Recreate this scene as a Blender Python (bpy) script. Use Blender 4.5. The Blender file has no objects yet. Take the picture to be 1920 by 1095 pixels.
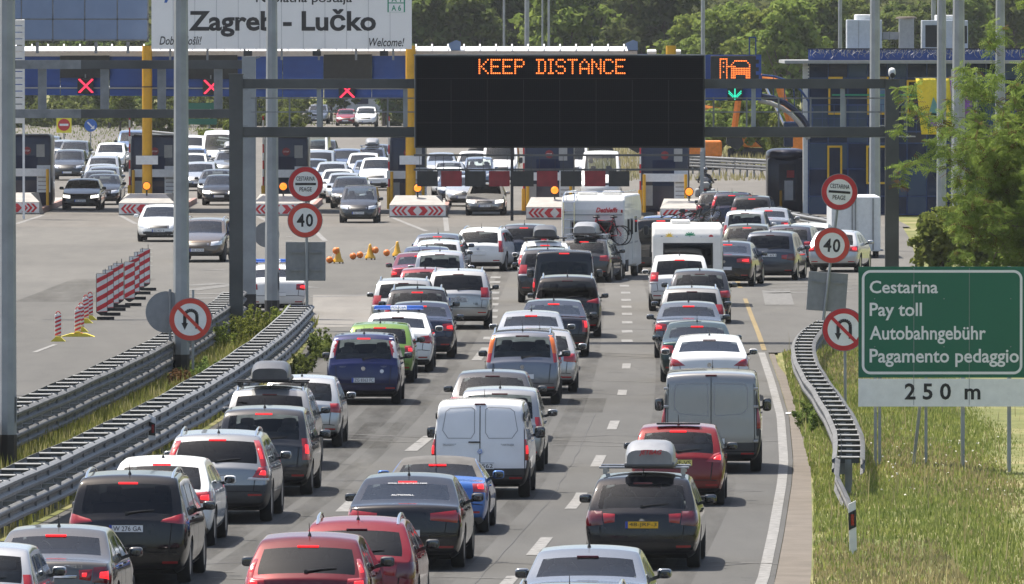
import bpy, bmesh, math, random
import numpy as np
from mathutils import Vector, Matrix
from mathutils.bvhtree import BVHTree

random.seed(7)
rng = np.random.default_rng(11)
R = math.radians
scene = bpy.context.scene
COL = scene.collection

# ------------------------------------------------------------------ camera
FPX = 20000.0                       # focal length in photo pixels (long telephoto)
CAMH = 8.6
PITCH = math.atan((547.5 - 45.0) / FPX)
cam_d = bpy.data.cameras.new('camera')
cam_d.sensor_width = 36.0
cam_d.lens = FPX / 1920.0 * 36.0
cam_d.clip_start = 1.0
cam_d.clip_end = 9000.0
cam = bpy.data.objects.new('camera', cam_d)
cam.location = (0, 0, CAMH)
cam.rotation_euler = (R(90) - PITCH, 0, 0)
COL.objects.link(cam)
scene.camera = cam

# ------------------------------------------------------------------ sky and sun
SUN_TO = Vector((-0.38, 0.30, 1.0)).normalized()      # direction towards the sun
SUN_EL = math.asin(SUN_TO.z)
SUN_AZ = math.atan2(SUN_TO.x, SUN_TO.y)
world = bpy.data.worlds.new('World')
scene.world = world
world.use_nodes = True
wn = world.node_tree
wn.nodes.clear()
sky = wn.nodes.new('ShaderNodeTexSky')
sky.sky_type = 'NISHITA'
sky.sun_disc = False
sky.sun_elevation = SUN_EL
sky.sun_rotation = SUN_AZ
sky.air_density = 1.0
sky.dust_density = 3.0
sky.ozone_density = 0.4
bg = wn.nodes.new('ShaderNodeBackground')
bg.inputs['Strength'].default_value = 0.115
wo = wn.nodes.new('ShaderNodeOutputWorld')
wn.links.new(sky.outputs['Color'], bg.inputs['Color'])
wn.links.new(bg.outputs['Background'], wo.inputs['Surface'])
sun_d = bpy.data.lights.new('sun', 'SUN')
sun_d.energy = 4.6
sun_d.angle = R(0.53)
sun_d.color = (1.0, 0.94, 0.84)
sun = bpy.data.objects.new('sun', sun_d)
sun.rotation_euler = SUN_TO.to_track_quat('Z', 'Y').to_euler()
sun.location = (-40, 60, 120)
COL.objects.link(sun)

scene.view_settings.view_transform = 'Standard'
scene.view_settings.look = 'None'
scene.view_settings.exposure = 0.80
scene.view_settings.gamma = 1.0
scene.view_settings.use_curve_mapping = False
scene.render.engine = 'CYCLES'
scene.cycles.use_denoising = True
scene.cycles.max_bounces = 8
scene.cycles.diffuse_bounces = 3
scene.cycles.glossy_bounces = 3
scene.cycles.transparent_max_bounces = 12
scene.cycles.volume_bounces = 0
scene.cycles.caustics_reflective = False
scene.cycles.caustics_refractive = False
scene.cycles.sample_clamp_indirect = 4.0

# ------------------------------------------------------------------ placing
_cp, _sp = math.cos(PITCH), math.sin(PITCH)
def ray(px, py):
    u = (px - 960.0) / FPX
    v = (547.5 - py) / FPX
    return Vector((u, _cp + v * _sp, -_sp + v * _cp))
def G(px, py, z=0.0):
    """ground point seen at a photo pixel"""
    d = ray(px, py)
    t = (z - CAMH) / d.z
    return Vector((d.x * t, d.y * t, z))
def P(px, py, Y):
    """point at distance Y seen at a photo pixel"""
    d = ray(px, py)
    t = Y / d.y
    return Vector((d.x * t, Y, CAMH + d.z * t))
def scale_at(Y):
    return FPX / Y
def road_x(Y):
    """centre of the dashed line between the middle and right lane, from the photo"""
    ys = [120, 150, 172.9, 193, 213.7, 234, 254, 273, 310, 340, 370, 420, 520]
    xs = [-2.2, -0.72, 0.346, 1.208, 1.816, 2.304, 2.668, 2.95, 3.36, 3.63, 3.82, 4.0, 4.2]
    return float(np.interp(Y, ys, xs))
def road_heading(Y):
    """clockwise angle of the carriageway at distance Y"""
    return math.atan((road_x(Y + 12) - road_x(Y - 12)) / 24.0)

# ------------------------------------------------------------------ materials
MATS = {}
def new_mat(name):
    m = bpy.data.materials.new(name)
    m.use_nodes = True
    nt = m.node_tree
    nt.nodes.clear()
    out = nt.nodes.new('ShaderNodeOutputMaterial')
    MATS[name] = m
    return m, nt, out
def setin(node, **kw):
    for k, v in kw.items():
        node.inputs[k.replace('_', ' ')].default_value = v
def principled(nt, out, color=(.5, .5, .5), rough=.5, metal=0., coat=0., spec=.5):
    b = nt.nodes.new('ShaderNodeBsdfPrincipled')
    b.inputs['Base Color'].default_value = (*color, 1)
    b.inputs['Roughness'].default_value = rough
    b.inputs['Metallic'].default_value = metal
    b.inputs['Coat Weight'].default_value = coat
    b.inputs['Coat Roughness'].default_value = .04
    b.inputs['Specular IOR Level'].default_value = spec
    nt.links.new(b.outputs[0], out.inputs['Surface'])
    return b
def noise(nt, scale, detail=4., rough=.55, coord='Object', dist=0., vec_scale=None):
    tc = nt.nodes.new('ShaderNodeTexCoord')
    n = nt.nodes.new('ShaderNodeTexNoise')
    n.inputs['Scale'].default_value = scale
    n.inputs['Detail'].default_value = detail
    n.inputs['Roughness'].default_value = rough
    n.inputs['Distortion'].default_value = dist
    src = tc.outputs[coord]
    if coord == 'World':
        pass
    if vec_scale:
        mp = nt.nodes.new('ShaderNodeMapping')
        mp.inputs['Scale'].default_value = vec_scale
        nt.links.new(src, mp.inputs['Vector'])
        src = mp.outputs[0]
    nt.links.new(src, n.inputs['Vector'])
    return n
def ramp(nt, fac, stops):
    r = nt.nodes.new('ShaderNodeValToRGB')
    els = r.color_ramp.elements
    while len(els) < len(stops):
        els.new(.5)
    for e, (p, c) in zip(els, stops):
        e.position = p
        e.color = (*c, 1) if len(c) == 3 else c
    nt.links.new(fac, r.inputs[0])
    return r
def mixc(nt, fac, a, b, mode='MIX'):
    m = nt.nodes.new('ShaderNodeMix')
    m.data_type = 'RGBA'
    m.blend_type = mode
    for sock, v in ((m.inputs[0], fac), (m.inputs[6], a), (m.inputs[7], b)):
        if hasattr(v, 'is_linked') or hasattr(v, 'links'):
            nt.links.new(v, sock)
        else:
            sock.default_value = v if not isinstance(v, tuple) or len(v) == 4 else (*v, 1)
    return m.outputs[2]
def simple(name, color, rough=.5, metal=0., coat=0., var=.12, nscale=6., bump=0., bscale=60., spec=.5):
    """a plain surface with a little grain and wear"""
    m, nt, out = new_mat(name)
    b = principled(nt, out, color, rough, metal, coat, spec)
    if var > 0:
        n = noise(nt, nscale, 5.)
        lo = tuple(max(0, c * (1 - var)) for c in color)
        hi = tuple(min(1, c * (1 + var)) for c in color)
        r = ramp(nt, n.outputs['Fac'], [(.3, lo), (.7, hi)])
        nt.links.new(r.outputs[0], b.inputs['Base Color'])
    if bump > 0:
        n2 = noise(nt, bscale, 3.)
        bp = nt.nodes.new('ShaderNodeBump')
        bp.inputs['Strength'].default_value = bump
        bp.inputs['Distance'].default_value = .02
        nt.links.new(n2.outputs['Fac'], bp.inputs['Height'])
        nt.links.new(bp.outputs[0], b.inputs['Normal'])
    return m
def emit(name, color, strength, base=None):
    m, nt, out = new_mat(name)
    b = principled(nt, out, base or color, .25, 0., .5)
    b.inputs['Emission Color'].default_value = (*color, 1)
    b.inputs['Emission Strength'].default_value = strength
    return m

def make_materials():
    # car paint: colour and metal flake amount come from the object
    m, nt, out = new_mat('paint')
    b = principled(nt, out, (.5, .5, .5), .26, 0, 1.0, .0)
    oi = nt.nodes.new('ShaderNodeObjectInfo')
    n = noise(nt, 2.3, 5.)
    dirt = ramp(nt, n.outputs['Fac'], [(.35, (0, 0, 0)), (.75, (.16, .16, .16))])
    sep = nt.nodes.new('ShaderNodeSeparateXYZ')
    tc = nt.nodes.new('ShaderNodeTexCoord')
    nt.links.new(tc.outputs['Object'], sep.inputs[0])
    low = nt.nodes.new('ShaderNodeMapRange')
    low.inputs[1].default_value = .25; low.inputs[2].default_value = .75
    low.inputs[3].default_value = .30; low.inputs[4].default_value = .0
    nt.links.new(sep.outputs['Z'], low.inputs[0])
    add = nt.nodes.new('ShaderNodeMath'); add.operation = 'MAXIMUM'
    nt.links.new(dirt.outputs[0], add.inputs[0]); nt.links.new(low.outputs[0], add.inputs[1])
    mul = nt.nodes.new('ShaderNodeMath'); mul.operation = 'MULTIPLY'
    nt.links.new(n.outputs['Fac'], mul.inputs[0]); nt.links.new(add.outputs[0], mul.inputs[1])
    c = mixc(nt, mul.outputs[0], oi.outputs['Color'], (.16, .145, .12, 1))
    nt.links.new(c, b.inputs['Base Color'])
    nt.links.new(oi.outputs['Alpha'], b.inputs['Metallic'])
    # car glass: tinted, see-through, mirror-like at the skin
    for nm, tint in (('glass', (.72, .77, .75)), ('dark_glass', (.055, .06, .062))):
        m, nt, out = new_mat(nm)
        tr = nt.nodes.new('ShaderNodeBsdfTransparent'); tr.inputs[0].default_value = (*tint, 1)
        gl = nt.nodes.new('ShaderNodeBsdfGlossy'); gl.inputs['Roughness'].default_value = .03
        gl.inputs[0].default_value = (.9, .95, 1, 1)
        fr = nt.nodes.new('ShaderNodeFresnel'); fr.inputs[0].default_value = 1.42
        mx = nt.nodes.new('ShaderNodeMixShader')
        nt.links.new(fr.outputs[0], mx.inputs[0]); nt.links.new(tr.outputs[0], mx.inputs[1]); nt.links.new(gl.outputs[0], mx.inputs[2])
        nt.links.new(mx.outputs[0], out.inputs['Surface'])
    simple('trim', (.016, .016, .017), .45, var=.25)
    simple('well', (.010, .010, .010), .9, var=.2)
    simple('plastic', (.035, .036, .038), .55, var=.2)
    simple('rubber', (.018, .018, .018), .8, var=.3)
    simple('alloy', (.42, .43, .45), .3, .85, var=.15)
    simple('chrome', (.75, .76, .78), .12, 1., var=.05)
    simple('seat', (.085, .086, .09), .85, var=.25)
    simple('mirror_glass', (.12, .13, .145), .08, 1., var=.05)
    m = simple('tail', (.30, .008, .012), .12, coat=1., var=.15)
    m = simple('tail_dark', (.10, .006, .01), .12, coat=1., var=.15)
    simple('tail_clear', (.62, .60, .60), .1, coat=1., var=.1)
    simple('tail_amber', (.75, .16, .02), .15, coat=1., var=.1)
    emit('lit_red', (1.0, .022, .03), .75, (.6, .02, .02))
    emit('lit_orange', (1.0, .12, .04), .8, (.7, .1, .03))
    emit('led_orange', (1.0, .20, .035), 1.5, (.3, .08, .02))
    emit('led_red', (1.0, .03, .08), 1.3, (.3, .02, .03))
    emit('led_green', (.02, .70, .42), .8, (.02, .3, .2))
    emit('beacon', (1.0, .22, .01), .9, (.8, .3, .02))
    emit('headlight_on', (1.0, .95, .85), 1.1, (.9, .9, .85))
    simple('headlight', (.66, .68, .70), .08, .3, 1., var=.2, nscale=14)
    simple('plate_white', (.74, .75, .76), .4, var=.04)
    simple('plate_yellow', (.80, .46, .02), .4, var=.04)
    simple('plate_pale', (.78, .66, .20), .4, var=.04)
    simple('plate_blue', (.02, .06, .36), .4, var=.04)
    simple('ink', (.012, .012, .014), .5, var=.0)
    simple('ink_red', (.45, .02, .03), .5, var=.05)
    simple('ink_grey', (.28, .28, .29), .5, var=.05)
    simple('ink_white', (.78, .78, .78), .5, var=.03)
    simple('ink_blue', (.03, .13, .45), .5, var=.05)
    simple('ink_green', (.02, .28, .16), .5, var=.05)
    simple('ink_yellow', (.80, .55, .05), .5, var=.05)
    simple('box_silver', (.24, .245, .255), .45, .2, .3, var=.1)
    simple('box_dark', (.075, .076, .08), .42, 0, .2, var=.12)
    simple('police_blue', (.02, .12, .55), .2, 0, .8, var=.1)
    simple('camper_white', (.70, .69, .66), .4, 0, .3, var=.08, nscale=2.)
    simple('soft_top', (.11, .105, .10), .9, var=.15)
    simple('jacket', (.02, .02, .022), .7, var=.2)
    simple('helmet', (.04, .04, .045), .25, 0, .8, var=.1)
    simple('skin', (.45, .27, .19), .6, var=.08)
    # metalwork
    simple('galvanised', (.23, .24, .25), .5, .35, var=.22, nscale=3., bump=.15, bscale=30)
    simple('rail_sunlit', (.30, .305, .305), .6, .1, var=.12)
    simple('rail_weathered', (.10, .10, .098), .65, .2, var=.3, nscale=2.)
    simple('rail_steel', (.165, .168, .17), .55, .25, var=.22, nscale=5.)
    simple('post_grey', (.30, .32, .335), .5, .35, var=.18, nscale=1.4, bump=.1)
    simple('gantry_grey', (.085, .088, .088), .55, .35, var=.3, nscale=.8)
    simple('bitumen', (.012, .012, .013), .6, var=.3)
    simple('sign_back', (.24, .25, .265), .5, .3, var=.1)
    simple('sign_white', (.82, .82, .80), .45, var=.06)
    simple('sign_red', (.52, .022, .028), .45, var=.10)
    simple('sign_orange_red', (.60, .055, .035), .45, var=.10)
    simple('sign_green', (.004, .125, .072), .4, var=.06, nscale=.8)
    simple('sign_yellow', (.82, .72, .03), .45, var=.06)
    simple('toll_yellow', (.62, .33, .012), .45, var=.12, nscale=2.)
    simple('toll_white', (.74, .74, .73), .5, var=.08)
    simple('toll_blue', (.016, .06, .26), .45, .1, var=.18, nscale=1.)
    simple('booth_blue', (.005, .009, .034), .35, .1, .3, var=.2)
    simple('blue_steel', (.015, .05, .17), .5, .2, var=.2)
    simple('board_blue', (.16, .225, .35), .55, .1, var=.10, nscale=.6)
    simple('board_white', (.80, .80, .79), .5, var=.05, nscale=.5)
    simple('concrete', (.34, .325, .30), .9, var=.15, nscale=2., bump=.3, bscale=20)
    simple('kerb_red', (.30, .18, .15), .85, var=.2)
    simple('cone_orange', (.70, .18, .02), .5, var=.15)
    simple('bell_yellow', (.72, .38, .015), .4, 0, .3, var=.15)
    simple('stripe_red', (.55, .02, .03), .5, var=.15)
    simple('stripe_white', (.72, .71, .69), .5, var=.1)
    simple('base_yellow', (.72, .58, .05), .6, var=.15)
    simple('panel_red', (.20, .008, .016), .5, var=.2, nscale=3.)
    simple('panel_black', (.014, .016, .016), .6, var=.3)
    simple('hvac', (.42, .46, .50), .5, .2, var=.08)
    simple('hvac_grey', (.30, .31, .31), .7, var=.1)
    simple('window_yellow', (.72, .42, .01), .5, var=.1)
    simple('excavator', (.72, .20, .015), .5, var=.15)
    simple('flag_yellow', (.75, .58, .04), .8, var=.1)
    simple('flag_purple', (.20, .07, .36), .8, var=.1)
    simple('flag_teal', (.12, .28, .27), .8, var=.1)
    simple('container', (.62, .64, .66), .5, .1, var=.08)
    simple('brick_roof', (.33, .12, .075), .85, var=.2, nscale=2.)
    simple('house_wall', (.55, .50, .43), .9, var=.1)
    simple('far_building', (.50, .49, .47), .9, var=.1)
    simple('bark', (.10, .08, .062), .95, var=.3, nscale=8, bump=.5, bscale=25)
    # building glass
    m, nt, out = new_mat('facade_glass')
    b = principled(nt, out, (.008, .016, .035), .12, .0, .0, .25)
    n = noise(nt, .7, 2.)
    r = ramp(nt, n.outputs['Fac'], [(.35, (.005, .012, .045)), (.7, (.012, .032, .085))])
    nt.links.new(r.outputs[0], b.inputs['Base Color'])
    m, nt, out = new_mat('facade_glass_light')
    principled(nt, out, (.10, .20, .36), .1, .0, .6)
    m, nt, out = new_mat('facade_glass_mid')
    principled(nt, out, (.03, .065, .13), .12, .0, .0, .4)
    # message sign face: black with a fine lamp grid
    m, nt, out = new_mat('vms_face')
    b = principled(nt, out, (.006, .006, .008), .7, spec=.15)
    tc = nt.nodes.new('ShaderNodeTexCoord')
    br = nt.nodes.new('ShaderNodeTexBrick')
    br.offset = 0.
    br.inputs['Color1'].default_value = (.003, .003, .005, 1)
    br.inputs['Color2'].default_value = (.004, .004, .006, 1)
    br.inputs['Mortar'].default_value = (.010, .010, .012, 1)
    br.inputs['Scale'].default_value = 1.
    br.inputs['Mortar Size'].default_value = .008
    br.inputs['Brick Width'].default_value = .055
    br.inputs['Row Height'].default_value = .055
    mp = nt.nodes.new('ShaderNodeMapping'); mp.inputs['Rotation'].default_value = (R(-90), 0, 0)
    nt.links.new(tc.outputs['Object'], mp.inputs[0]); nt.links.new(mp.outputs[0], br.inputs['Vector'])
    nt.links.new(br.outputs[0], b.inputs['Base Color'])
    # leaves
    for nm, c1, c2, tr in (('leaf', (.105, .148, .044), (.165, .205, .064), .5),
                           ('leaf_light', (.14, .185, .042), (.21, .245, .066), .5),
                           ('leaf_dark', (.085, .122, .048), (.13, .165, .066), .5),
                           ('leaf_acacia', (.13, .19, .045), (.22, .27, .07), .5),
                           ('leaf_far', (.085, .115, .042), (.14, .16, .06), .45),
                           ('leaf_brown', (.10, .06, .03), (.16, .095, .05), .3),
                           ('grass_blade', (.16, .20, .05), (.28, .29, .105), .5),
                           ('grass_dry', (.29, .26, .13), (.40, .36, .20), .45)):
        m, nt, out = new_mat(nm)
        g = nt.nodes.new('ShaderNodeNewGeometry')
        oi = nt.nodes.new('ShaderNodeObjectInfo')
        r = ramp(nt, g.outputs['Random Per Island'], [(0, c1), (1, c2)])
        n = noise(nt, .35, 3., coord='Object')
        r2 = ramp(nt, n.outputs['Fac'], [(.3, (.78, .82, .8)), (.7, (1.18, 1.12, 1.0))])
        c = mixc(nt, 1., r.outputs[0], r2.outputs[0], 'MULTIPLY')
        hsv = nt.nodes.new('ShaderNodeHueSaturation')
        vv = nt.nodes.new('ShaderNodeMapRange'); vv.inputs[3].default_value = .8; vv.inputs[4].default_value = 1.2
        nt.links.new(oi.outputs['Random'], vv.inputs[0]); nt.links.new(vv.outputs[0], hsv.inputs['Value'])
        hh = nt.nodes.new('ShaderNodeMapRange'); hh.inputs[3].default_value = .485; hh.inputs[4].default_value = .515
        nt.links.new(oi.outputs['Random'], hh.inputs[0]); nt.links.new(hh.outputs[0], hsv.inputs['Hue'])
        nt.links.new(c, hsv.inputs['Color'])
        d = nt.nodes.new('ShaderNodeBsdfDiffuse'); t = nt.nodes.new('ShaderNodeBsdfTranslucent')
        mx = nt.nodes.new('ShaderNodeMixShader'); mx.inputs[0].default_value = tr
        nt.links.new(hsv.outputs[0], d.inputs[0]); nt.links.new(hsv.outputs[0], t.inputs[0])
        nt.links.new(d.outputs[0], mx.inputs[1]); nt.links.new(t.outputs[0], mx.inputs[2])
        nt.links.new(mx.outputs[0], out.inputs['Surface'])
    # flower heads
    simple('flower', (.62, .60, .50), .9, var=.1)
make_materials()

# ------------------------------------------------------------------ mesh collecting
class MB:
    def __init__(s):
        s.v = []; s.f = []; s.m = []
    def add(s, verts, faces, mi=0):
        o = len(s.v)
        s.v.extend([tuple(p) for p in verts])
        for f in faces:
            s.f.append(tuple(i + o for i in f)); s.m.append(mi)
        return s
    def box(s, c, size, rz=0., rx=0., ry=0., mi=0):
        hx, hy, hz = size[0] / 2, size[1] / 2, size[2] / 2
        vs = [Vector((x, y, z)) for x in (-hx, hx) for y in (-hy, hy) for z in (-hz, hz)]
        if rz or rx or ry:
            M = Matrix.Rotation(rz, 3, 'Z') @ Matrix.Rotation(rx, 3, 'X') @ Matrix.Rotation(ry, 3, 'Y')
            vs = [M @ v for v in vs]
        c = Vector(c)
        return s.add([v + c for v in vs], [(0, 1, 3, 2), (4, 6, 7, 5), (0, 4, 5, 1), (2, 3, 7, 6), (0, 2, 6, 4), (1, 5, 7, 3)], mi)
    def bev(s, c, size, r=.03, rz=0., rx=0., mi=0):
        """box with chamfered edges all round"""
        hx, hy, hz = size[0] / 2, size[1] / 2, size[2] / 2
        r = min(r, hx * .9, hy * .9, hz * .9)
        bm = bmesh.new()
        bmesh.ops.create_cube(bm, size=1)
        for v in bm.verts:
            v.co = Vector((v.co.x * size[0], v.co.y * size[1], v.co.z * size[2]))
        bmesh.ops.bevel(bm, geom=list(bm.edges), offset=r, segments=2, profile=.5, affect='EDGES')
        M = Matrix.Rotation(rz, 3, 'Z') @ Matrix.Rotation(rx, 3, 'X')
        c = Vector(c)
        bm.verts.index_update()
        s.add([M @ v.co + c for v in bm.verts], [[v.index for v in f.verts] for f in bm.faces], mi)
        bm.free()
        return s
    def bar(s, a, b, w, h=None, mi=0, up=(0, 0, 1)):
        """square bar from a to b"""
        h = h or w
        a = Vector(a); b = Vector(b)
        d = (b - a).normalized()
        u = Vector(up)
        if abs(d.dot(u)) > .98: u = Vector((0, 1, 0))
        x = d.cross(u).normalized(); y = x.cross(d)
        vs = []
        for p in (a, b):
            for i, j in ((-1, -1), (1, -1), (1, 1), (-1, 1)):
                vs.append(p + x * (i * w / 2) + y * (j * h / 2))
        return s.add(vs, [(3, 2, 1, 0), (4, 5, 6, 7), (0, 1, 5, 4), (1, 2, 6, 5), (2, 3, 7, 6), (3, 0, 4, 7)], mi)
    def tube(s, pts, r, n=8, mi=0, caps=True):
        pts = [Vector(p) for p in pts]
        rs = r if isinstance(r, (list, tuple)) else [r] * len(pts)
        o = len(s.v)
        px = None
        for i, p in enumerate(pts):
            d = (pts[min(i + 1, len(pts) - 1)] - pts[max(i - 1, 0)]).normalized()
            if px is None:
                u = Vector((0, 0, 1)) if abs(d.z) < .9 else Vector((1, 0, 0))
                px = d.cross(u).normalized()
            else:
                px = (px - d * px.dot(d)).normalized()
            py = d.cross(px)
            for k in range(n):
                a = 2 * math.pi * k / n
                s.v.append(tuple(p + px * (math.cos(a) * rs[i]) + py * (math.sin(a) * rs[i])))
        for i in range(len(pts) - 1):
            for k in range(n):
                a = o + i * n + k; b = o + i * n + (k + 1) % n
                s.f.append((a, b, b + n, a + n)); s.m.append(mi)
        if caps:
            s.f.append(tuple(o + k for k in reversed(range(n)))); s.m.append(mi)
            e = o + (len(pts) - 1) * n
            s.f.append(tuple(e + k for k in range(n))); s.m.append(mi)
        return s
    def lathe(s, prof, c=(0, 0, 0), axis='Z', n=24, mi=0):
        """profile of (radius, height) turned round an axis"""
        o = len(s.v)
        c = Vector(c)
        for (r, h) in prof:
            for k in range(n):
                a = 2 * math.pi * k / n
                q = (r * math.cos(a), r * math.sin(a), h)
                if axis == 'X': q = (q[2], q[0], q[1])
                elif axis == 'Y': q = (q[0], q[2], q[1])
                s.v.append(tuple(Vector(q) + c))
        for i in range(len(prof) - 1):
            for k in range(n):
                a = o + i * n + k; b = o + i * n + (k + 1) % n
                s.f.append((a, b, b + n, a + n)); s.m.append(mi)
        s.f.append(tuple(o + k for k in reversed(range(n)))); s.m.append(mi)
        e = o + (len(prof) - 1) * n
        s.f.append(tuple(e + k for k in range(n))); s.m.append(mi)
        return s
    def prism(s, poly, a, b, axis='Y', mi=0):
        """polygon in the plane across an axis, extruded from a to b"""
        n = len(poly)
        vs = []
        for h in (a, b):
            for (p, q) in poly:
                vs.append({'Y': (p, h, q), 'X': (h, p, q), 'Z': (p, q, h)}[axis])
        fs = [tuple(range(n))[::-1], tuple(range(n, 2 * n))]
        fs += [(i, (i + 1) % n, n + (i + 1) % n, n + i) for i in range(n)]
        return s.add(vs, fs, mi)
    def mesh(s, name, mats, base=None, smooth=None, fixn=True):
        me = bpy.data.meshes.new(name)
        vs = s.v if base is None else [(x - base[0], y - base[1], z - base[2]) for x, y, z in s.v]
        me.from_pydata(vs, [], s.f)
        for m in (mats if isinstance(mats, (list, tuple)) else [mats]):
            me.materials.append(MATS[m])
        if any(s.m):
            me.polygons.foreach_set('material_index', s.m)
        if fixn:
            bm = bmesh.new(); bm.from_mesh(me)
            bmesh.ops.recalc_face_normals(bm, faces=bm.faces)
            bm.to_mesh(me); bm.free()
        if smooth:
            me.polygons.foreach_set('use_smooth', [True] * len(me.polygons))
            me.set_sharp_from_angle(angle=R(smooth))
        me.update()
        return me
    def build(s, name, mats, parent=None, smooth=None, fixn=True):
        """link as one object; world coordinates, taken relative to the thing it belongs to"""
        base = None
        if parent is not None:
            base = parent.get('_b', (0, 0, 0)) if False else BASE.get(parent.name, (0, 0, 0))
        me = s.mesh(name, mats, base, smooth, fixn)
        o = bpy.data.objects.new(name, me)
        COL.objects.link(o)
        if parent is not None:
            o.parent = parent
            BASE[o.name] = base
        return o
BASE = {}
def thing(name, label, cat, loc=(0, 0, 0), group=None, rz=0.):
    o = bpy.data.objects.new(name, None)
    o.empty_display_size = .3
    COL.objects.link(o)
    o.location = loc
    o.rotation_euler = (0, 0, rz)
    o['label'] = label; o['category'] = cat
    if group: o['group'] = group
    BASE[o.name] = tuple(loc)
    return o
def tag(o, label=None, cat=None, group=None, kind=None):
    if label: o['label'] = label
    if cat: o['category'] = cat
    if group: o['group'] = group
    if kind: o['kind'] = kind
    return o
def link(name, me, parent=None, loc=None, color=None):
    o = bpy.data.objects.new(name, me)
    COL.objects.link(o)
    if parent is not None: o.parent = parent
    if loc is not None: o.location = loc
    if color is not None: o.color = color
    return o
def grid_mesh(name, V, quads, mats, smooth=False):
    """fast mesh from numpy arrays; quads is (n,4) or (n,3)"""
    me = bpy.data.meshes.new(name)
    V = np.asarray(V, dtype=np.float32); Q = np.asarray(quads, dtype=np.int32)
    k = Q.shape[1]
    me.vertices.add(len(V)); me.vertices.foreach_set('co', V.ravel())
    me.loops.add(Q.size); me.loops.foreach_set('vertex_index', Q.ravel())
    me.polygons.add(len(Q))
    me.polygons.foreach_set('loop_start', np.arange(0, Q.size, k, dtype=np.int32))
    me.polygons.foreach_set('loop_total', np.full(len(Q), k, dtype=np.int32))
    if smooth: me.polygons.foreach_set('use_smooth', np.ones(len(Q), dtype=bool))
    for m in (mats if isinstance(mats, (list, tuple)) else [mats]):
        me.materials.append(MATS[m])
    me.update(calc_edges=True)
    return me

# ------------------------------------------------------------------ lettering (made early, while the scene is small)
TXT = {}
def text_mesh(txt, size=1., bold=0., xs=1., shear=0., spacing=1., depth=.002):
    key = (txt, size, bold, xs, shear, spacing)
    if key in TXT: return TXT[key]
    cu = bpy.data.curves.new('lettering', 'FONT')
    cu.body = txt; cu.size = size; cu.align_x = 'CENTER'; cu.align_y = 'CENTER'
    cu.offset = bold; cu.shear = shear; cu.space_character = spacing
    cu.extrude = depth; cu.resolution_u = 3
    ob = bpy.data.objects.new('lettering', cu)
    COL.objects.link(ob)
    dg = bpy.context.evaluated_depsgraph_get()
    me = bpy.data.meshes.new_from_object(ob.evaluated_get(dg))
    bpy.data.objects.remove(ob); bpy.data.curves.remove(cu)
    # stand it up: text plane x,y -> x,z, facing -y
    n = len(me.vertices)
    co = np.empty(n * 3, dtype=np.float32); me.vertices.foreach_get('co', co); co = co.reshape(-1, 3)
    if n:
        co[:, 0] *= xs
        mid = (co[:, :2].max(0) + co[:, :2].min(0)) / 2
        co[:, 0] -= mid[0]; co[:, 1] -= mid[1]
        co = np.stack([co[:, 0], -co[:, 2], co[:, 1]], 1)
    me.vertices.foreach_set('co', np.ascontiguousarray(co).ravel()); me.update()
    TXT[key] = me
    return me
def place_text(name, txt, mat, parent, loc, width=None, height=None, rz=0., ry=0., **kw):
    """lettering on a sign face looking towards -y; loc is local to parent"""
    src = text_mesh(txt, **kw)
    me = src.copy()
    me.materials.clear(); me.materials.append(MATS[mat])
    n = len(me.vertices)
    co = np.empty(n * 3, dtype=np.float32); me.vertices.foreach_get('co', co); co = co.reshape(-1, 3)
    ext = co.max(0) - co.min(0)
    sx = (width / ext[0]) if width else None
    sz = (height / ext[2]) if height else None
    if sx is None: sx = sz
    if sz is None: sz = sx
    co[:, 0] *= sx; co[:, 2] *= sz
    me.vertices.foreach_set('co', co.ravel()); me.update()
    o = link(name, me, parent, loc)
    if rz or ry: o.rotation_euler = (0, ry, rz)
    return o
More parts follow.
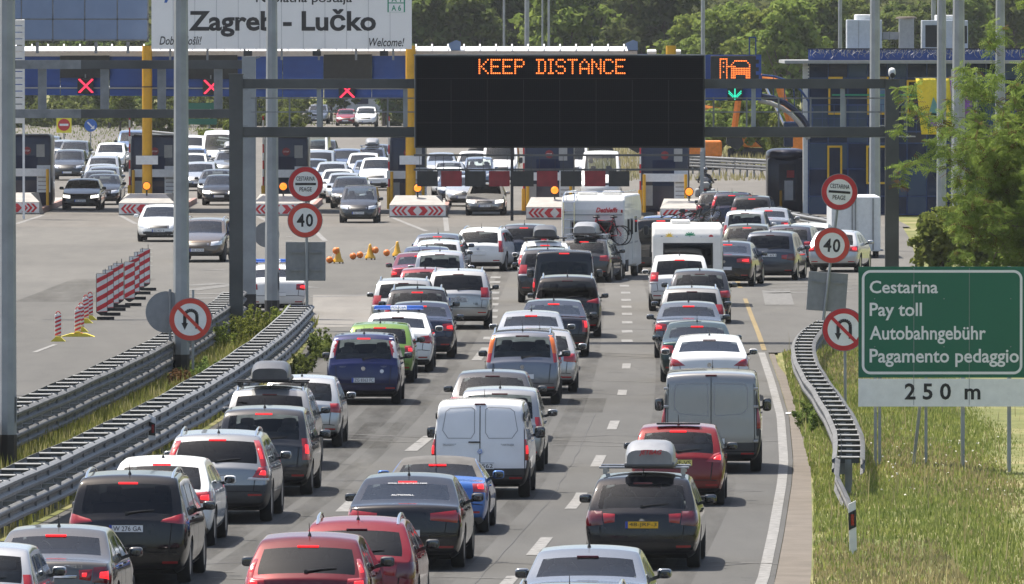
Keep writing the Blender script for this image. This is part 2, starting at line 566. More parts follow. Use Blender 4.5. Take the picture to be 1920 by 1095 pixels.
# ================================================================== vehicles: shapes
COLS = [-1., -.88, -.5, 0., .5, .88, 1.]
def shell(S):
    """closed control cage of a car body; returns verts, faces, material index per face"""
    L, W, H = S['L'], S['W'], S['H']
    prof = S['prof']
    py = [p[0] for p in prof]; pz = [p[1] for p in prof]
    br, bf = S['belt']
    tr = S.get('tr', .76)
    gc = S.get('gc', .17)
    ywb, ywt = S.get('rear', (None, None))
    yst, ysb = S['front']
    sides = S['sides']
    ys = set(py)
    for a, b in sides: ys.add(a); ys.add(b)
    for e in (.22, L - .25, L - .7): ys.add(e)
    ys = sorted(ys)
    keep = [ys[0]]
    special = set(py) | {a for p in sides for a in p}
    for y in ys[1:]:
        if y - keep[-1] < .05 and y not in special: continue
        if y - keep[-1] < .05 and keep[-1] not in special: keep[-1] = y; continue
        keep.append(y)
    ys = keep
    ztop = lambda y: float(np.interp(y, py, pz))
    belt = lambda y: float(np.interp(y, [0, L], [br, bf]))
    rp = S.get('rplan', .93)
    plan = lambda y: float(np.interp(y, [0, .1, .28, .6, L - .95, L - .5, L - .22, L], [rp, rp + .035, .985, 1., 1., .975, .90, .74]))
    rf = [.80, .93, .985, 1.0, .985, .95]
    bulge_r, bulge_f = S.get('bulge', .10), .22
    roff = S.get('roff', [.14, .02, -.01, .0, .02, .03, .04, .05])
    V = []; F = []; M = []
    ring = []          # ring[i] = dict (kind,row/col) -> index
    nst = len(ys)
    def half(y, row, z):
        b = W / 2 * plan(y)
        if row <= 5: return b * rf[row]
        bx = b * rf[5]
        t = max(0., (z - belt(y)) / max(.05, H - belt(y)))
        rx = b * tr
        return bx - (bx - rx) * min(1., t) ** 1.15 - (.012 if z < belt(y) + .02 else 0)
    for i, y in enumerate(ys):
        zt = ztop(y)
        drop = S.get('drop', .05) if zt > belt(y) + .2 else .045
        z7 = zt - drop
        zs = min(belt(y), z7 - .035)
        g = gc + (.07 if (y < .15) else .05 if y > L - .3 else 0)
        zr = [g, g + .07] + [g + f * (zs - g) for f in (.36, .64, .88)] + [zs, zs + .86 * (z7 - zs), z7]
        d = {}
        # curvature in plan of the rear window, the windscreen and the ends
        cur = 0.
        if ywb is not None:
            cur -= S.get('rcurve', .07) * max(0., 1 - abs(y - ywb) / max(.3, ywt - ywb)) if ywb > .2 else 0.
        if y < .5: cur -= bulge_r * (1 - y / .5)
        if abs(y - ysb) < .7: cur += .16 * (1 - abs(y - ysb) / .7)
        if y > L - .5: cur += bulge_f * (1 - (L - y) / .5)
        ro = [r * max(0., 1 - y / .25) for r in roff]
        for row in range(8):
            hx = half(y, row, zr[row])
            for s in (-1, 1):
                V.append((s * hx, y + ro[row], zr[row])); d[('s', row, s)] = len(V) - 1
        for nm, row in (('t', 7), ('b', 0)):
            hx = half(y, row, zr[row])
            for k in range(1, 6):
                c = COLS[k]
                z = zr[0] if nm == 'b' else zt - drop * abs(c) ** 2.6
                V.append((c * hx, y + ro[row] + cur * (1 - c * c), z)); d[(nm, k)] = len(V) - 1
        ring.append((d, zr, cur, ro))
    def idx(i, nm, k):
        d = ring[i][0]
        if k == 0: return d[('s', 7 if nm == 't' else 0, -1)]
        if k == 6: return d[('s', 7 if nm == 't' else 0, 1)]
        return d[(nm, k)]
    lowtrim = S.get('lowtrim', 1)
    for i in range(nst - 1):
        y0, y1 = ys[i], ys[i + 1]; ym = (y0 + y1) / 2
        win = None
        for w, (a, b) in enumerate(sides):
            if a - 1e-4 <= y0 and y1 <= b + 1e-4: win = w
        inside = sides and sides[0][0] - .01 < ym < sides[-1][1] + .01
        for s in (-1, 1):
            for row in range(7):
                a, b = ring[i][0][('s', row, s)], ring[i][0][('s', row + 1, s)]
                c, e = ring[i + 1][0][('s', row + 1, s)], ring[i + 1][0][('s', row, s)]
                F.append((a, e, c, b) if s > 0 else (a, b, c, e))
                mi = 0
                if row < lowtrim: mi = 1
                elif row == 5 and win is not None: mi = 5 + win + (0 if s > 0 else 4)
                elif row == 5 and inside: mi = 1
                elif row < 3 and ym < S['ro'] - .40: mi = 13
                elif row < 3 and ym > L - S['fo'] + .40: mi = 14
                if S.get('clad') and row < 2: mi = 1
                M.append(mi)
        for k in range(6):
            a, b, c, e = idx(i, 't', k), idx(i, 't', k + 1), idx(i + 1, 't', k + 1), idx(i + 1, 't', k)
            F.append((a, b, c, e))
            mi = 0
            mid = 1 <= k <= 4
            if mid and ywb is not None and ywb - 1e-4 <= y0 and y1 <= ywt + 1e-4: mi = 4
            elif mid and yst - 1e-4 <= y0 and y1 <= ysb + 1e-4: mi = 3
            elif S.get('soft') and ywb - .01 <= y0 and y1 <= ysb + .01: mi = 1
            M.append(mi)
            a, b, c, e = idx(i, 'b', k), idx(i, 'b', k + 1), idx(i + 1, 'b', k + 1), idx(i + 1, 'b', k)
            F.append((a, e, c, b)); M.append(2)
    # end caps
    for end, i in ((0, 0), (1, nst - 1)):
        d, zr, cur, ro = ring[i]
        y = ys[i]
        grid = []
        for row in range(8):
            line = []
            for k, c in enumerate(COLS):
                if k in (0, 6): line.append(d[('s', row, -1 if k == 0 else 1)])
                elif row == 7: line.append(d[('t', k)])
                elif row == 0: line.append(d[('b', k)])
                else:
                    hx = half(y, row, zr[row])
                    V.append((c * hx, y + ro[row] + cur * (1 - c * c), zr[row] + (.0 if row < 6 else .02 * (1 - c * c))))
                    line.append(len(V) - 1)
            grid.append(line)
        for row in range(7):
            for k in range(6):
                a, b, c, e = grid[row][k], grid[row][k + 1], grid[row + 1][k + 1], grid[row + 1][k]
                F.append((a, b, c, e) if end == 0 else (a, e, c, b))
                mi = 0
                if row < 1: mi = 1
                elif row < S.get('bumprow', 2): mi = 13 if end == 0 else 14
                if end == 0 and S.get('capglass') and row == 5 and 1 <= k <= 4: mi = 4
                M.append(mi)
    return V, F, M

PARTNAMES = {3: 'windscreen', 4: 'rear_window', 13: 'rear_bumper', 14: 'front_bumper'}
for _k in range(5, 13): PARTNAMES[_k] = 'side_window'

def superbox(c, size, e=.5, nu=14, nv=9):
    """rounded box: verts, faces"""
    V = []; F = []
    def sp(a, p): return math.copysign(abs(a) ** p, a)
    for j in range(nv + 1):
        ph = -math.pi / 2 + math.pi * j / nv
        for i in range(nu):
            th = 2 * math.pi * i / nu
            V.append((c[0] + size[0] / 2 * sp(math.cos(ph), e) * sp(math.cos(th), e),
                      c[1] + size[1] / 2 * sp(math.cos(ph), e) * sp(math.sin(th), e),
                      c[2] + size[2] / 2 * sp(math.sin(ph), e)))
    for j in range(nv):
        for i in range(nu):
            a = j * nu + i; b = j * nu + (i + 1) % nu
            F.append((a, b, b + nu, a + nu))
    return V, F

WHEELS = {}
def wheel_meshes(r, w=.205, spokes=5):
    key = (r, w, spokes)
    if key in WHEELS: return WHEELS[key]
    t = MB()
    ri = r * .66
    t.lathe([(ri, -w * .46), (r * .93, -w * .5), (r * .99, -w * .36), (r, 0), (r * .99, w * .36), (r * .93, w * .5), (ri, w * .46), (ri * .97, w * .30), (ri * .97, -w * .3), (ri, -w * .46)], axis='X', n=22)
    tm = t.mesh('wheel', 'rubber', smooth=50)
    q = MB()
    q.lathe([(ri * .2, .02), (ri * .97, .0), (ri * .97, -.05), (ri * .2, -.05)], axis='X', n=20, mi=1)
    q.lathe([(ri * 1.0, .09), (ri * .90, .085), (ri * .90, .0), (ri * 1.0, .0)], axis='X', n=20)
    for k in range(spokes):
        a = 2 * math.pi * k / spokes
        c, s = math.cos(a), math.sin(a)
        q.bar((.055, 0, 0), (.075, c * ri * .93, s * ri * .93), .055 if spokes > 6 else .09, .03, up=(1, 0, 0))
    q.lathe([(ri * .22, .085), (ri * .25, .0)], axis='X', n=12)
    rm = q.mesh('rim', ['alloy', 'well'], smooth=40)
    WHEELS[key] = (tm, rm)
    return tm, rm

LIGHTS = {   # rear lamp outlines in the rear view: (fraction of half width, height) inner-bottom, outer-bottom, outer-top, inner-top
    'corner':  [[(.62, .74), (1.10, .70), (1.10, .93), (.64, .90), 'tail']],
    'corner2': [[(.66, .72), (1.08, .68), (1.09, .94), (.70, .93), 'tail_dark'], [(.46, .76), (.64, .74), (.68, .90), (.46, .89), 'tail']],
    'wide':    [[(.44, .80), (1.09, .74), (1.09, .97), (.44, .91), 'tail']],
    'vert':    [[(.80, .66), (1.06, .66), (1.06, 1.05), (.82, 1.05), 'tail']],
    'suv':     [[(.68, .86), (1.07, .84), (1.07, 1.14), (.72, 1.14), 'tail'], [(.68, .80), (1.06, .79), (1.06, .85), (.68, .86), 'tail_clear']],
    'pillar':  [[(.84, .98), (1.05, .96), (.97, 1.46), (.80, 1.46), 'tail']],
    'pillar_o': [[(.84, 1.12), (1.05, 1.10), (.965, 1.50), (.80, 1.50), 'tail_amber'], [(.84, .92), (1.06, .92), (1.05, 1.10), (.84, 1.12), 'tail']],
    'meriva':  [[(.83, 1.06), (1.0, 1.04), (.93, 1.50), (.79, 1.50), 'tail_clear'], [(.80, 1.10), (.91, 1.08), (.85, 1.44), (.76, 1.44), 'tail']],
    'volvo':   [[(.86, .98), (1.03, .98), (.955, 1.42), (.82, 1.42), 'tail'], [(.66, .79), (1.07, .77), (1.05, .97), (.80, .97), 'tail'], [(.56, .76), (1.07, .74), (1.07, .785), (.60, .80), 'tail_clear']],
    'van':     [[(.90, .70), (1.03, .70), (1.02, 1.08), (.89, 1.08), 'tail']],
    'trafic':  [[(.90, .86), (1.035, .86), (1.03, 1.24), (.90, 1.24), 'tail']],
    'galaxy':  [[(.55, .98), (1.07, .93), (1.06, 1.13), (.60, 1.02), 'tail']],
    'juke':    [[(.62, .86), (1.06, .82), (1.06, .99), (.66, .97), 'tail'], [(.86, .97), (1.05, .98), (.97, 1.22), (.90, 1.22), 'tail']],
    'tri':     [[(.58, .80), (1.09, .76), (1.08, .99), (.80, .93), 'tail']],
    'small':   [[(.72, .72), (1.08, .70), (1.08, .90), (.72, .90), 'tail']],
}
def lit_quad(q, s=.42):
    """smaller glowing core inside a lamp outline"""
    cx = sum(p[0] for p in q[:4]) / 4 - .03; cz = sum(p[1] for p in q[:4]) / 4
    return [((p[0] - cx) * s + cx, (p[1] - cz) * s * 1.15 + cz) for p in q[:4]]

class Proto: pass
def patch(bvh, corners, hw, L, front=False, nu=7, nv=4, off=.012, D=2.5):
    """surface patch lying on the body; corners in (x / half width, z); returns MB-ready verts and faces"""
    V = []; F = []
    ok = True
    for j in range(nv + 1):
        for i in range(nu + 1):
            u, v = i / nu, j / nv
            a, b, c, d = corners
            x = (a[0] * (1 - u) + b[0] * u) * (1 - v) + (d[0] * (1 - u) + c[0] * u) * v
            z = (a[1] * (1 - u) + b[1] * u) * (1 - v) + (d[1] * (1 - u) + c[1] * u) * v
            th = math.atan2(x * hw, D)
            dr = Vector((math.sin(th), (1 if front else -1) * math.cos(th), 0))
            C = Vector((0, (L - D) if front else D, z))
            hit = bvh.ray_cast(C + dr * 6, -dr, 8.)
            p = hit[0] if hit[0] is not None else C + dr * D
            V.append(p)
    # push out a little, domed, and close the rim by extruding back
    n = (nu + 1) * (nv + 1)
    for j in range(nv + 1):
        for i in range(nu + 1):
            k = j * (nu + 1) + i
            x = V[k].x / hw
            th = math.atan2(V[k].x, abs(V[k].y - ((L - D) if front else D)))
            dr = Vector((math.sin(th) if abs(x) < .93 else math.copysign(.8, x), (1 if front else -1) * math.cos(th), .1)).normalized()
            rim = i in (0, nu) or j in (0, nv)
            V.append(V[k] - dr * .02)
            V[k] = V[k] + dr * (off * (.35 if rim else 1.))
    for j in range(nv):
        for i in range(nu):
            a = j * (nu + 1) + i
            F.append((a, a + 1, a + nu + 2, a + nu + 1))
    edge = [i for i in range(nu + 1)] + [j * (nu + 1) + nu for j in range(1, nv + 1)] + [nv * (nu + 1) + i for i in range(nu - 1, -1, -1)] + [j * (nu + 1) for j in range(nv - 1, 0, -1)]
    for q in range(len(edge)):
        a, b = edge[q], edge[(q + 1) % len(edge)]
        F.append((a, a + n, b + n, b))
    return V, F
def mirror_pts(V): return [(-p[0], p[1], p[2]) for p in V]

def strip_on(bvh, pts, w, L, front=False, side=False, off=.004):
    """thin dark seam lying on the body through (x,z) points of the rear view (or (y,z) of the side)"""
    V = []; F = []
    dense = []
    for a, b in zip(pts[:-1], pts[1:]):
        n = max(2, int(math.hypot(b[0] - a[0], b[1] - a[1]) / .08))
        for k in range(n): dense.append((a[0] + (b[0] - a[0]) * k / n, a[1] + (b[1] - a[1]) * k / n))
    dense.append(pts[-1])
    for i, (p, z) in enumerate(dense):
        q = dense[min(i + 1, len(dense) - 1)]; r = dense[max(i - 1, 0)]
        t = Vector((q[0] - r[0], q[1] - r[1])).normalized()
        nx, nz = -t.y * w / 2, t.x * w / 2
        for s in (-1, 1):
            a, b = p + s * nx, z + s * nz
            if side: o, d = Vector((3 * side, a, b)), Vector((-side, 0, 0))
            else: o, d = Vector((a, L + 3 if front else -3, b)), Vector((0, -1 if front else 1, 0))
            h = bvh.ray_cast(o, d, 9.)
            pt = h[0] if h[0] is not None else o + d * 3
            V.append(pt - d * off)
    for i in range(len(dense) - 1):
        F.append((2 * i, 2 * i + 1, 2 * i + 3, 2 * i + 2))
    return V, F

PROTOS = {}
def make_proto(key, S):
    """build every shared mesh of one body style"""
    pr = Proto(); pr.S = S; pr.parts = []
    L, W, H, ro, fo = S['L'], S['W'], S['H'], S['ro'], S['fo']
    hw = W / 2; rw = S.get('wheel', .315)
    V, F, M = shell(S)
    me = bpy.data.meshes.new('cage')
    me.from_pydata(V, [], F)
    names = ['paint', 'trim', 'well', 'glass', 'glass'] + ['glass'] * 8 + ['paint', 'paint', 'well']
    if S.get('bumpmat'): names[13] = S['bumpmat']
    if S.get('soft'): names[1] = 'soft_top'
    for n in names: me.materials.append(MATS[n])
    me.polygons.foreach_set('material_index', M)
    ob = bpy.data.objects.new('cage', me); COL.objects.link(ob)
    sm = ob.modifiers.new('s', 'SUBSURF'); sm.levels = 2; sm.render_levels = 2
    c = MB()
    for yy in (ro, L - fo):
        for s in (-1, 1):
            c.lathe([(rw * 1.16, s * (hw - .27)), (rw * 1.16, s * (hw + .2))], c=(0, yy, rw), axis='X', n=28, mi=15)
    cm = bpy.data.meshes.new('cut'); cm.from_pydata(c.v, [], c.f)
    for n in names: cm.materials.append(MATS[n])
    cm.polygons.foreach_set('material_index', c.m)
    bm = bmesh.new(); bm.from_mesh(cm); bmesh.ops.recalc_face_normals(bm, faces=bm.faces); bm.to_mesh(cm); bm.free()
    co = bpy.data.objects.new('cut', cm); COL.objects.link(co)
    dg = bpy.context.evaluated_depsgraph_get()
    pre = ob.evaluated_get(dg).to_mesh()
    bvh = BVHTree.FromPolygons([v.co.copy() for v in pre.vertices], [tuple(p.vertices) for p in pre.polygons])
    ob.evaluated_get(dg).to_mesh_clear()
    bo = ob.modifiers.new('b', 'BOOLEAN'); bo.operation = 'DIFFERENCE'; bo.object = co; bo.solver = 'EXACT'
    dg = bpy.context.evaluated_depsgraph_get()
    ev = bpy.data.meshes.new_from_object(ob.evaluated_get(dg))
    bpy.data.objects.remove(ob); bpy.data.objects.remove(co)
    pr.bvh = bvh
    # split by material index into parts
    groups = {}
    for p in ev.polygons:
        k = p.material_index
        k = 0 if k in (0, 1, 2, 15) else k
        groups.setdefault(k, []).append(p)
    for k, ps in sorted(groups.items()):
        remap = {}; vs = []; fs = []; ms = []
        loc = []
        for p in ps:
            f = []
            for vi in p.vertices:
                if vi not in remap:
                    remap[vi] = len(vs); q = ev.vertices[vi].co; vs.append((q.x, q.y - ro, q.z))
                f.append(remap[vi])
            fs.append(f)
            ms.append({0: 0, 1: 1, 2: 2, 15: 2}.get(p.material_index, 0) if k == 0 else 0)
        nm = 'body' if k == 0 else PARTNAMES[k]
        m2 = bpy.data.meshes.new(nm)
        m2.from_pydata(vs, [], fs)
        if k == 0:
            for n in ('paint', names[1], 'well'): m2.materials.append(MATS[n])
            m2.polygons.foreach_set('material_index', ms)
        else:
            gm = names[k]
            if gm == 'glass' and S.get('privacy') and (k == 4 or k in (5, 9) or (len(S['sides']) > 2 and k in (6, 10))): gm = 'dark_glass'
            m2.materials.append(MATS[gm])
        m2.polygons.foreach_set('use_smooth', [True] * len(m2.polygons))
        m2.set_sharp_from_angle(angle=R(48))
        m2.update()
        pr.parts.append((nm, m2, None))
    bpy.data.meshes.remove(ev)
    sh = lambda vs: [(p[0], p[1] - ro, p[2]) for p in vs]
    pr.sh = sh
    # seams: tailgate and doors
    mb = MB()
    br = S['belt'][0]; x1 = hw * S.get('gate', .74)
    zt0 = S.get('gatez', .47)
    top = S['prof'][0][1] - .06
    segs = []
    if S.get('doors2'):
        segs += [[(0, .40), (0, H - .12)], [(-x1, .42), (x1, .42)], [(-x1, .42), (-x1 * .98, H - .25)], [(x1, .42), (x1 * .98, H - .25)]]
    else:
        segs += [[(-x1, top), (-x1 * .94, zt0), (x1 * .94, zt0), (x1, top)], [(-hw * .9, zt0 - .02), (-x1 * .94, zt0 - .0)], [(hw * .9, zt0 - .02), (x1 * .94, zt0)]]
    for sg in segs:
        v, f = strip_on(bvh, sg, .016, L); mb.add(sh(v), f)
    yb = (sides_b := S['sides'][-1][0]) - .06
    for s in (-1, 1):
        for yy in [yb, S['front'][1] - .12] + ([S['sides'][-2][0]] if len(S['sides']) > 1 else []):
            v, f = strip_on(bvh, [(yy, .32), (yy + .01, S['belt'][0] - .05)], .014, L, side=s); mb.add(sh(v), f)
    pr.parts.append(('panel_seam', mb.mesh('panel_seam', 'well', fixn=False), None))
    # front: lamps, grille, intake
    hz = float(np.interp(L - .22, [p[0] for p in S['prof']], [p[1] for p in S['prof']])) - .04
    for s in (1, -1):
        v, f = patch(bvh, [(.50, hz - .17), (1.12, hz - .12), (1.14, hz + .02), (.54, hz - .03)], hw, L, True, off=.012)
        v = [tuple(p) for p in v]
        if s < 0: v = mirror_pts(v)
        q = MB(); q.add(sh(v), f)
        pr.parts.append(('headlight', q.mesh('headlight', 'headlight', smooth=50), None))
    q = MB(); v, f = patch(bvh, [(-.44, hz - .17), (.44, hz - .17), (.46, hz - .05), (-.46, hz - .05)], hw, L, True, off=.012); q.add(sh(v), f)
    for k in range(2):
        v, f = patch(bvh, [(-.45, hz - .14 + .045 * k), (.45, hz - .14 + .045 * k), (.45, hz - .128 + .045 * k), (-.45, hz - .128 + .045 * k)], hw, L, True, nv=1, off=.024); q.add(sh(v), f, 1)
    pr.parts.append(('grille', q.mesh('grille', ['trim', 'chrome'], smooth=50), None))
    q = MB(); v, f = patch(bvh, [(-.66, .28), (.66, .28), (.70, .42), (-.70, .42)], hw, L, True, off=.010); q.add(sh(v), f)
    pr.parts.append(('air_intake', q.mesh('air_intake', 'trim', smooth=50), None))
    # mirrors
    zb = float(np.interp(S['front'][1] - .3, [0, L], S['belt']))
    my = S['front'][1] - .42
    mw, mh = S.get('mirror', (.20, .14))
    for s in (1, -1):
        q = MB()
        v, f = superbox((s * (hw + mw / 2 - .015), my - ro, zb + .09), (mw, .13, mh), .55); q.add(v, f)
        q.bar((s * (hw - .08), my - ro, zb + .02), (s * (hw + .06), my - ro, zb + .06), .07, .05, mi=1)
        mm = q.mesh('wing_mirror', ['paint' if S.get('mpaint', True) else 'plastic', 'trim'], smooth=60)
        g = MB()
        v, f = superbox((s * (hw + mw / 2 - .015), my - ro - .062, zb + .09), (mw * .84, .02, mh * .80), .6); g.add(v, f)
        gm = g.mesh('mirror_glass', 'mirror_glass', smooth=60)
        pr.parts.append(('wing_mirror', mm, [('mirror_glass', gm)]))
    # wheels
    tm, rm = wheel_meshes(rw, S.get('tyre', .21), S.get('spokes', 5))
    pr.wheels = []
    for yy in (ro, L - fo):
        for s in (1, -1):
            pr.wheels.append((s, (s * (hw - .115 - .01), yy - ro, rw), tm, rm))
    # seats and dashboard seen through the glass
    q = MB()
    ycab = S['front'][1]; bz = S['belt'][0]
    for x in (-.37, .37):
        v, f = superbox((x, ycab - S.get('seaty', 1.45) - ro, bz - .12), (.48, .16, .66), .5); q.add(v, f)
        v, f = superbox((x, ycab - S.get('seaty', 1.45) - .05 - ro, bz + S.get('headz', .28)), (.25, .10, .17), .5, 10, 6); q.add(v, f)
    if not S.get('cargo') and not S.get('soft') and ycab - 2.35 > .35:
        notch = S.get('rear') and S['rear'][0] > .3
        yb_ = ycab - (2.05 if notch else 2.38)
        q.bev((0, yb_ - ro, bz - .16), (1.26, .18, .60), .05)
        for x in (-.40, .40):
            v, f = superbox((x, yb_ - .04 - ro, bz + (.16 if notch else .22)), (.26, .09, .14), .5, 10, 6); q.add(v, f)
        if notch: q.box((0, S['rear'][0] + .30 - ro, bz - .02), (1.2, .7, .03))
    if S.get('cargo'):
        q.box((0, ycab - 1.75 - ro, H / 2 + .1), (W * .78, .03, H * .72))
    q.bev((0, ycab - .35 - ro, zb - .10), (W * .78, .4, .28), .06)
    q.box((0, L / 2 - ro, .36), (W * .74, L * .55, .06))
    # steering wheel
    sw = [(-.37 + .18 * math.cos(a), ycab - .68 - ro - .03 * math.sin(a), bz + .02 + .18 * math.sin(a)) for a in np.linspace(0, 2 * math.pi, 13)]
    q.tube(sw, .016, 6)
    pr.parts.append(('interior', q.mesh('interior', 'seat', smooth=50), None))
    # third brake lamp, aerial, wiper, badge, bumper reflectors, door handles
    def on_rear(x, z):
        h = bvh.ray_cast(Vector((x, -3, z)), Vector((0, 1, 0)), 9.); return h[0].y - ro if h[0] is not None else -ro
    def on_top(x, y):
        h = bvh.ray_cast(Vector((x, y, 4)), Vector((0, 0, -1)), 9.); return h[0].z if h[0] is not None else H
    pr.on_rear, pr.on_top = on_rear, on_top
    if S.get('rear') and not S.get('capglass'):
        yt = S['rear'][1]
        if S['rear'][0] < .3:
            bz3 = on_top(0, yt) - .015; by3 = on_rear(0, bz3) - .005
        else:
            by3 = yt - .10 - ro; bz3 = on_top(0, yt - .10) + .008
    else:
        bz3 = H - .085; by3 = on_rear(0, bz3) - .012
    q = MB(); q.bev((0, by3, bz3), (S.get('bl', .30), .035, .032), .008)
    pr.brake = q.mesh('brake_light', 'lit_red')
    pr.brake_off = q.mesh('brake_light', 'tail_dark')
    q = MB()
    ya = S.get('ant', (S['rear'][1] if S.get('rear') else .1) + .28)
    za = on_top(0, ya)
    q.lathe([(.03, -.01), (.022, .02), (.008, .05)], c=(0, ya - ro, za), n=8)
    q.tube([(0, ya - ro, za + .03), (0, ya - ro - S.get('antl', .10), za + .03 + S.get('antl', .10) * 1.5)], [.008, .004], 5)
    pr.antenna = q.mesh('aerial', 'trim', smooth=40)
    pr.wiper = None
    if S.get('rear') and S['rear'][0] < .3 or S.get('capglass'):
        zb0 = S['prof'][1][1] if not S.get('capglass') else S['belt'][0]
        q = MB()
        pts = [(0.0, zb0 + .025), (.18, zb0 + .05), (.42, zb0 + .07)]
        q.tube([(x, on_rear(x, z) - .022, z) for x, z in pts], [.016, .012, .007], 6)
        q.lathe([(.03, -.02), (.026, .015)], c=(0, on_rear(0, zb0 + .02) - .01, zb0 + .02), axis='Y', n=10)
        pr.wiper = q.mesh('wiper', 'trim', smooth=40)
    zbad = S.get('badgez', (S['prof'][0][1] - .13))
    q = MB(); q.lathe([(.048, -.012), (.048, .0), (.036, .006)], c=(0, on_rear(0, zbad) - .004, zbad), axis='Y', n=16)
    pr.badge = q.mesh('badge', 'chrome', smooth=40)
    pr.refl = []
    for s in (-1, 1):
        q = MB()
        x = s * hw * .68; z = S.get('refl', .36)
        v, f = patch(bvh, [(.58, z), (.84, z), (.84, z + .035), (.58, z + .035)], hw, L, False, 4, 1, off=.010)
        q.add(sh(v if s > 0 else mirror_pts(v)), f)
        pr.refl.append(q.mesh('reflector', 'tail', smooth=40))
    for yy in [S['sides'][-1][0] + .14] + ([S['sides'][-2][0] + .14] if len(S['sides']) > 1 and not S.get('cargo') else []):
        for s in (-1, 1):
            h = bvh.ray_cast(Vector((s * 3, yy, S['belt'][0] - .10)), Vector((-s, 0, 0)), 9.)
            if h[0] is None: continue
            q = MB(); q.bev((h[0].x + s * .012, yy - ro, S['belt'][0] - .10), (.03, .20, .03), .01)
            pr.parts.append(('door_handle', q.mesh('door_handle', 'paint'), None))
    pr.exhaust = None
    if S.get('exhaust', True):
        q = MB(); q.lathe([(.035, -.10), (.035, .10), (.028, .10)], c=(-hw * .55, -ro + .08, .26), axis='Y', n=10)
        pr.exhaust = q.mesh('exhaust', 'chrome', smooth=40)
    # lamps by style, made on demand
    pr.lamp_cache = {}
    def lamps(style):
        if style in pr.lamp_cache: return pr.lamp_cache[style]
        out = []
        dz = S.get('lampdz', 0.)
        for s in (1, -1):
            q = MB(); g = MB()
            mats = []
            for quad in LIGHTS[style]:
                cs = [(p[0], p[1] + dz) for p in quad[:4]]
                v, f = patch(bvh, cs, hw, L, off=.014)
                if quad[4] not in mats: mats.append(quad[4])
                q.add(sh([tuple(p) for p in v] if s > 0 else mirror_pts(v)), f, mats.index(quad[4]))
                if quad[4] in ('tail', 'tail_dark', 'tail_amber'):
                    cs2 = [(p[0], p[1] + dz) for p in lit_quad(quad)]
                    v, f = patch(bvh, cs2, hw, L, off=.024)
                    g.add(sh([tuple(p) for p in v] if s > 0 else mirror_pts(v)), f)
            out.append((q.mesh('tail_light', mats, smooth=50), g.mesh('lamp_glow', 'lit_red', smooth=50)))
        pr.lamp_cache[style] = out
        return out
    pr.lamps = lamps
    PROTOS[key] = pr
    return pr

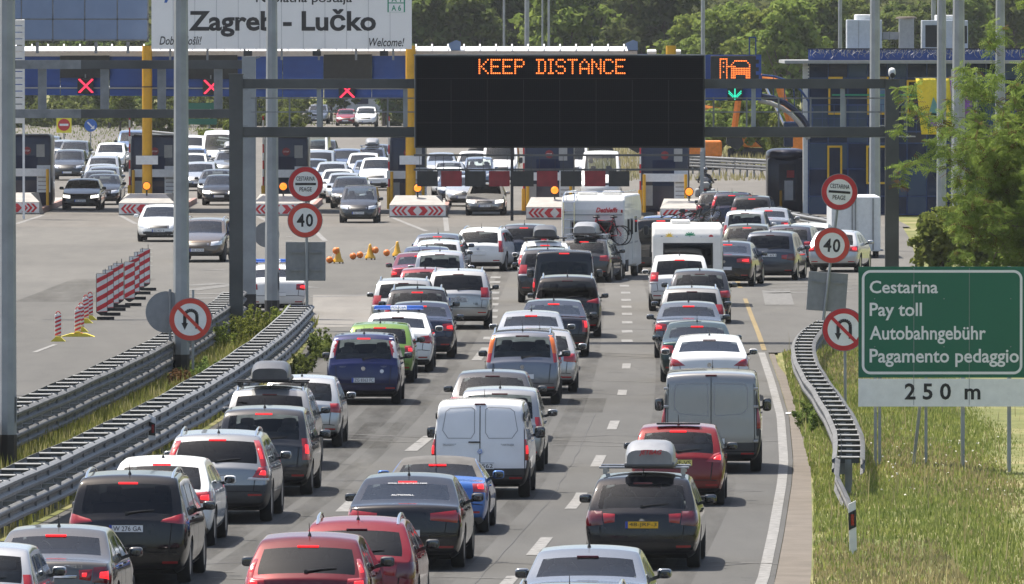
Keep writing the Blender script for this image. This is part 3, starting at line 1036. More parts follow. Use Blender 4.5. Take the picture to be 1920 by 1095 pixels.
SPECS = {
 'hatch': dict(L=4.0, W=1.69, H=1.46, ro=.66, fo=.82, belt=(.95, .86), wheel=.30,
    prof=[(0, .89), (.07, .95), (.46, 1.34), (.60, 1.42), (1.3, 1.46), (2.05, 1.41), (2.95, .97), (3.5, .87), (3.85, .73), (4.0, .56)],
    rear=(.07, .46), front=(2.05, 2.95), sides=[(.72, .98), (1.06, 1.72), (1.84, 2.74)]),
 'compact': dict(L=4.25, W=1.79, H=1.47, ro=.78, fo=.86, belt=(.98, .88), wheel=.32, tr=.72,
    prof=[(0, .90), (.10, .97), (.62, 1.36), (.76, 1.43), (1.5, 1.47), (2.2, 1.42), (3.1, .98), (3.7, .88), (4.08, .73), (4.25, .56)],
    rear=(.10, .62), front=(2.2, 3.1), sides=[(.86, 1.10), (1.18, 1.85), (1.97, 2.9)]),
 'mpv': dict(L=4.1, W=1.70, H=1.62, ro=.66, fo=.80, belt=(1.0, .92), wheel=.31, tr=.78,
    prof=[(0, .95), (.06, 1.01), (.32, 1.50), (.46, 1.585), (1.4, 1.62), (2.15, 1.57), (3.2, 1.02), (3.6, .93), (3.95, .78), (4.1, .58)],
    rear=(.06, .32), front=(2.15, 3.2), sides=[(.58, .96), (1.06, 1.78), (1.9, 2.96)]),
 'galaxy': dict(L=4.82, W=1.88, H=1.72, ro=.98, fo=.98, belt=(1.08, .96), wheel=.34, tr=.76, privacy=True, gatez=.52, refl=.34,
    prof=[(0, 1.02), (.07, 1.09), (.36, 1.58), (.52, 1.68), (1.6, 1.72), (2.6, 1.66), (3.7, 1.08), (4.25, .96), (4.62, .80), (4.82, .60)],
    rear=(.07, .36), front=(2.6, 3.7), sides=[(.62, 1.28), (1.38, 2.28), (2.40, 3.44)]),
 'wagon': dict(L=4.7, W=1.83, H=1.50, ro=.90, fo=.92, belt=(.97, .88), wheel=.325, tr=.74,
    prof=[(0, .90), (.09, .98), (.50, 1.38), (.64, 1.455), (1.6, 1.50), (2.5, 1.44), (3.35, .98), (4.05, .89), (4.52, .74), (4.7, .56)],
    rear=(.09, .50), front=(2.5, 3.35), sides=[(.74, 1.35), (1.44, 2.14), (2.26, 3.16)]),
 'cross': dict(L=4.82, W=1.87, H=1.58, ro=.98, fo=.96, belt=(1.04, .94), wheel=.35, tr=.74, gc=.21, clad=True, bumprow=3, bumpmat='plastic', spokes=10, privacy=True, refl=.48, gatez=.56,
    prof=[(0, .97), (.10, 1.05), (.46, 1.45), (.60, 1.53), (1.6, 1.58), (2.55, 1.52), (3.42, 1.05), (4.15, .96), (4.64, .80), (4.82, .60)],
    rear=(.10, .46), front=(2.55, 3.42), sides=[(.72, 1.38), (1.47, 2.2), (2.32, 3.22)]),
 'sedan': dict(L=4.65, W=1.80, H=1.46, ro=1.02, fo=.90, belt=(.98, .88), wheel=.325, tr=.72, drop=.055,
    prof=[(0, .93), (.06, 1.02), (.48, 1.05), (1.14, 1.37), (1.32, 1.43), (1.95, 1.46), (2.5, 1.42), (3.3, .99), (4.0, .90), (4.48, .75), (4.65, .56)],
    rear=(.48, 1.14), front=(2.5, 3.3), sides=[(1.30, 1.42), (1.50, 2.16), (2.28, 3.10)], gatez=.56, ant=1.5),
 'lift': dict(L=4.83, W=1.86, H=1.48, ro=1.04, fo=.95, belt=(1.0, .90), wheel=.335, tr=.70, drop=.055,
    prof=[(0, .95), (.07, 1.04), (.36, 1.07), (1.20, 1.38), (1.40, 1.44), (2.05, 1.48), (2.6, 1.44), (3.45, 1.0), (4.15, .91), (4.65, .76), (4.83, .57)],
    rear=(.36, 1.20), front=(2.6, 3.45), sides=[(1.34, 1.50), (1.58, 2.26), (2.38, 3.24)], gatez=.60, ant=1.5),
 'suv': dict(L=4.6, W=1.87, H=1.70, ro=.88, fo=.92, belt=(1.10, 1.0), wheel=.36, tr=.76, gc=.22, clad=True, bumprow=3, refl=.46, gatez=.62, privacy=True, lampdz=.04,
    prof=[(0, 1.02), (.08, 1.10), (.44, 1.56), (.58, 1.655), (1.5, 1.70), (2.4, 1.64), (3.3, 1.12), (3.95, 1.03), (4.42, .86), (4.6, .62)],
    rear=(.08, .44), front=(2.4, 3.3), sides=[(.66, 1.16), (1.24, 1.98), (2.1, 3.06)]),
 'smallsuv': dict(L=4.25, W=1.77, H=1.55, ro=.76, fo=.88, belt=(1.05, .95), wheel=.345, tr=.70, gc=.19, clad=True, refl=.42, gatez=.58, privacy=True,
    prof=[(0, .98), (.10, 1.04), (.56, 1.40), (.72, 1.50), (1.4, 1.55), (2.15, 1.50), (3.0, 1.06), (3.6, .98), (4.05, .82), (4.25, .60)],
    rear=(.10, .56), front=(2.15, 3.0), sides=[(.86, 1.12), (1.2, 1.82), (1.94, 2.82)]),
 'partner': dict(L=4.4, W=1.81, H=1.80, ro=.74, fo=.92, belt=(1.08, .98), wheel=.315, tr=.84, gc=.19, doors2=True, cargo=True, bumprow=2, bumpmat='plastic', rplan=.955, bulge=.06, lowtrim=2, exhaust=False, mirror=(.20, .22), mpaint=False,
    prof=[(0, 1.67), (.05, 1.74), (.25, 1.79), (1.6, 1.80), (2.4, 1.73), (3.3, 1.16), (3.9, 1.02), (4.24, .84), (4.4, .60)],
    roff=[.10, 0, -.03, .0, .01, .02, .07, .12], front=(2.4, 3.3), sides=[(2.0, 3.02)], gate=.90, badgez=.86, ant=2.2, bl=.20),
 'trafic': dict(L=5.0, W=1.95, H=1.96, ro=.86, fo=.96, belt=(1.16, 1.08), wheel=.33, tr=.88, gc=.20, doors2=True, cargo=True, bumprow=2, bumpmat='plastic', rplan=.965, bulge=.05, lowtrim=2, exhaust=False, mirror=(.18, .26), mpaint=False,
    prof=[(0, 1.85), (.05, 1.91), (.25, 1.955), (2.4, 1.96), (3.3, 1.88), (4.2, 1.22), (4.7, 1.05), (4.92, .86), (5.0, .62)],
    roff=[.08, 0, -.02, .0, .01, .02, .05, .09], front=(3.3, 4.2), sides=[(2.9, 3.94)], gate=.86, badgez=.75, ant=3.0, bl=.22),
 'vanglass': dict(L=4.85, W=1.90, H=1.90, ro=.90, fo=.92, belt=(1.12, 1.04), wheel=.33, tr=.84, gc=.20, bumprow=2, bumpmat='plastic', rplan=.96, bulge=.06, privacy=True, mirror=(.20, .26), mpaint=False, capglass=True,
    prof=[(0, 1.78), (.05, 1.85), (.25, 1.895), (2.2, 1.90), (3.1, 1.82), (4.05, 1.18), (4.5, 1.04), (4.76, .86), (4.85, .62)],
    roff=[.08, 0, -.02, .0, .01, .02, .10, .15], front=(3.1, 4.05), sides=[(.35, 1.35), (1.45, 2.6), (2.72, 3.78)], gate=.86, badgez=1.0, ant=3.0),
 'bus': dict(L=5.6, W=2.0, H=2.45, ro=1.1, fo=1.0, belt=(1.35, 1.15), wheel=.34, tr=.84, gc=.22, bumprow=2, rplan=.96, bulge=.06, mirror=(.22, .34), mpaint=False, capglass=True,
    prof=[(0, 2.32), (.05, 2.40), (.25, 2.445), (2.8, 2.45), (3.9, 2.32), (4.85, 1.30), (5.25, 1.12), (5.5, .92), (5.6, .66)],
    roff=[.08, 0, -.02, .0, .01, .02, .06, .10], front=(3.9, 4.85), sides=[(.4, 1.6), (1.7, 3.0), (3.15, 4.55)], gate=.86, badgez=1.0, ant=3.0),
 'roadster': dict(L=4.1, W=1.79, H=1.29, ro=.80, fo=.80, belt=(.88, .80), wheel=.33, tr=.64, gc=.14, soft=True, seaty=1.0, headz=.16, drop=.05,
    prof=[(0, .82), (.06, .90), (.60, .94), (.98, 1.19), (1.16, 1.26), (1.5, 1.29), (1.85, 1.24), (2.5, .86), (3.3, .80), (3.9, .66), (4.1, .50)],
    rear=(.60, .98), front=(1.85, 2.5), sides=[(1.16, 2.28)], gatez=.52, ant=.5, antl=.5),
}

def rails_mesh(pr, key='rails'):
    if hasattr(pr, key): return getattr(pr, key)
    S = pr.S; out = []
    y0 = (S['rear'][1] if S.get('rear') else .3) + .15; y1 = S['front'][0] - .02
    x = S['W'] / 2 * S.get('tr', .76) * .93
    for s in (1, -1):
        pts = []
        for t in np.linspace(0, 1, 9):
            y = y0 + (y1 - y0) * t
            lift = .075 * min(1., 6 * t, 6 * (1 - t)) 
            pts.append((s * x, y - S['ro'], pr.on_top(s * x, y) + lift - .01))
        q = MB(); q.tube(pts, .020, 7)
        out.append(q.mesh('roof_rail', 'chrome', smooth=50))
    setattr(pr, key, out)
    return out
BOXM = {}
def roof_box(parent, pr, kind, dx=0., letters=None):
    """luggage box on two bars: a part of the load of this car"""
    S = pr.S
    yc = (S['front'][0] + (S['rear'][1] if S.get('rear') else .4)) / 2
    top = pr.on_top(0, yc)
    col = 'box_silver' if kind == 'silver' else 'box_dark'
    x = S['W'] / 2 * S.get('tr', .76) * .98
    for yy in (yc - .42, yc + .42):
        q = MB(); q.bev((0, yy - S['ro'], top + .085), (2 * x + .10, .07, .035), .012)
        for s in (-1, 1): q.box((s * x * .93, yy - S['ro'], top + .03), (.07, .09, .10))
        link('roof_bar', q.mesh('roof_bar', 'alloy' if kind == 'silver' else 'trim'), parent)
    if kind not in BOXM:
        q = MB()
        # shaped box: flat below, domed and tapered to a pointed front
        V = []; F = []
        ny, nx = 15, 10
        def prof(t): return .12 + .88 * min(1., (1 - t) * 2.4) ** .7 * min(1., .55 + t * 3)
        for j in range(ny + 1):
            t = j / ny
            y = -.88 + 1.78 * t
            w = .39 * (1 - max(0, t - .62) ** 1.5 * 1.6) * (1 if t > .03 else .92)
            h = .36 * min(1., (.62 + 1.6 * t)) * (1 - max(0, t - .5) ** 1.6 * 2.0)
            for i in range(nx + 1):
                a = math.pi * i / nx
                c, s = math.cos(a), math.sin(a)
                V.append((w * math.copysign(abs(c) ** .45, c), y, .06 + h * abs(s) ** .5))
        for j in range(ny):
            for i in range(nx):
                a = j * (nx + 1) + i
                F.append((a, a + 1, a + nx + 2, a + nx + 1))
        o = len(V)
        F.append(tuple(range(nx + 1))[::-1]); F.append(tuple(ny * (nx + 1) + i for i in range(nx + 1)))
        q.add(V, F)
        q.bev((0, -.02, .045), (.80, 1.72, .10), .04, mi=1)
        BOXM[kind] = q.mesh('roof_box', [col, 'box_dark' if kind == 'silver' else 'trim'], smooth=50)
    o = link('roof_box', BOXM[kind], parent, (dx, yc - S['ro'] - .1, top + .10))
    if letters:
        place_text('lettering', letters, 'ink_red', o, (0.02, -.90, .24), width=.36, shear=.3, bold=.02)
    return o

PLATE_MATS = {'w': 'plate_white', 'y': 'plate_yellow', 'p': 'plate_pale', 'b': 'plate_blue'}
PM = {}
def plate_mesh(kind, eu):
    if (kind, eu) in PM: return PM[(kind, eu)]
    q = MB(); q.bev((0, 0, 0), (.52, .014, .115), .006)
    if eu: q.box((-.238, -.0085, 0), (.042, .004, .108), mi=1)
    q.box((0, -.0075, .056), (.52, .003, .006), mi=2); q.box((0, -.0075, -.056), (.52, .003, .006), mi=2)
    PM[(kind, eu)] = q.mesh('number_plate', [PLATE_MATS[kind], 'plate_blue', 'ink'])
    return PM[(kind, eu)]
GLOWS = {}
def add_vehicle(key, name, label, cat, pos, yaw, color, metal=.5, lights='corner', lit=False, third=None, plate=None, pk='w', eu=True, pz=None,
                rails=False, box=None, box_dx=0., box_letters=None, group=None, near=True, front=False, badge=True, wiper=True, ant=True, scale=None, hl_on=False, mirror_black=False, box_at=None):
    """place one vehicle: rear axle at pos; yaw = clockwise heading"""
    pr = PROTOS.get(key) or make_proto(key, SPECS[key])
    S = pr.S
    rz = -yaw + (math.pi if front else 0)
    t = thing(name, label, cat, (pos[0], pos[1], 0), group, rz)
    if scale: t.scale = scale
    colr = (*color, metal)
    hi = 0
    for nm, me, sub in pr.parts:
        if not near and nm in ('panel_seam', 'door_handle', 'interior') and False: continue
        if front and nm in ('interior',) and not near: continue
        if not near and nm in ('panel_seam', 'door_handle'): continue
        if nm == 'headlight' and hl_on:
            hi += 1
            kk = (key, hi)
            if kk not in GLOWS:
                g = me.copy(); g.materials.clear(); g.materials.append(MATS['headlight_on']); GLOWS[kk] = g
            me = GLOWS[kk]
        if nm == 'wing_mirror' and mirror_black:
            kk = ('mb', me.name)
            if kk not in GLOWS:
                g = me.copy(); g.materials[0] = MATS['plastic']; GLOWS[kk] = g
            me = GLOWS[kk]
        o = link(nm, me, t, None, colr)
        if sub:
            for sn, sm in sub:
                if near or front: link(sn, sm, o)
    for s, loc, tm, rm in pr.wheels:
        w = link('wheel', tm, t, loc)
        r = link('rim', rm, w, None)
        r.rotation_euler = (random.random() * 1.2, 0, 0 if s > 0 else math.pi)
    for me, gl in pr.lamps(lights):
        o = link('tail_light', me, t)
        if lit and not front: link('lamp_glow', gl, o)
    if third is None: third = lit
    link('brake_light', pr.brake if third else pr.brake_off, t)
    if not front:
        if ant: link('aerial', pr.antenna, t)
        if wiper and pr.wiper: link('wiper', pr.wiper, t)
        if badge: link('badge', pr.badge, t)
        for me in pr.refl: link('reflector', me, t)
        if pr.exhaust and near: link('exhaust', pr.exhaust, t)
    z = pz or (.62 if key not in ('sedan', 'lift', 'roadster') else .60)
    if not front:
        p = link('number_plate', plate_mesh(pk, eu), t, (0, pr.on_rear(0, z) - .02, z))
    else:
        y = S['L'] - S['ro'] + .02
        p = link('number_plate', plate_mesh(pk, eu), t, (0, y + .19, .45)); p.rotation_euler = (0, 0, math.pi)
    if plate and near: place_text('lettering', plate, 'ink', p, (.02, -.009, 0), width=.43, height=.072)
    if rails:
        for me in rails_mesh(pr): link('roof_rail', me, t)
    if box: roof_box(t, pr, box, box_dx, box_letters)
    return t, pr
# ================================================================== ground, road, markings
def surface_mats():
    # old pale asphalt: lane wear, patches, fine grain, cracks
    for nm, base, amp in (('asphalt', (.079, .077, .072), 1.1), ('asphalt_far', (.132, .122, .108), .9), ('apron', (.17, .16, .145), .8)):
        m, nt, out = new_mat(nm)
        b = principled(nt, out, base, .88, spec=.3)
        big = noise(nt, .09, 5., .6, vec_scale=(1, .25, 1))
        r1 = ramp(nt, big.outputs['Fac'], [(.3, tuple(c * (1 - .16 * amp) for c in base)), (.7, tuple(c * (1 + .14 * amp) for c in base))])
        mid = noise(nt, 1.1, 6., .65, vec_scale=(1, .12, 1))
        r2 = ramp(nt, mid.outputs['Fac'], [(.3, (.86, .86, .86)), (.7, (1.10, 1.10, 1.09))])
        c = mixc(nt, 1., r1.outputs[0], r2.outputs[0], 'MULTIPLY')
        fine = noise(nt, 22., 3., .7)
        r3 = ramp(nt, fine.outputs['Fac'], [(.25, (.82, .82, .82)), (.75, (1.14, 1.14, 1.14))])
        c = mixc(nt, 1., c, r3.outputs[0], 'MULTIPLY')
        # cracks
        tc = nt.nodes.new('ShaderNodeTexCoord')
        dn = noise(nt, .6, 3.)
        vo = nt.nodes.new('ShaderNodeTexVoronoi'); vo.feature = 'DISTANCE_TO_EDGE'; vo.inputs['Scale'].default_value = .12
        ad = nt.nodes.new('ShaderNodeVectorMath'); ad.operation = 'MULTIPLY_ADD'
        nt.links.new(dn.outputs['Color'], ad.inputs[0]); ad.inputs[1].default_value = (3, 3, 0); nt.links.new(tc.outputs['Object'], ad.inputs[2])
        nt.links.new(ad.outputs[0], vo.inputs['Vector'])
        r4 = ramp(nt, vo.outputs[0], [(.0, (.55, .55, .55)), (.0035, (1, 1, 1))])
        c = mixc(nt, .7, c, r4.outputs[0], 'MULTIPLY')
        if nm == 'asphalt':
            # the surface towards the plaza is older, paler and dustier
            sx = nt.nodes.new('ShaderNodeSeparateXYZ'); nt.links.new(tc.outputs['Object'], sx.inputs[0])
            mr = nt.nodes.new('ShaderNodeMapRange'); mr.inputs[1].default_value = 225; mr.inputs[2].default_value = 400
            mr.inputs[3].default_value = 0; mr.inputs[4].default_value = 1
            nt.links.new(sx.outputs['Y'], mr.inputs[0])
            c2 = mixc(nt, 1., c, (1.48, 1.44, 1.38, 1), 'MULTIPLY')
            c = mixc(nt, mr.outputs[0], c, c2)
        nt.links.new(c, b.inputs['Base Color'])
        bp = nt.nodes.new('ShaderNodeBump'); bp.inputs['Strength'].default_value = .25; bp.inputs['Distance'].default_value = .01
        nt.links.new(fine.outputs['Fac'], bp.inputs['Height']); nt.links.new(bp.outputs[0], b.inputs['Normal'])
    for nm, base in (('paint_white', (.225, .22, .21)), ('paint_faded', (.15, .146, .137)), ('paint_yellow', (.24, .18, .085))):
        m, nt, out = new_mat(nm)
        b = principled(nt, out, base, .8, spec=.3)
        n = noise(nt, 5., 6., .7)
        r = ramp(nt, n.outputs['Fac'], [(.34, tuple(c * .5 for c in base)), (.55, base), (.8, tuple(min(1, c * 1.12) for c in base))])
        nt.links.new(r.outputs[0], b.inputs['Base Color'])
    m, nt, out = new_mat('ground_soil')
    b = principled(nt, out, (.2, .18, .1), .95, spec=.2)
    n = noise(nt, .25, 6., .65)
    n2 = noise(nt, 5., 5., .7)
    r = ramp(nt, n.outputs['Fac'], [(.30, (.085, .105, .03)), (.5, (.15, .155, .055)), (.68, (.27, .235, .12))])
    r2 = ramp(nt, n2.outputs['Fac'], [(.3, (.75, .75, .75)), (.7, (1.2, 1.2, 1.2))])
    c = mixc(nt, 1., r.outputs[0], r2.outputs[0], 'MULTIPLY')
    nt.links.new(c, b.inputs['Base Color'])
    m, nt, out = new_mat('verge')
    base = (.30, .245, .19)
    b = principled(nt, out, base, .92, spec=.2)
    n = noise(nt, 1.2, 6., .7)
    r = ramp(nt, n.outputs['Fac'], [(.3, (.11, .097, .08)), (.6, (.155, .134, .112)), (.8, (.185, .165, .142))])
    nt.links.new(r.outputs[0], b.inputs['Base Color'])
    for nm, dark, lo, hi in (('oil_stain', (.026, .025, .024), .0, .40), ('tyre_polish', (.040, .038, .036), .0, .28), ('patch_repair', (.06, .058, .054), .06, .30)):
        m, nt, out = new_mat(nm)
        d = nt.nodes.new('ShaderNodeBsdfDiffuse'); d.inputs[0].default_value = (*dark, 1)
        tr = nt.nodes.new('ShaderNodeBsdfTransparent')
        n = noise(nt, 1.3, 6., .7, vec_scale=(1, .10, 1)); rr = ramp(nt, n.outputs['Fac'], [(.36, (lo,) * 3), (.72, (hi,) * 3)])
        mx = nt.nodes.new('ShaderNodeMixShader')
        nt.links.new(rr.outputs[0], mx.inputs[0]); nt.links.new(tr.outputs[0], mx.inputs[1]); nt.links.new(d.outputs[0], mx.inputs[2])
        nt.links.new(mx.outputs[0], out.inputs['Surface'])
    m, nt, out = new_mat('tar')
    principled(nt, out, (.06, .057, .055), .7)
surface_mats()

def sheet(name, pts, z, mat, kind='structure', label=None, sub=None):
    """flat sheet from a closed outline of (x, y)"""
    q = MB(); q.add([(x, y, z) for x, y in pts], [tuple(range(len(pts)))])
    o = q.build(name, mat, fixn=False)
    if o.data.polygons[0].normal.z < 0: o.data.flip_normals()
    if kind: o['kind'] = kind
    return o
def ribbon(name, pts, w, z, mat, parent=None):
    """flat strip of constant width along (x, y) points"""
    q = MB(); V = []; F = []
    n = len(pts)
    for i, p in enumerate(pts):
        a = Vector(pts[max(i - 1, 0)]); b = Vector(pts[min(i + 1, n - 1)])
        t = (b - a).normalized(); nx, ny = -t.y * w / 2, t.x * w / 2
        V += [(p[0] + nx, p[1] + ny, z), (p[0] - nx, p[1] - ny, z)]
    for i in range(n - 1): F.append((2 * i, 2 * i + 1, 2 * i + 3, 2 * i + 2))
    q.add(V, F)
    o = q.build(name, mat, parent, fixn=False)
    if o.data.polygons[0].normal.z < 0: o.data.flip_normals()
    return o
def XY(px, py):
    g = G(px, py); return (g.x, g.y)

# earth to the horizon
def make_ground():
    q = MB()
    q.add([(-3000, -300, -.06), (3000, -300, -.06), (3000, 7000, -.06), (-3000, 7000, -.06)], [(0, 1, 2, 3)])
    o = q.build('ground', 'ground_soil'); o['kind'] = 'structure'
make_ground()

EDGE_PX = [(1445, 1095), (1464, 1000), (1479, 906), (1482, 864), (1475, 781), (1456, 715), (1437, 661)]
EDGE = [XY(*p) for p in EDGE_PX]
EDGE = [(EDGE[0][0] - 4.6, 90.), (EDGE[0][0] - 1.6, 135.)] + EDGE
def edge_x(Y): return float(np.interp(Y, [e[1] for e in EDGE], [e[0] for e in EDGE]))

def make_road():
    right = [(x + .05, y) for x, y in EDGE]
    apron_edge = [(9.5, 279.5), (11.5, 290.), (13.0, 310.), (13.8, 330.), (14.5, 380.), (16., 430.), (17., 470.)]
    out = [(-120., 90.)] + right + apron_edge + [(17., 560.), (-120., 560.)]
    q = MB(); q.add([(x, y, 0) for x, y in out], [tuple(range(len(out)))])
    # ears need triangulation: do it through bmesh
    o = q.build('road', 'asphalt', fixn=False)
    bm = bmesh.new(); bm.from_mesh(o.data); bmesh.ops.triangulate(bm, faces=bm.faces); bm.to_mesh(o.data); bm.free()
    if o.data.polygons[0].normal.z < 0: o.data.flip_normals()
    o['kind'] = 'structure'
    road = o
    # paler toll plaza concrete and the roads beyond
    p = sheet('toll_plaza', [(-70, 452.), (16.9, 452.), (16.9, 559.), (-70, 559.)], .004, 'asphalt_far')
    far = sheet('far_road', [(-60, 560.2), (16.9, 560.2), (14, 700.), (2, 900.), (-14, 1250.), (-34, 1250.), (-40, 1000.), (-62, 760.)], -.002, 'asphalt_far')
    far2 = sheet('side_road', [(10, 640.), (40., 600.), (60., 604.), (60., 613.), (38., 610.), (8, 652.)], .006, 'asphalt_far')
    # concrete strip beyond the edge line
    V = []; F = []
    wd = lambda y: float(np.interp(y, [120, 164, 200, 230, 255, 280], [.9, .62, .40, .30, .22, .1]))
    ys = list(np.linspace(100, 278, 60))
    for i, y in enumerate(ys):
        x = edge_x(y) + .06
        V += [(x, y, .004), (x + wd(y) + .03 * math.sin(y * 1.7), y, .004)]
        if i: F.append((2 * i - 2, 2 * i - 1, 2 * i + 1, 2 * i))
    q = MB(); q.add(V, F); o = q.build('shoulder', 'verge'); o['kind'] = 'structure'
    # dusty apron by the gore on the left and by the ramp on the right
    sheet('pale_concrete', [XY(587, 553), XY(700, 553), XY(690, 612), XY(585, 615)], .004, 'apron')
    return road
road = make_road()

def make_marks():
    n = 0
    def mark(pts, w, mat='paint_white'):
        ribbon('painted_line', pts, w, .008, mat, road)
    # right edge line
    ys = np.linspace(100, 279, 50)
    mark([(edge_x(y) - .13, y) for y in ys], .18)
    # yellow line into the toll lanes
    mark([XY(1433, 657), XY(1422, 625), XY(1408, 590), XY(1397, 560)], .13, 'paint_yellow')
    mark([XY(1388, 540), XY(1381, 524)], .16, 'paint_yellow')
    # dashes between middle and right lanes (near: long, far: short block marks)
    for ya, yb in ((160, 166), (172.5, 178.5), (189, 195.5), (207, 212.5), (226, 231), (247, 250.5), (266, 270)):
        mark([(road_x(y), y) for y in np.linspace(ya, yb, 4)], .21)
    for y in (288, 297, 306, 315, 323, 331, 340, 349, 358, 368, 379, 391, 404):
        mark([(road_x(y), y), (road_x(y) + .01, y + 2.4)], .30)
    # dashes between left and middle lanes
    for (x0, y0), (x1, y1) in (((770, 846), (806, 818)), ((893, 676), (912, 652)), ((642, 960), (668, 935))):
        mark([XY(x0, y0), XY(x1, y1)], .26)
    for py in (637, 612, 597, 585, 573, 562, 551, 541, 531, 522):
        a = G(917 + (637 - py) * .10, py); mark([(a.x, a.y), (a.x + .02, a.y + 2.6)], .34)
    # thin white detector lines cut across the lanes
    for pts in (((604, 812), (820, 822)), ((604, 822), (790, 831)), ((1036, 825), (1190, 832)), ((1036, 834), (1186, 838)), ((1400, 826), (1462, 828)),
                ((855, 658), (905, 660)), ((1095, 660), (1236, 666)), ((1095, 665), (1240, 671)), ((770, 653), (905, 657)), ((1090, 713), (1230, 717)),
                ((800, 1081), (960, 1086)), ((395, 1072), (440, 1073)), ((398, 1084), (470, 1087)), ((756, 655), (860, 658)), ((690, 700), (830, 705)), ((1460, 1058), (1330, 1054))):
        mark([XY(*pts[0]), XY(*pts[1])], .11 if pts[0][1] > 700 else .16, 'paint_faded')
    # left gore: chevron area and hatching
    for pts, w in ((((585, 557), (705, 553)), .9), (((440, 523), (590, 540)), .5), (((352, 545), (470, 530)), .7), (((352, 552), (560, 548)), 1.2), (((352, 560), (560, 556)), 1.2), (((352, 536), (420, 531)), .8),
                   (((390, 507), (430, 505)), .5)):
        mark([XY(*pts[0]), XY(*pts[1])], w, 'paint_faded')
    for y in (458, 466, 474, 482, 490, 498): mark([XY(279, y), XY(286, y)], .9)
    for y in (444, 452): mark([XY(536, y), XY(548, y)], .8)
    # lines fanning out from the islands
    for pts in (((555, 400), (610, 452)), ((835, 408), (838, 434)), ((730, 406), (800, 434)), ((225, 404), (255, 420)), ((480, 404), (520, 424)), ((80, 404), (30, 420)), ((1060, 412), (1110, 440)),
                ((64, 661), (104, 646))):
        mark([XY(*pts[0]), XY(*pts[1])], .22 if pts[0][1] < 500 else .14, 'paint_white')
    for y in (526, 532, 538, 544, 550): mark([XY(1440, y), XY(1600, y - 3)], .7, 'paint_faded')
    mark([XY(1462, 572), XY(1455, 545)], .9, 'paint_faded')
    # worn wheel paths, oil drips down the lane middles, patched repairs
    for lane in (1.8, -1.8, -5.4):
        ys2 = np.linspace(130, 400, 60)
        for off, w, mt, nm in ((-.78, .42, 'tyre_polish', 'wheel_path'), (.78, .42, 'tyre_polish', 'wheel_path'), (0., .75, 'oil_stain', 'oil_trail')):
            ribbon(nm, [(road_x(y) + lane * (1 - .0006 * (y - 200)) + off, y) for y in ys2], w, .0035, mt, road)
    for x, y, w, l in ((1.4, 236., 1.2, 9.), (-3.0, 216., .9, 14.), (2.6, 196., .7, 6.), (-5.8, 262., 1.6, 11.), (5.0, 300., 1.3, 16.), (-18., 260., 2.2, 20.), (-14., 330., 2.8, 30.), (-22., 380., 3., 24.), (1.2, 330., 1.0, 18.)):
        ribbon('patched_repair', [(x, y), (x + .02 * l, y + l)], w, .0045, 'patch_repair', road)
    for k in range(9):
        y = 170 + k * 26.; x0 = edge_x(min(y, 278)) - 10.9
        ribbon('sealed_crack', [(x0 + i * .55, y + .5 * math.sin(i * 1.7 + k * 2.1) + .03 * i * (k % 3 - 1)) for i in range(20)], .10, .0055, 'tar', road)
    # tar-filled joint
    ribbon('tar_joint', [XY(1285, 1095), XY(1010, 905)] and [(road_x(y) - .5 + .02 * math.sin(y), y) for y in np.linspace(150, 235, 30)], .012, .007, 'tar', road)
    ribbon('tar_joint', [(x, 250 + .25 * x + .08 * math.sin(x * 5)) for x in np.linspace(-30, -10.4, 40)], .5, .007, 'tar', road)
make_marks()

# grass verge on the right and the planted median on the left: earth sheets
MED_L = [(-14.2, 130.), (-11.6, 175.), (-9.95, 205.), (-9.2, 223.), (-8.4, 250.), (-7.85, 279.), (-7.6, 300.)]     # far side barrier, front face
MED_R = [(-11.4, 130.), (-9.9, 152.), (-8.47, 176.5), (-7.6, 193.4), (-6.95, 207.7), (-5.93, 246.8), (-5.41, 288.6)]  # near barrier, front face
_fit = {}
def medx(line, Y):
    k = id(line)
    if k not in _fit: _fit[k] = np.polyfit([p[1] for p in line], [p[0] for p in line], 3)
    return float(np.polyval(_fit[k], Y))
def make_verges():
    ys = list(np.linspace(130, 300, 40))
    outl = [(medx(MED_R, y) - .05, y) for y in ys] + [(-6.4, 306.)] + [(medx(MED_L, y) - .5, y) for y in reversed(ys)]
    q = MB(); V = []; F = []
    for i, y in enumerate(ys):
        a, b = medx(MED_L, y) - .5, medx(MED_R, y) - .05
        for k in range(5):
            t = k / 4
            V.append((a + (b - a) * t, y, .01 + .09 * math.sin(math.pi * t)))
        if i:
            for k in range(4):
                p = (i - 1) * 5 + k; F.append((p, p + 1, p + 6, p + 5))
    q.add(V, F); o = q.build('median_ground', 'ground_soil', smooth=60); o['kind'] = 'structure'
    # grass bank right of the road, falling gently away
    V = []; F = []; nx = 14
    ys = list(np.linspace(95, 330, 60))
    for i, y in enumerate(ys):
        x0 = edge_x(min(y, 278)) + float(np.interp(y, [95, 164, 200, 278, 286, 300, 330], [.7, .62, .42, .25, 1.6, 3.2, 7.5]))
        for k in range(nx + 1):
            t = (k / nx) ** 1.6
            x = x0 + 40 * t
            V.append((x, y, .006 + bank_z(x, y)))
        if i:
            for k in range(nx):
                p = (i - 1) * (nx + 1) + k; F.append((p, p + 1, p + nx + 2, p + nx + 1))
    q = MB(); q.add(V, F); o = q.build('grass_bank', 'ground_soil', smooth=60); o['kind'] = 'structure'
def bank_z(x, y):
    x0 = edge_x(min(y, 278)) + .6
    d = max(0., x - x0)
    return .05 * min(1., d) - .11 * max(0., min(d - 2.2, 3.)) + .02 * math.sin(x * 1.3 + y * .2) * min(1., d)
make_verges()

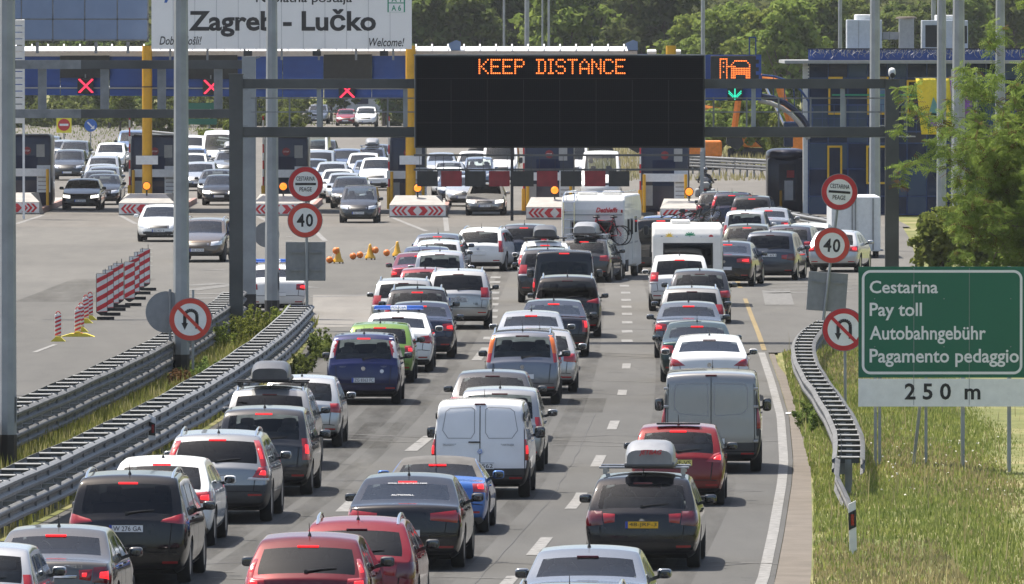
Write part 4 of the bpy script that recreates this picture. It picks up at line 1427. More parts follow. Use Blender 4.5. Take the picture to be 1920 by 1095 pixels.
def hills():
    """wooded rise behind the toll plaza"""
    q = MB(); V = []; F = []
    xs = np.linspace(-260, 340, 40); ys = np.linspace(1150, 3200, 30)
    for i, y in enumerate(ys):
        for k, x in enumerate(xs):
            t = (y - 1150) / 2050
            h = 75 * t ** 1.1 * (1 + .25 * math.sin(x * .012 + 1.2) + .1 * math.sin(x * .031 + y * .003))
            V.append((x, y, -.1 + max(0, h)))
            if i and k:
                n = len(xs); a = i * n + k
                F.append((a - n - 1, a - n, a, a - 1))
    q.add(V, F); o = q.build('hillside', 'ground_soil', smooth=60); o['kind'] = 'structure'
hills()
# ================================================================== barriers, signs, gantries, lamp posts
def w_profile(h=.31, d=.08):
    """section of a corrugated crash rail, (out, z) from its middle"""
    return [(0, -h / 2), (d, -h * .36), (d, -h * .22), (.012, -h * .07), (.012, h * .07), (d, h * .22), (d, h * .36), (0, h / 2)]
def rail_mesh(path, z, side, h=.31, th=.008):
    """crash rail along path [(x,y,dz)], facing side (+1 right)"""
    q = MB(); pr = w_profile(h)
    V = []; F = []
    n = len(pr)
    for i, p in enumerate(path):
        a = Vector(path[max(i - 1, 0)][:2]); b = Vector(path[min(i + 1, len(path) - 1)][:2])
        t = (b - a).normalized(); nx, ny = t.y * side, -t.x * side
        zz = z + (p[2] if len(p) > 2 else 0)
        for (o, dz) in pr: V.append((p[0] + nx * o, p[1] + ny * o, zz + dz))
        for (o, dz) in reversed(pr): V.append((p[0] + nx * (o - th), p[1] + ny * (o - th), zz + dz))
    m = 2 * n
    for i in range(len(path) - 1):
        for k in range(m):
            a = i * m + k; b = i * m + (k + 1) % m
            F.append((a, b, b + m, a + m))
    q.add(V, F)
    return q
def barrier(name, label, line, y0, y1, levels, depth=.55, step=2.3, rmat='rail_steel', side=1, end_curl=None, group=None, back=True, posts=True, post_top=None):
    """double steel barrier: front and back rails, rungs between them, posts"""
    mid = line(.5 * (y0 + y1))
    t = thing(name, label, 'barrier', (mid, .5 * (y0 + y1), 0), group)
    npt = int((y1 - y0) / 4) + 2
    ys = np.linspace(y0, y1, npt)
    wob = lambda y: .010 * math.sin(y * .5) + .006 * math.sin(y * 1.3)
    front = [(line(y) + wob(y) * .6, y, wob(y)) for y in ys]
    bk = [(line(y) - depth * side + wob(y) * .6, y, wob(y + 3)) for y in ys]
    for z in levels:
        rail_mesh(front, z, side).build('crash_rail', rmat, t, smooth=35)
        if back: rail_mesh(bk, z, -side).build('crash_rail', rmat, t, smooth=35)
    # rungs, spacers and posts share one mesh each, turned to the run of the barrier
    rung = MB(); rung.box((0, 0, -.012), (depth - .03, .028, .028), rx=R(45)); rung.box((0, .03, -.075), (depth - .03, .012, .09), mi=1); rung_m = rung.mesh('spacer_bar', ['rail_sunlit', 'gantry_grey'])  # sunlit top lip and shaded web are put into the two colours
    hh = (post_top or max(levels) + .10)
    post = MB(); post.box((0, 0, hh / 2 - .1), (.11, .012, hh + .2)); post.box((.05, .03, hh / 2 - .1), (.012, .07, hh + .2)); post.box((-.05, -.03, hh / 2 - .1), (.012, .07, hh + .2)); post_m = post.mesh('post', 'galvanised')
    blk = MB(); blk.box((0, 0, 0), (.014, .13, .34)); blk.box((.06, .06, 0), (.12, .012, .34)); blk_m = blk.mesh('spacer_plate', 'galvanised')
    tall = MB(); tall.box((0, 0, 0), (.17, .02, .52)); tall.box((.08, .05, 0), (.012, .10, .52)); tall_m = tall.mesh('post_plate', 'galvanised')
    bx, by = BASE[t.name][0], BASE[t.name][1]
    y = y0 + .4; k = 0
    while y < y1 - .1:
        x = line(y)
        ang = -math.atan((line(y + 1) - line(y - 1)) / 2)
        for z in levels:
            if back:
                o = link('spacer_bar', rung_m, t, (x - depth / 2 * side - bx, y - by, z + .155)); o.rotation_euler = (0, 0, ang)
            o = link('spacer_plate', blk_m, t, (x - .07 * side - bx, y - by, z)); o.rotation_euler = (0, 0, ang)
        if len(levels) > 1 and levels[0] < .5:
            o = link('post_plate', tall_m, t, (x - .17 * side - bx, y - by, sum(levels) / 2)); o.rotation_euler = (0, 0, ang)
        if posts:
            o = link('post', post_m, t, (x - depth / 2 * side - bx, y - by, 0)); o.rotation_euler = (0, 0, ang)
        y += step; k += 1
    return t
def make_barriers():
    barrier('crash_barrier', 'double-height galvanised steel crash barrier beside the left lane of queueing cars', lambda y: medx(MED_R, y), 140, 288.6, (.42, .86), .56)
    barrier('crash_barrier', 'weathered double-height crash barrier at the far edge of the weedy median', lambda y: medx(MED_L, y), 150, 304, (.40, .84), .56, rmat='rail_weathered')
    RB = [(5.53, 184.5), (5.9, 198.), (6.31, 215.6), (6.64, 229.7), (6.83, 251.5), (7.0, 264.), (7.25, 274.7), (7.75, 280.), (8.5, 284.)]
    _rf = np.polyfit([p[1] for p in RB], [p[0] for p in RB], 3)
    lx = lambda y: float(np.polyval(_rf, y))
    t = barrier('crash_barrier', 'steel crash barrier with ladder-like rungs on the grass by the right edge line', lx, 193, 283.5, (.60,), .44, 2.6, rmat='rail_weathered', side=-1)
    # the rails bend down into the ground at the near end
    p = [(lx(193), 193., 0), (lx(190) + .03, 190.5, -.18), (5.86, 187.8, -.44), (5.93, 184.0, -.74)]
    rail_mesh(p, .60, -1).build('terminal_rail', 'rail_weathered', t, smooth=35)
    # far barriers round the toll plaza
    def far(label, p0, p1, lv=(.6,)):
        l = lambda y: float(np.interp(y, [p0[1], p1[1]], [p0[0], p1[0]]))
        barrier('crash_barrier', label, l, p0[1], p1[1], lv, .4, 4., 'rail_steel', side=1 if p0[0] < 0 else -1)
    far('steel crash barrier curving to the building behind the right-hand queue', (12.7, 428.), (9.9, 470.), (.6,))
    # cross-running ones beyond the toll
    for lab, a, b, lv in (('steel crash barrier along the grass slope left beyond the booths', (-26.5, 760.), (-18.3, 700.), (.5, .95)),
                          ('steel crash barrier in front of dry grass beyond the toll', (8.6, 620.), (15.0, 592.), (.55, .9))):
        t = thing('crash_barrier', lab, 'barrier', (a[0], a[1], 0))
        n = 9
        pa = [(a[0] + (b[0] - a[0]) * i / n, a[1] + (b[1] - a[1]) * i / n, 0) for i in range(n + 1)]
        for z in lv: rail_mesh(pa, z, 1).build('crash_rail', 'rail_steel', t, smooth=35)
        pm = MB(); pm.box((0, 0, .4), (.10, .10, 1.1)); pm = pm.mesh('post', 'galvanised')
        for i in range(n * 2 + 1):
            u = i / (n * 2)
            link('post', pm, t, ((b[0] - a[0]) * u, (b[1] - a[1]) * u, 0))
make_barriers()

# ------------------------------------------------------------------ lamp posts
def lamp_post(label, px, py, w0, w1, top, black=None, mat='post_grey', cat='lamp post', seg=8, group=None):
    """tall tapered column; w = diameter in photo pixels low down"""
    g = G(px, py); s = scale_at(g.y)
    t = thing('lamp_post', label, cat, (g.x, g.y, 0), group)
    q = MB()
    r0, r1 = w0 / s / 2, w1 / s / 2
    hs = np.linspace(0, top, 8)
    q.lathe([(r0 + (r1 - r0) * h / top, h) for h in hs], c=(g.x, g.y, 0), n=seg)
    q.build('column', mat, t, smooth=30)
    if black:
        q = MB(); q.lathe([(r0 * 1.02, 0), (r0 * 1.02 + (r1 - r0) * black / top, black)], c=(g.x, g.y, 0), n=seg); q.build('coating', 'bitumen', t, smooth=30)
    q = MB(); q.lathe([(r0 * 1.5, 0), (r0 * 1.5, .05), (r0 * 1.1, .06)], c=(g.x, g.y, 0), n=12); q.build('base_plate', 'galvanised', t)
    q = MB(); q.box((g.x + r0 * .96, g.y, 1.2), (.02, .14, .5)); q.build('inspection_door', 'galvanised', t)
    for s_ in (-1, 1):
        q = MB(); q.bar((g.x, g.y, top - .1), (g.x + s_ * 1.8, g.y, top + .25), .09); q.build('arm', mat, t)
        q = MB(); q.bev((g.x + s_ * 2.1, g.y, top + .24), (.75, .28, .14), .05); q.build('lamp_head', 'post_grey', t)
    return t
def make_lamps():
    lamp_post('thick grey lamp column at the left edge with black coated foot', 15, 885, 33, 27, 13, .72)
    lamp_post('grey lamp column with black coated foot beside the left no-U-turn sign', 340, 716, 31, 24, 13, .66)
    lamp_post('slim grey lamp column just right of the double gantry posts', 510, 606, 28, 17, 13, .66)
    for lab, px, py, w0, w1, top in (
        ('lamp pole in front of the blue building, left of its air unit', 1640, 470, 22, 17, 12),
        ('lamp pole right of the yellow banner, second from the right', 1797, 450, 28, 20, 12),
        ('lamp pole standing before the yellow banner', 1765, 440, 19, 16, 12),
        ('rightmost lamp pole rising behind the feathery tree', 1875, 440, 21, 16, 12),
        ('thin lamp pole behind the blue building roof edge', 1575, 330, 8, 7, 14),
        ('thin lamp pole right of the message sign, against pale trees', 1318, 330, 9, 7, 14),
        ('thicker far lamp pole above the middle of the canopy', 988, 300, 10, 8, 14),
        ('left one of the thin far poles above the canopy', 945, 270, 5, 4, 14),
        ('thin far pole close right of the thicker canopy pole', 1017, 260, 4, 3, 14),
        ('rightmost thin far pole above the canopy', 1029, 268, 5, 4, 14),
        ('far lamp pole in the gap between the roof air units', 1750, 300, 9, 8, 14)):
        lamp_post(lab, px, py, w0, w1, top, None, cat='lamp post')
make_lamps()

# ------------------------------------------------------------------ gantries
def gantry_beam(q, a, b, w=.30, h=.24):
    q.bar(a, b, w, h)
def make_gantries():
    # front gantry with the message sign
    Yg = 289.
    L_, R_ = P(443, 640, Yg), P(1672, 640, Yg)
    s = scale_at(Yg)
    zt, zb = P(0, 157, Yg).z, P(0, 247, Yg).z
    t = thing('sign_gantry', 'dark grey steel gantry over the queue carrying the message sign', 'gantry', (L_.x, Yg, 0))
    for x, top in ((L_.x, P(0, 140, Yg).z), (R_.x, P(0, 150, Yg).z)):
        q = MB(); q.box((x, Yg, top / 2), (.37, .37, top)); q.build('post', 'gantry_grey', t)
        q = MB(); q.box((x, Yg, top + .012), (.42, .42, .024)); q.build('post_cap', 'gantry_grey', t)
        if x < 0:
            q = MB(); q.box((x, Yg, .35), (.378, .378, .70)); q.build('coating', 'bitumen', t)
        for z in (zt, zb):
            for d in (-.16, .16):
                q = MB(); q.box((x + (.25 if x < 0 else -.25), Yg + .0, z + d), (.16, .30, .025)); q.build('bracket', 'galvanised', t)
    def dressed(x0, x1, x2=None):
        for z in (zt, zb):
            q = MB(); q.bar((x0, Yg, z), (x1, Yg, z), .24, .26); q.build('beam', 'gantry_grey', t)
    xv0, xv1 = P(778, 0, Yg).x, P(1321, 0, Yg).x
    dressed(L_.x + .19, R_.x - .19)
    vert = MB(); vert.box((0, 0, 0), (.12, .12, zt - zb - .27)); vm = vert.mesh('upright', 'post_grey')
    for px in (598, 760, 1413, 1580):
        link('upright', vm, t, (P(px, 0, Yg).x - L_.x, 0, (zt + zb) / 2))
    # catwalk rail behind the beams
    for py in (184, 210):
        for a, b in ((470, 778), (1322, 1700)):
            q = MB(); q.bar(P(a, py, Yg + .7), P(b, py, Yg + .7), .035); q.build('hand_rail', 'galvanised', t)
    for px in (480, 543, 604, 727, 1338, 1400, 1460, 1520, 1585, 1660, 1700):
        q = MB(); q.bar(P(px, 182, Yg + .7), P(px, 247, Yg + .7), .045); q.build('rail_post', 'galvanised', t)
    q = MB(); q.box((L_.x / 2 + R_.x / 2 + .2, Yg + .55, zb - .14), (R_.x - L_.x + .9, .7, .03)); q.build('catwalk', 'galvanised', t)
    # cameras on the right post
    c = thing('traffic_camera', 'white traffic camera on top of the right gantry post', 'camera', (R_.x, Yg, P(0, 150, Yg).z))
    zc = P(0, 140, Yg).z
    q = MB(); v, f = superbox((R_.x, Yg, zc + .06), (.20, .24, .26), .8); q.add(v, f); q.build('housing', 'toll_white', c, smooth=60)
    q = MB(); q.tube([(R_.x, Yg, P(0, 150, Yg).z), (R_.x, Yg, zc)], .05, 8); q.build('bracket', 'galvanised', c)
    q = MB(); q.lathe([(.07, -.20), (.075, -.05), (.06, .0)], c=(R_.x + .01, Yg - .05, zc - .02), axis='Y', n=12); q.build('lens', 'trim', c)
    # message sign
    z0, z1 = P(0, 277, Yg).z, P(0, 104, Yg).z
    xc = (xv0 + xv1) / 2
    v = thing('message_sign', 'big black electronic sign reading KEEP DISTANCE in orange lights', 'sign', (xc, Yg - .35, z0))
    q = MB(); q.bev((xc, Yg - .10, (z0 + z1) / 2), (xv1 - xv0, .55, z1 - z0), .03); q.build('housing', 'panel_black', v)
    q = MB(); q.box((xc, Yg - .382, (z0 + z1) / 2), (xv1 - xv0 - .10, .01, z1 - z0 - .10)); q.build('display', 'vms_face', v)
    for k in range(1, 8):
        q = MB(); q.box((xv0 + (xv1 - xv0) * k / 8, Yg - .3885, (z0 + z1) / 2 - .28), (.012, .004, z1 - z0 - .75)); q.build('module_seam', 'trim', v)
    for k in range(3):
        q = MB(); q.box((xc, Yg - .3885, z1 - .62 - k * .6), (xv1 - xv0 - .12, .004, .012)); q.build('module_seam', 'trim', v)
    q = MB(); q.box((xc, Yg - .10, z1 + .014), (xv1 - xv0 + .06, .6, .03)); q.build('top_trim', 'galvanised', v)
    q = MB(); q.box((xv0 + .0, Yg - .40, (z0 + z1) / 2), (.025, .04, z1 - z0)); q.build('side_trim', 'galvanised', v)
    FONT = {'K': ['10001', '10010', '10100', '11000', '10100', '10010', '10001'], 'E': ['11111', '10000', '10000', '11110', '10000', '10000', '11111'],
            'P': ['11110', '10001', '10001', '11110', '10000', '10000', '10000'], 'D': ['11110', '01001', '01001', '01001', '01001', '01001', '11110'],
            'I': ['111', '010', '010', '010', '010', '010', '111'], 'S': ['01110', '10001', '10000', '01110', '00001', '10001', '01110'],
            'T': ['11111', '00100', '00100', '00100', '00100', '00100', '00100'], 'A': ['00100', '01010', '10001', '10001', '11111', '10001', '10001'],
            'N': ['10001', '11001', '10101', '10101', '10011', '10001', '10001'], 'C': ['01110', '10001', '10000', '10000', '10000', '10001', '01110']}
    dot = 3.95 / s; px0 = 899.
    x = px0
    pa = P(897, 112, Yg).z
    for ch in 'KEEP DISTANCE':
        if ch == ' ': x += 18; continue
        rows = FONT[ch]
        q = MB()
        for r, row in enumerate(rows):
            for c_, b in enumerate(row):
                if b == '1':
                    w = P(x + c_ * 3.95, 0, Yg).x
                    q.lathe([(dot * .42, -.004), (dot * .36, -.016)], c=(w, Yg - .387, pa - r * dot * 1.06), axis='Y', n=6)
        q.build('lit_letter', 'led_orange', v)['kind'] = 'stuff'
        x += len(rows[0]) * 3.95 + (2.6 if ch != 'I' else 2.6)
    # small lamps of the back gantry: left, for the other carriageway
    Yb = 312.
    B = P(467, 595, Yb)
    zt2, zb2 = P(0, 121, Yb).z, P(0, 213, Yb).z
    t = thing('sign_gantry', 'grey steel gantry reaching left over the oncoming lanes', 'gantry', (B.x, Yb, 0))
    q = MB(); top = P(0, 106, Yb).z; q.box((B.x, Yb, top / 2), (.40, .40, top)); q.build('post', 'post_grey', t)
    q = MB(); q.box((B.x, Yb, .35), (.41, .41, .7)); q.build('coating', 'bitumen', t)
    xl = P(-60, 0, Yb).x
    for z in (zt2, zb2):
        q = MB(); q.bar((xl, Yb, z), (B.x - .2, Yb, z), .26, .25); q.build('beam', 'gantry_grey', t)
    # weathered bare-metal lengths of those beams
    for z in (zt2, zb2):
        q = MB(); q.bar((P(30, 0, Yb).x, Yb, z), (P(152, 0, Yb).x, Yb, z), .268, .258); q.build('repaired_sleeve', 'galvanised', t)
    vm = MB(); vm.box((0, 0, 0), (.25, .14, zt2 - zb2 - .26)); vm = vm.mesh('upright', 'galvanised')
    for px in (79, 196, 303, 409): link('upright', vm, t, (P(px, 0, Yb).x - B.x, 0, (zt2 + zb2) / 2))
    q = MB(); q.bar(P(458, 117, Yb - .1), P(488, 106, Yb - .1), .05); q.build('stay', 'galvanised', t)
make_gantries()

# ------------------------------------------------------------------ traffic signs
def disc(parent, c, r, mat, y0, y1, name, n=40):
    q = MB(); q.lathe([(r, y0), (r, y1)], c=c, axis='Y', n=n)
    return q.build(name, mat, parent)
def ring(parent, c, r0, r1, mat, y0, y1, name, n=40):
    q = MB(); q.lathe([(r0, y1), (r0, y0), (r1, y0), (r1, y1), (r0, y1)], c=c, axis='Y', n=n)
    q.f = q.f[:-2]; q.m = q.m[:-2]
    return q.build(name, mat, parent)
def round_sign(label, px, py, rpx, Y, kind, red='sign_red', tilt=0., post=None):
    c = P(px, py, Y); s = scale_at(Y); r = rpx / s
    t = thing('road_sign', label, 'road sign', (c.x, Y, c.z))
    disc(t, c, r, 'sign_back', -.008, .012, 'plate')
    ring(t, c, r * .965, r * (.70 if kind != 'uturn' else .74), red, -.016, -.006, 'red_border')
    disc(t, c, r * (.715 if kind != 'uturn' else .75), 'sign_white', -.0125, -.006, 'face')
    lo = (0, -.018, 0)
    if kind == 'toll':
        q = MB(); q.bev((c.x, c.y - .018, c.z), (r * 1.18, .006, r * .13), .02); q.build('bar', 'ink', t)
        place_text('lettering', 'CESTARINA', 'ink', t, (0, -.016, r * .31), width=r * 1.06, height=r * .24, bold=.012)
        place_text('lettering', 'PEAGE', 'ink', t, (0, -.016, -r * .30), width=r * .70, height=r * .24, bold=.012)
    elif kind == '40':
        place_text('digit', '4', 'ink', t, (-r * .25, -.016, 0), width=r * .44, height=r * .74, bold=.02)
        place_text('digit', '0', 'ink', t, (r * .25, -.016, 0), width=r * .41, height=r * .74, bold=.02)
    else:
        q = MB()
        w = r * .15
        cx, cz = c.x, c.z
        pts = [(cx + r * .30, cz - r * .42), (cx + r * .30, cz + r * .16)]
        for a in np.linspace(0, math.pi, 11): pts.append((cx + r * (.02 + .28 * math.cos(a)), cz + r * (.16 + .26 * math.sin(a))))
        pts.append((cx - r * .26, cz - r * .20))
        for a, b in zip(pts[:-1], pts[1:]): q.bar((a[0], c.y - .016, a[1]), (b[0], c.y - .016, b[1]), .006, w, up=(0, 1, 0)) if False else q.bar((a[0], c.y - .016, a[1]), (b[0], c.y - .016, b[1]), w, .006, up=(0, 1, 0))
        q.prism([(cx - r * .26 - r * .15, cz - r * .16), (cx - r * .26 + r * .15, cz - r * .16), (cx - r * .26, cz - r * .48)], c.y - .019, c.y - .013)
        q.build('arrow', 'ink', t)
        q = MB(); d = r * .60
        q.bar((cx - d, c.y - .022, cz + d), (cx + d, c.y - .022, cz - d), r * .15, .006, up=(0, 1, 0)); q.build('slash', red, t)
    if tilt: t.rotation_euler = (0, tilt, 0)
    return t
def sign_post(label, top, foot, r=.03, name='sign_post'):
    t = thing(name, label, 'post', (foot.x, foot.y, foot.z))
    q = MB(); q.tube([foot, top], r, 10); q.build('pole', 'post_grey', t, smooth=40)
    q = MB(); q.tube([top, top + (top - foot).normalized() * .02], r * 1.05, 10); q.build('cap', 'galvanised', t)
    return t
def make_signs():
    # left cluster
    Yl = 299.
    sign_post('post carrying the left pair of round toll and forty signs', P(574, 325, Yl + .06), P(576, 622, Yl + .06), .042)
    round_sign('left round CESTARINA PEAGE toll sign above a forty limit', 573, 345, 33, Yl, 'toll')
    round_sign('left forty speed limit sign below the toll sign', 572, 413, 33, Yl, '40', 'sign_orange_red')
    c = P(573, 490, Yl + .14); s = scale_at(Yl)
    t = thing('back_facing_sign', 'grey back of a square sign on the left toll sign post', 'road sign', (c.x, c.y, c.z))
    q = MB(); q.bev((c.x, c.y, c.z), (75 / s, .02, 73 / s), .01); q.build('panel', 'sign_back', t)
    q = MB(); q.box((c.x, c.y - .03, c.z + .25), (.9, .03, .05)); q.build('clamp_rail', 'galvanised', t)
    q = MB(); q.box((c.x, c.y - .03, c.z - .25), (.9, .03, .05)); q.build('clamp_rail', 'galvanised', t)
    c = P(500, 440, 312.9)
    t = thing('back_facing_sign', 'grey back of a round sign behind the slim lamp column', 'road sign', (c.x, c.y, c.z))
    disc(t, c, 24 / 64., 'sign_back', -.01, .01, 'panel')
    q = MB(); q.tube([(c.x, c.y + .04, 0), (c.x, c.y + .04, c.z + .3)], .03, 8); q.build('pole', 'galvanised', t)
    Yu = 256.
    round_sign('left no-U-turn sign in front of the lamp column', 357, 599, 41, Yu - .6, 'uturn', 'sign_orange_red')
    sign_post('post behind the left no-U-turn sign', P(362, 545, Yu - .52), P(362, 716, Yu - .52), .032)
    c = P(312, 585, Yu + .2)
    t = thing('back_facing_sign', 'grey back of a round sign left of the no-U-turn sign', 'road sign', (c.x, c.y, c.z))
    disc(t, c, 39 / 78., 'sign_back', -.01, .01, 'panel')
    q = MB(); q.tube([(c.x + .09, c.y - .04, 0), (c.x + .09, c.y - .04, c.z + .55)], .034, 8); q.build('pole', 'galvanised', t)
    # right cluster, on a leaning post
    Yr = 285.
    f = G(1538, 650)
    sign_post('leaning post carrying the right toll and forty signs', P(1576, 340, Yr + .06), Vector((P(1538, 650, Yr).x, Yr + .06, 0)), .042)
    round_sign('right round CESTARINA PEAGE toll sign by the blue building', 1574, 360, 34.5, Yr, 'toll', tilt=R(4))
    round_sign('right forty speed limit sign on the leaning post', 1560, 460, 34, Yr, '40', 'sign_orange_red', tilt=R(4))
    c = P(1551, 547, Yr + .14)
    s = scale_at(Yr)
    t = thing('back_facing_sign', 'grey back of a square sign on the leaning right post', 'road sign', (c.x, c.y, c.z))
    q = MB(); q.bev((c.x, c.y, c.z), (74 / s, .02, 73 / s), .01); q.build('panel', 'sign_back', t)
    q = MB(); q.box((c.x, c.y - .03, c.z + .25), (.9, .03, .05)); q.build('clamp_rail', 'galvanised', t)
    t.rotation_euler = (0, R(4), 0)
    Yv = 240.
    round_sign('right no-U-turn sign half hidden by the green board', 1582, 618, 41, Yv, 'uturn', 'sign_red')
    sign_post('post under the right no-U-turn sign', P(1584, 580, Yv + .08), P(1585, 762, Yv + .08), .034)
    # big green board
    Yb = 206.; s = scale_at(Yb)
    x0, x1 = P(1610, 0, Yb).x, P(1924, 0, Yb).x
    zt, zm, zb = P(0, 500, Yb).z, P(0, 708, Yb).z, P(0, 762, Yb).z
    xc = (x0 + x1) / 2
    t = thing('toll_board', 'large green board announcing the toll in four languages, 250 m plate below', 'sign', (xc, Yb, bank_z(xc, Yb)))
    b = BASE[t.name]
    q = MB(); q.box((xc, Yb, (zt + zm) / 2), (x1 - x0, .03, zt - zm)); q.build('green_panel', 'sign_green', t)
    q = MB(); q.box((xc, Yb, (zm + zb) / 2 - .012), (x1 - x0, .03, zm - zb - .02)); q.build('distance_panel', 'sign_white', t)
    for px in (1714, 1818):
        x = P(px, 0, Yb).x; q = MB(); q.box((x, Yb - .0155, (zt + zb) / 2), (.010, .004, zt - zb - .05)); q.build('panel_seam', 'sign_back', t)
    for px in (1640, 1770, 1895):
        for pz in (560, 650):
            c = P(px, pz, Yb); q = MB(); q.lathe([(.012, -.006), (.012, 0)], c=(c.x, Yb - .015, c.z), axis='Y', n=8); q.build('rivet', 'sign_back', t)
    # rounded border line
    q = MB(); rr = .17; m = .065; wl = .05
    X0, X1, Z0, Z1 = x0 + m, x1 - m, zm + m, zt - m
    pts = []
    for cx, cz, a0 in ((X1 - rr, Z1 - rr, 0), (X0 + rr, Z1 - rr, 90), (X0 + rr, Z0 + rr, 180), (X1 - rr, Z0 + rr, 270)):
        for a in np.linspace(a0, a0 + 90, 8): pts.append((cx + rr * math.cos(R(a)), cz + rr * math.sin(R(a)), math.cos(R(a)), math.sin(R(a))))
    V = []; F = []; n = len(pts)
    for (x, z, cx, cz) in pts: V += [(x, Yb - .018, z), (x - cx * wl, Yb - .018, z - cz * wl)]
    for i in range(n):
        j = (i + 1) % n; F.append((2 * i, 2 * j, 2 * j + 1, 2 * i + 1))
    q.add(V, F); q.build('border', 'ink_white', t)
    xl = P(1631, 0, Yb).x
    for txt, py, wpx in (('Cestarina', 538, 128), ('Pay toll', 580, 98), ('Autobahngebühr', 624, 218), ('Pagamento pedaggio', 667, 280)):
        src = text_mesh(txt, 1., .016)
        w = wpx / s
        dz = {538: 0, 580: -5, 624: -.5, 667: -6}[py]
        hpx = {'Cestarina': 24, 'Pay toll': 33, 'Autobahngebühr': 34, 'Pagamento pedaggio': 34}[txt]
        place_text('lettering', txt, 'ink_white', t, (xl + w / 2 - b[0], -.019, P(0, py + (4 if hpx > 30 else 0), Yb).z - b[2]), width=w, height=hpx / s, bold=.016)
    place_text('lettering', '2 5 0  m', 'ink', t, (P(1768, 0, Yb).x - b[0], -.019, P(0, 734, Yb).z - b[2]), width=142 / s, height=31 / s, bold=.022)
    for px, lean in ((1642, 0), (1650, 0), (1737, 0), (1717, -.22), (1806, 0), (1893, 0)):
        x = P(px, 0, Yb + .12).x
        q = MB(); q.box((x + lean / 2 * 0, Yb + .12, (zt + b[2] - .3) / 2), (.075 if px in (1806, 1893) else .055, .07, zt - b[2] + .3), ry=0) if not lean else q.bar((x - .05, Yb + .3, b[2] - .2), (x + .12, Yb + .10, zb + .3), .06)
        q.build('post', 'post_grey', t)
    for z in (zt - .3, zm + .3):
        q = MB(); q.box((xc, Yb + .05, z), (x1 - x0 - .2, .05, .06)); q.build('cross_rail', 'galvanised', t)
    # marker posts
    def delineator(label, px, py, h, w=.12, z0=0.):
        g = G(px, py)
        t = thing('marker_post', label, 'marker post', (g.x, g.y, z0))
        q = MB()
        q.prism([(g.x - w / 2, z0), (g.x + w / 2, z0), (g.x + w / 2, z0 + h), (g.x - w / 2, z0 + h - .06)], g.y - .02, g.y + .05); q.build('post', 'toll_white', t)
        q = MB(); q.prism([(g.x - w / 2 - .002, z0 + h - .48), (g.x + w / 2 + .002, z0 + h - .42), (g.x + w / 2 + .002, z0 + h - .14), (g.x - w / 2 - .002, z0 + h - .20)], g.y - .026, g.y + .054); q.build('black_band', 'ink', t)
        q = MB(); q.box((g.x, g.y - .03, z0 + h - .31), (.05, .01, .18)); q.build('reflector', 'tail', t)
        t.rotation_euler = (0, R(-1.5), 0)
    delineator('white marker post with black band and red reflector in the right grass', 1600, 1043, .90)
    y = 206.5; x = medx(MED_R, y) + .10
    t = thing('marker_post', 'small marker with red reflector fixed on the left crash rail', 'marker post', (x, y, .6))
    q = MB(); q.prism([(x - .08, .55), (x + .06, .55), (x + .06, .98), (x - .08, 1.04)], y - .02, y + .03); q.build('plate', 'toll_white', t)
    q = MB(); q.prism([(x - .075, .64), (x + .055, .63), (x + .055, .86), (x - .075, .91)], y - .028, y - .018); q.build('black_band', 'ink', t)
    q = MB(); q.box((x + .01, y - .032, .765), (.05, .01, .16)); q.build('reflector', 'tail', t)
make_signs()

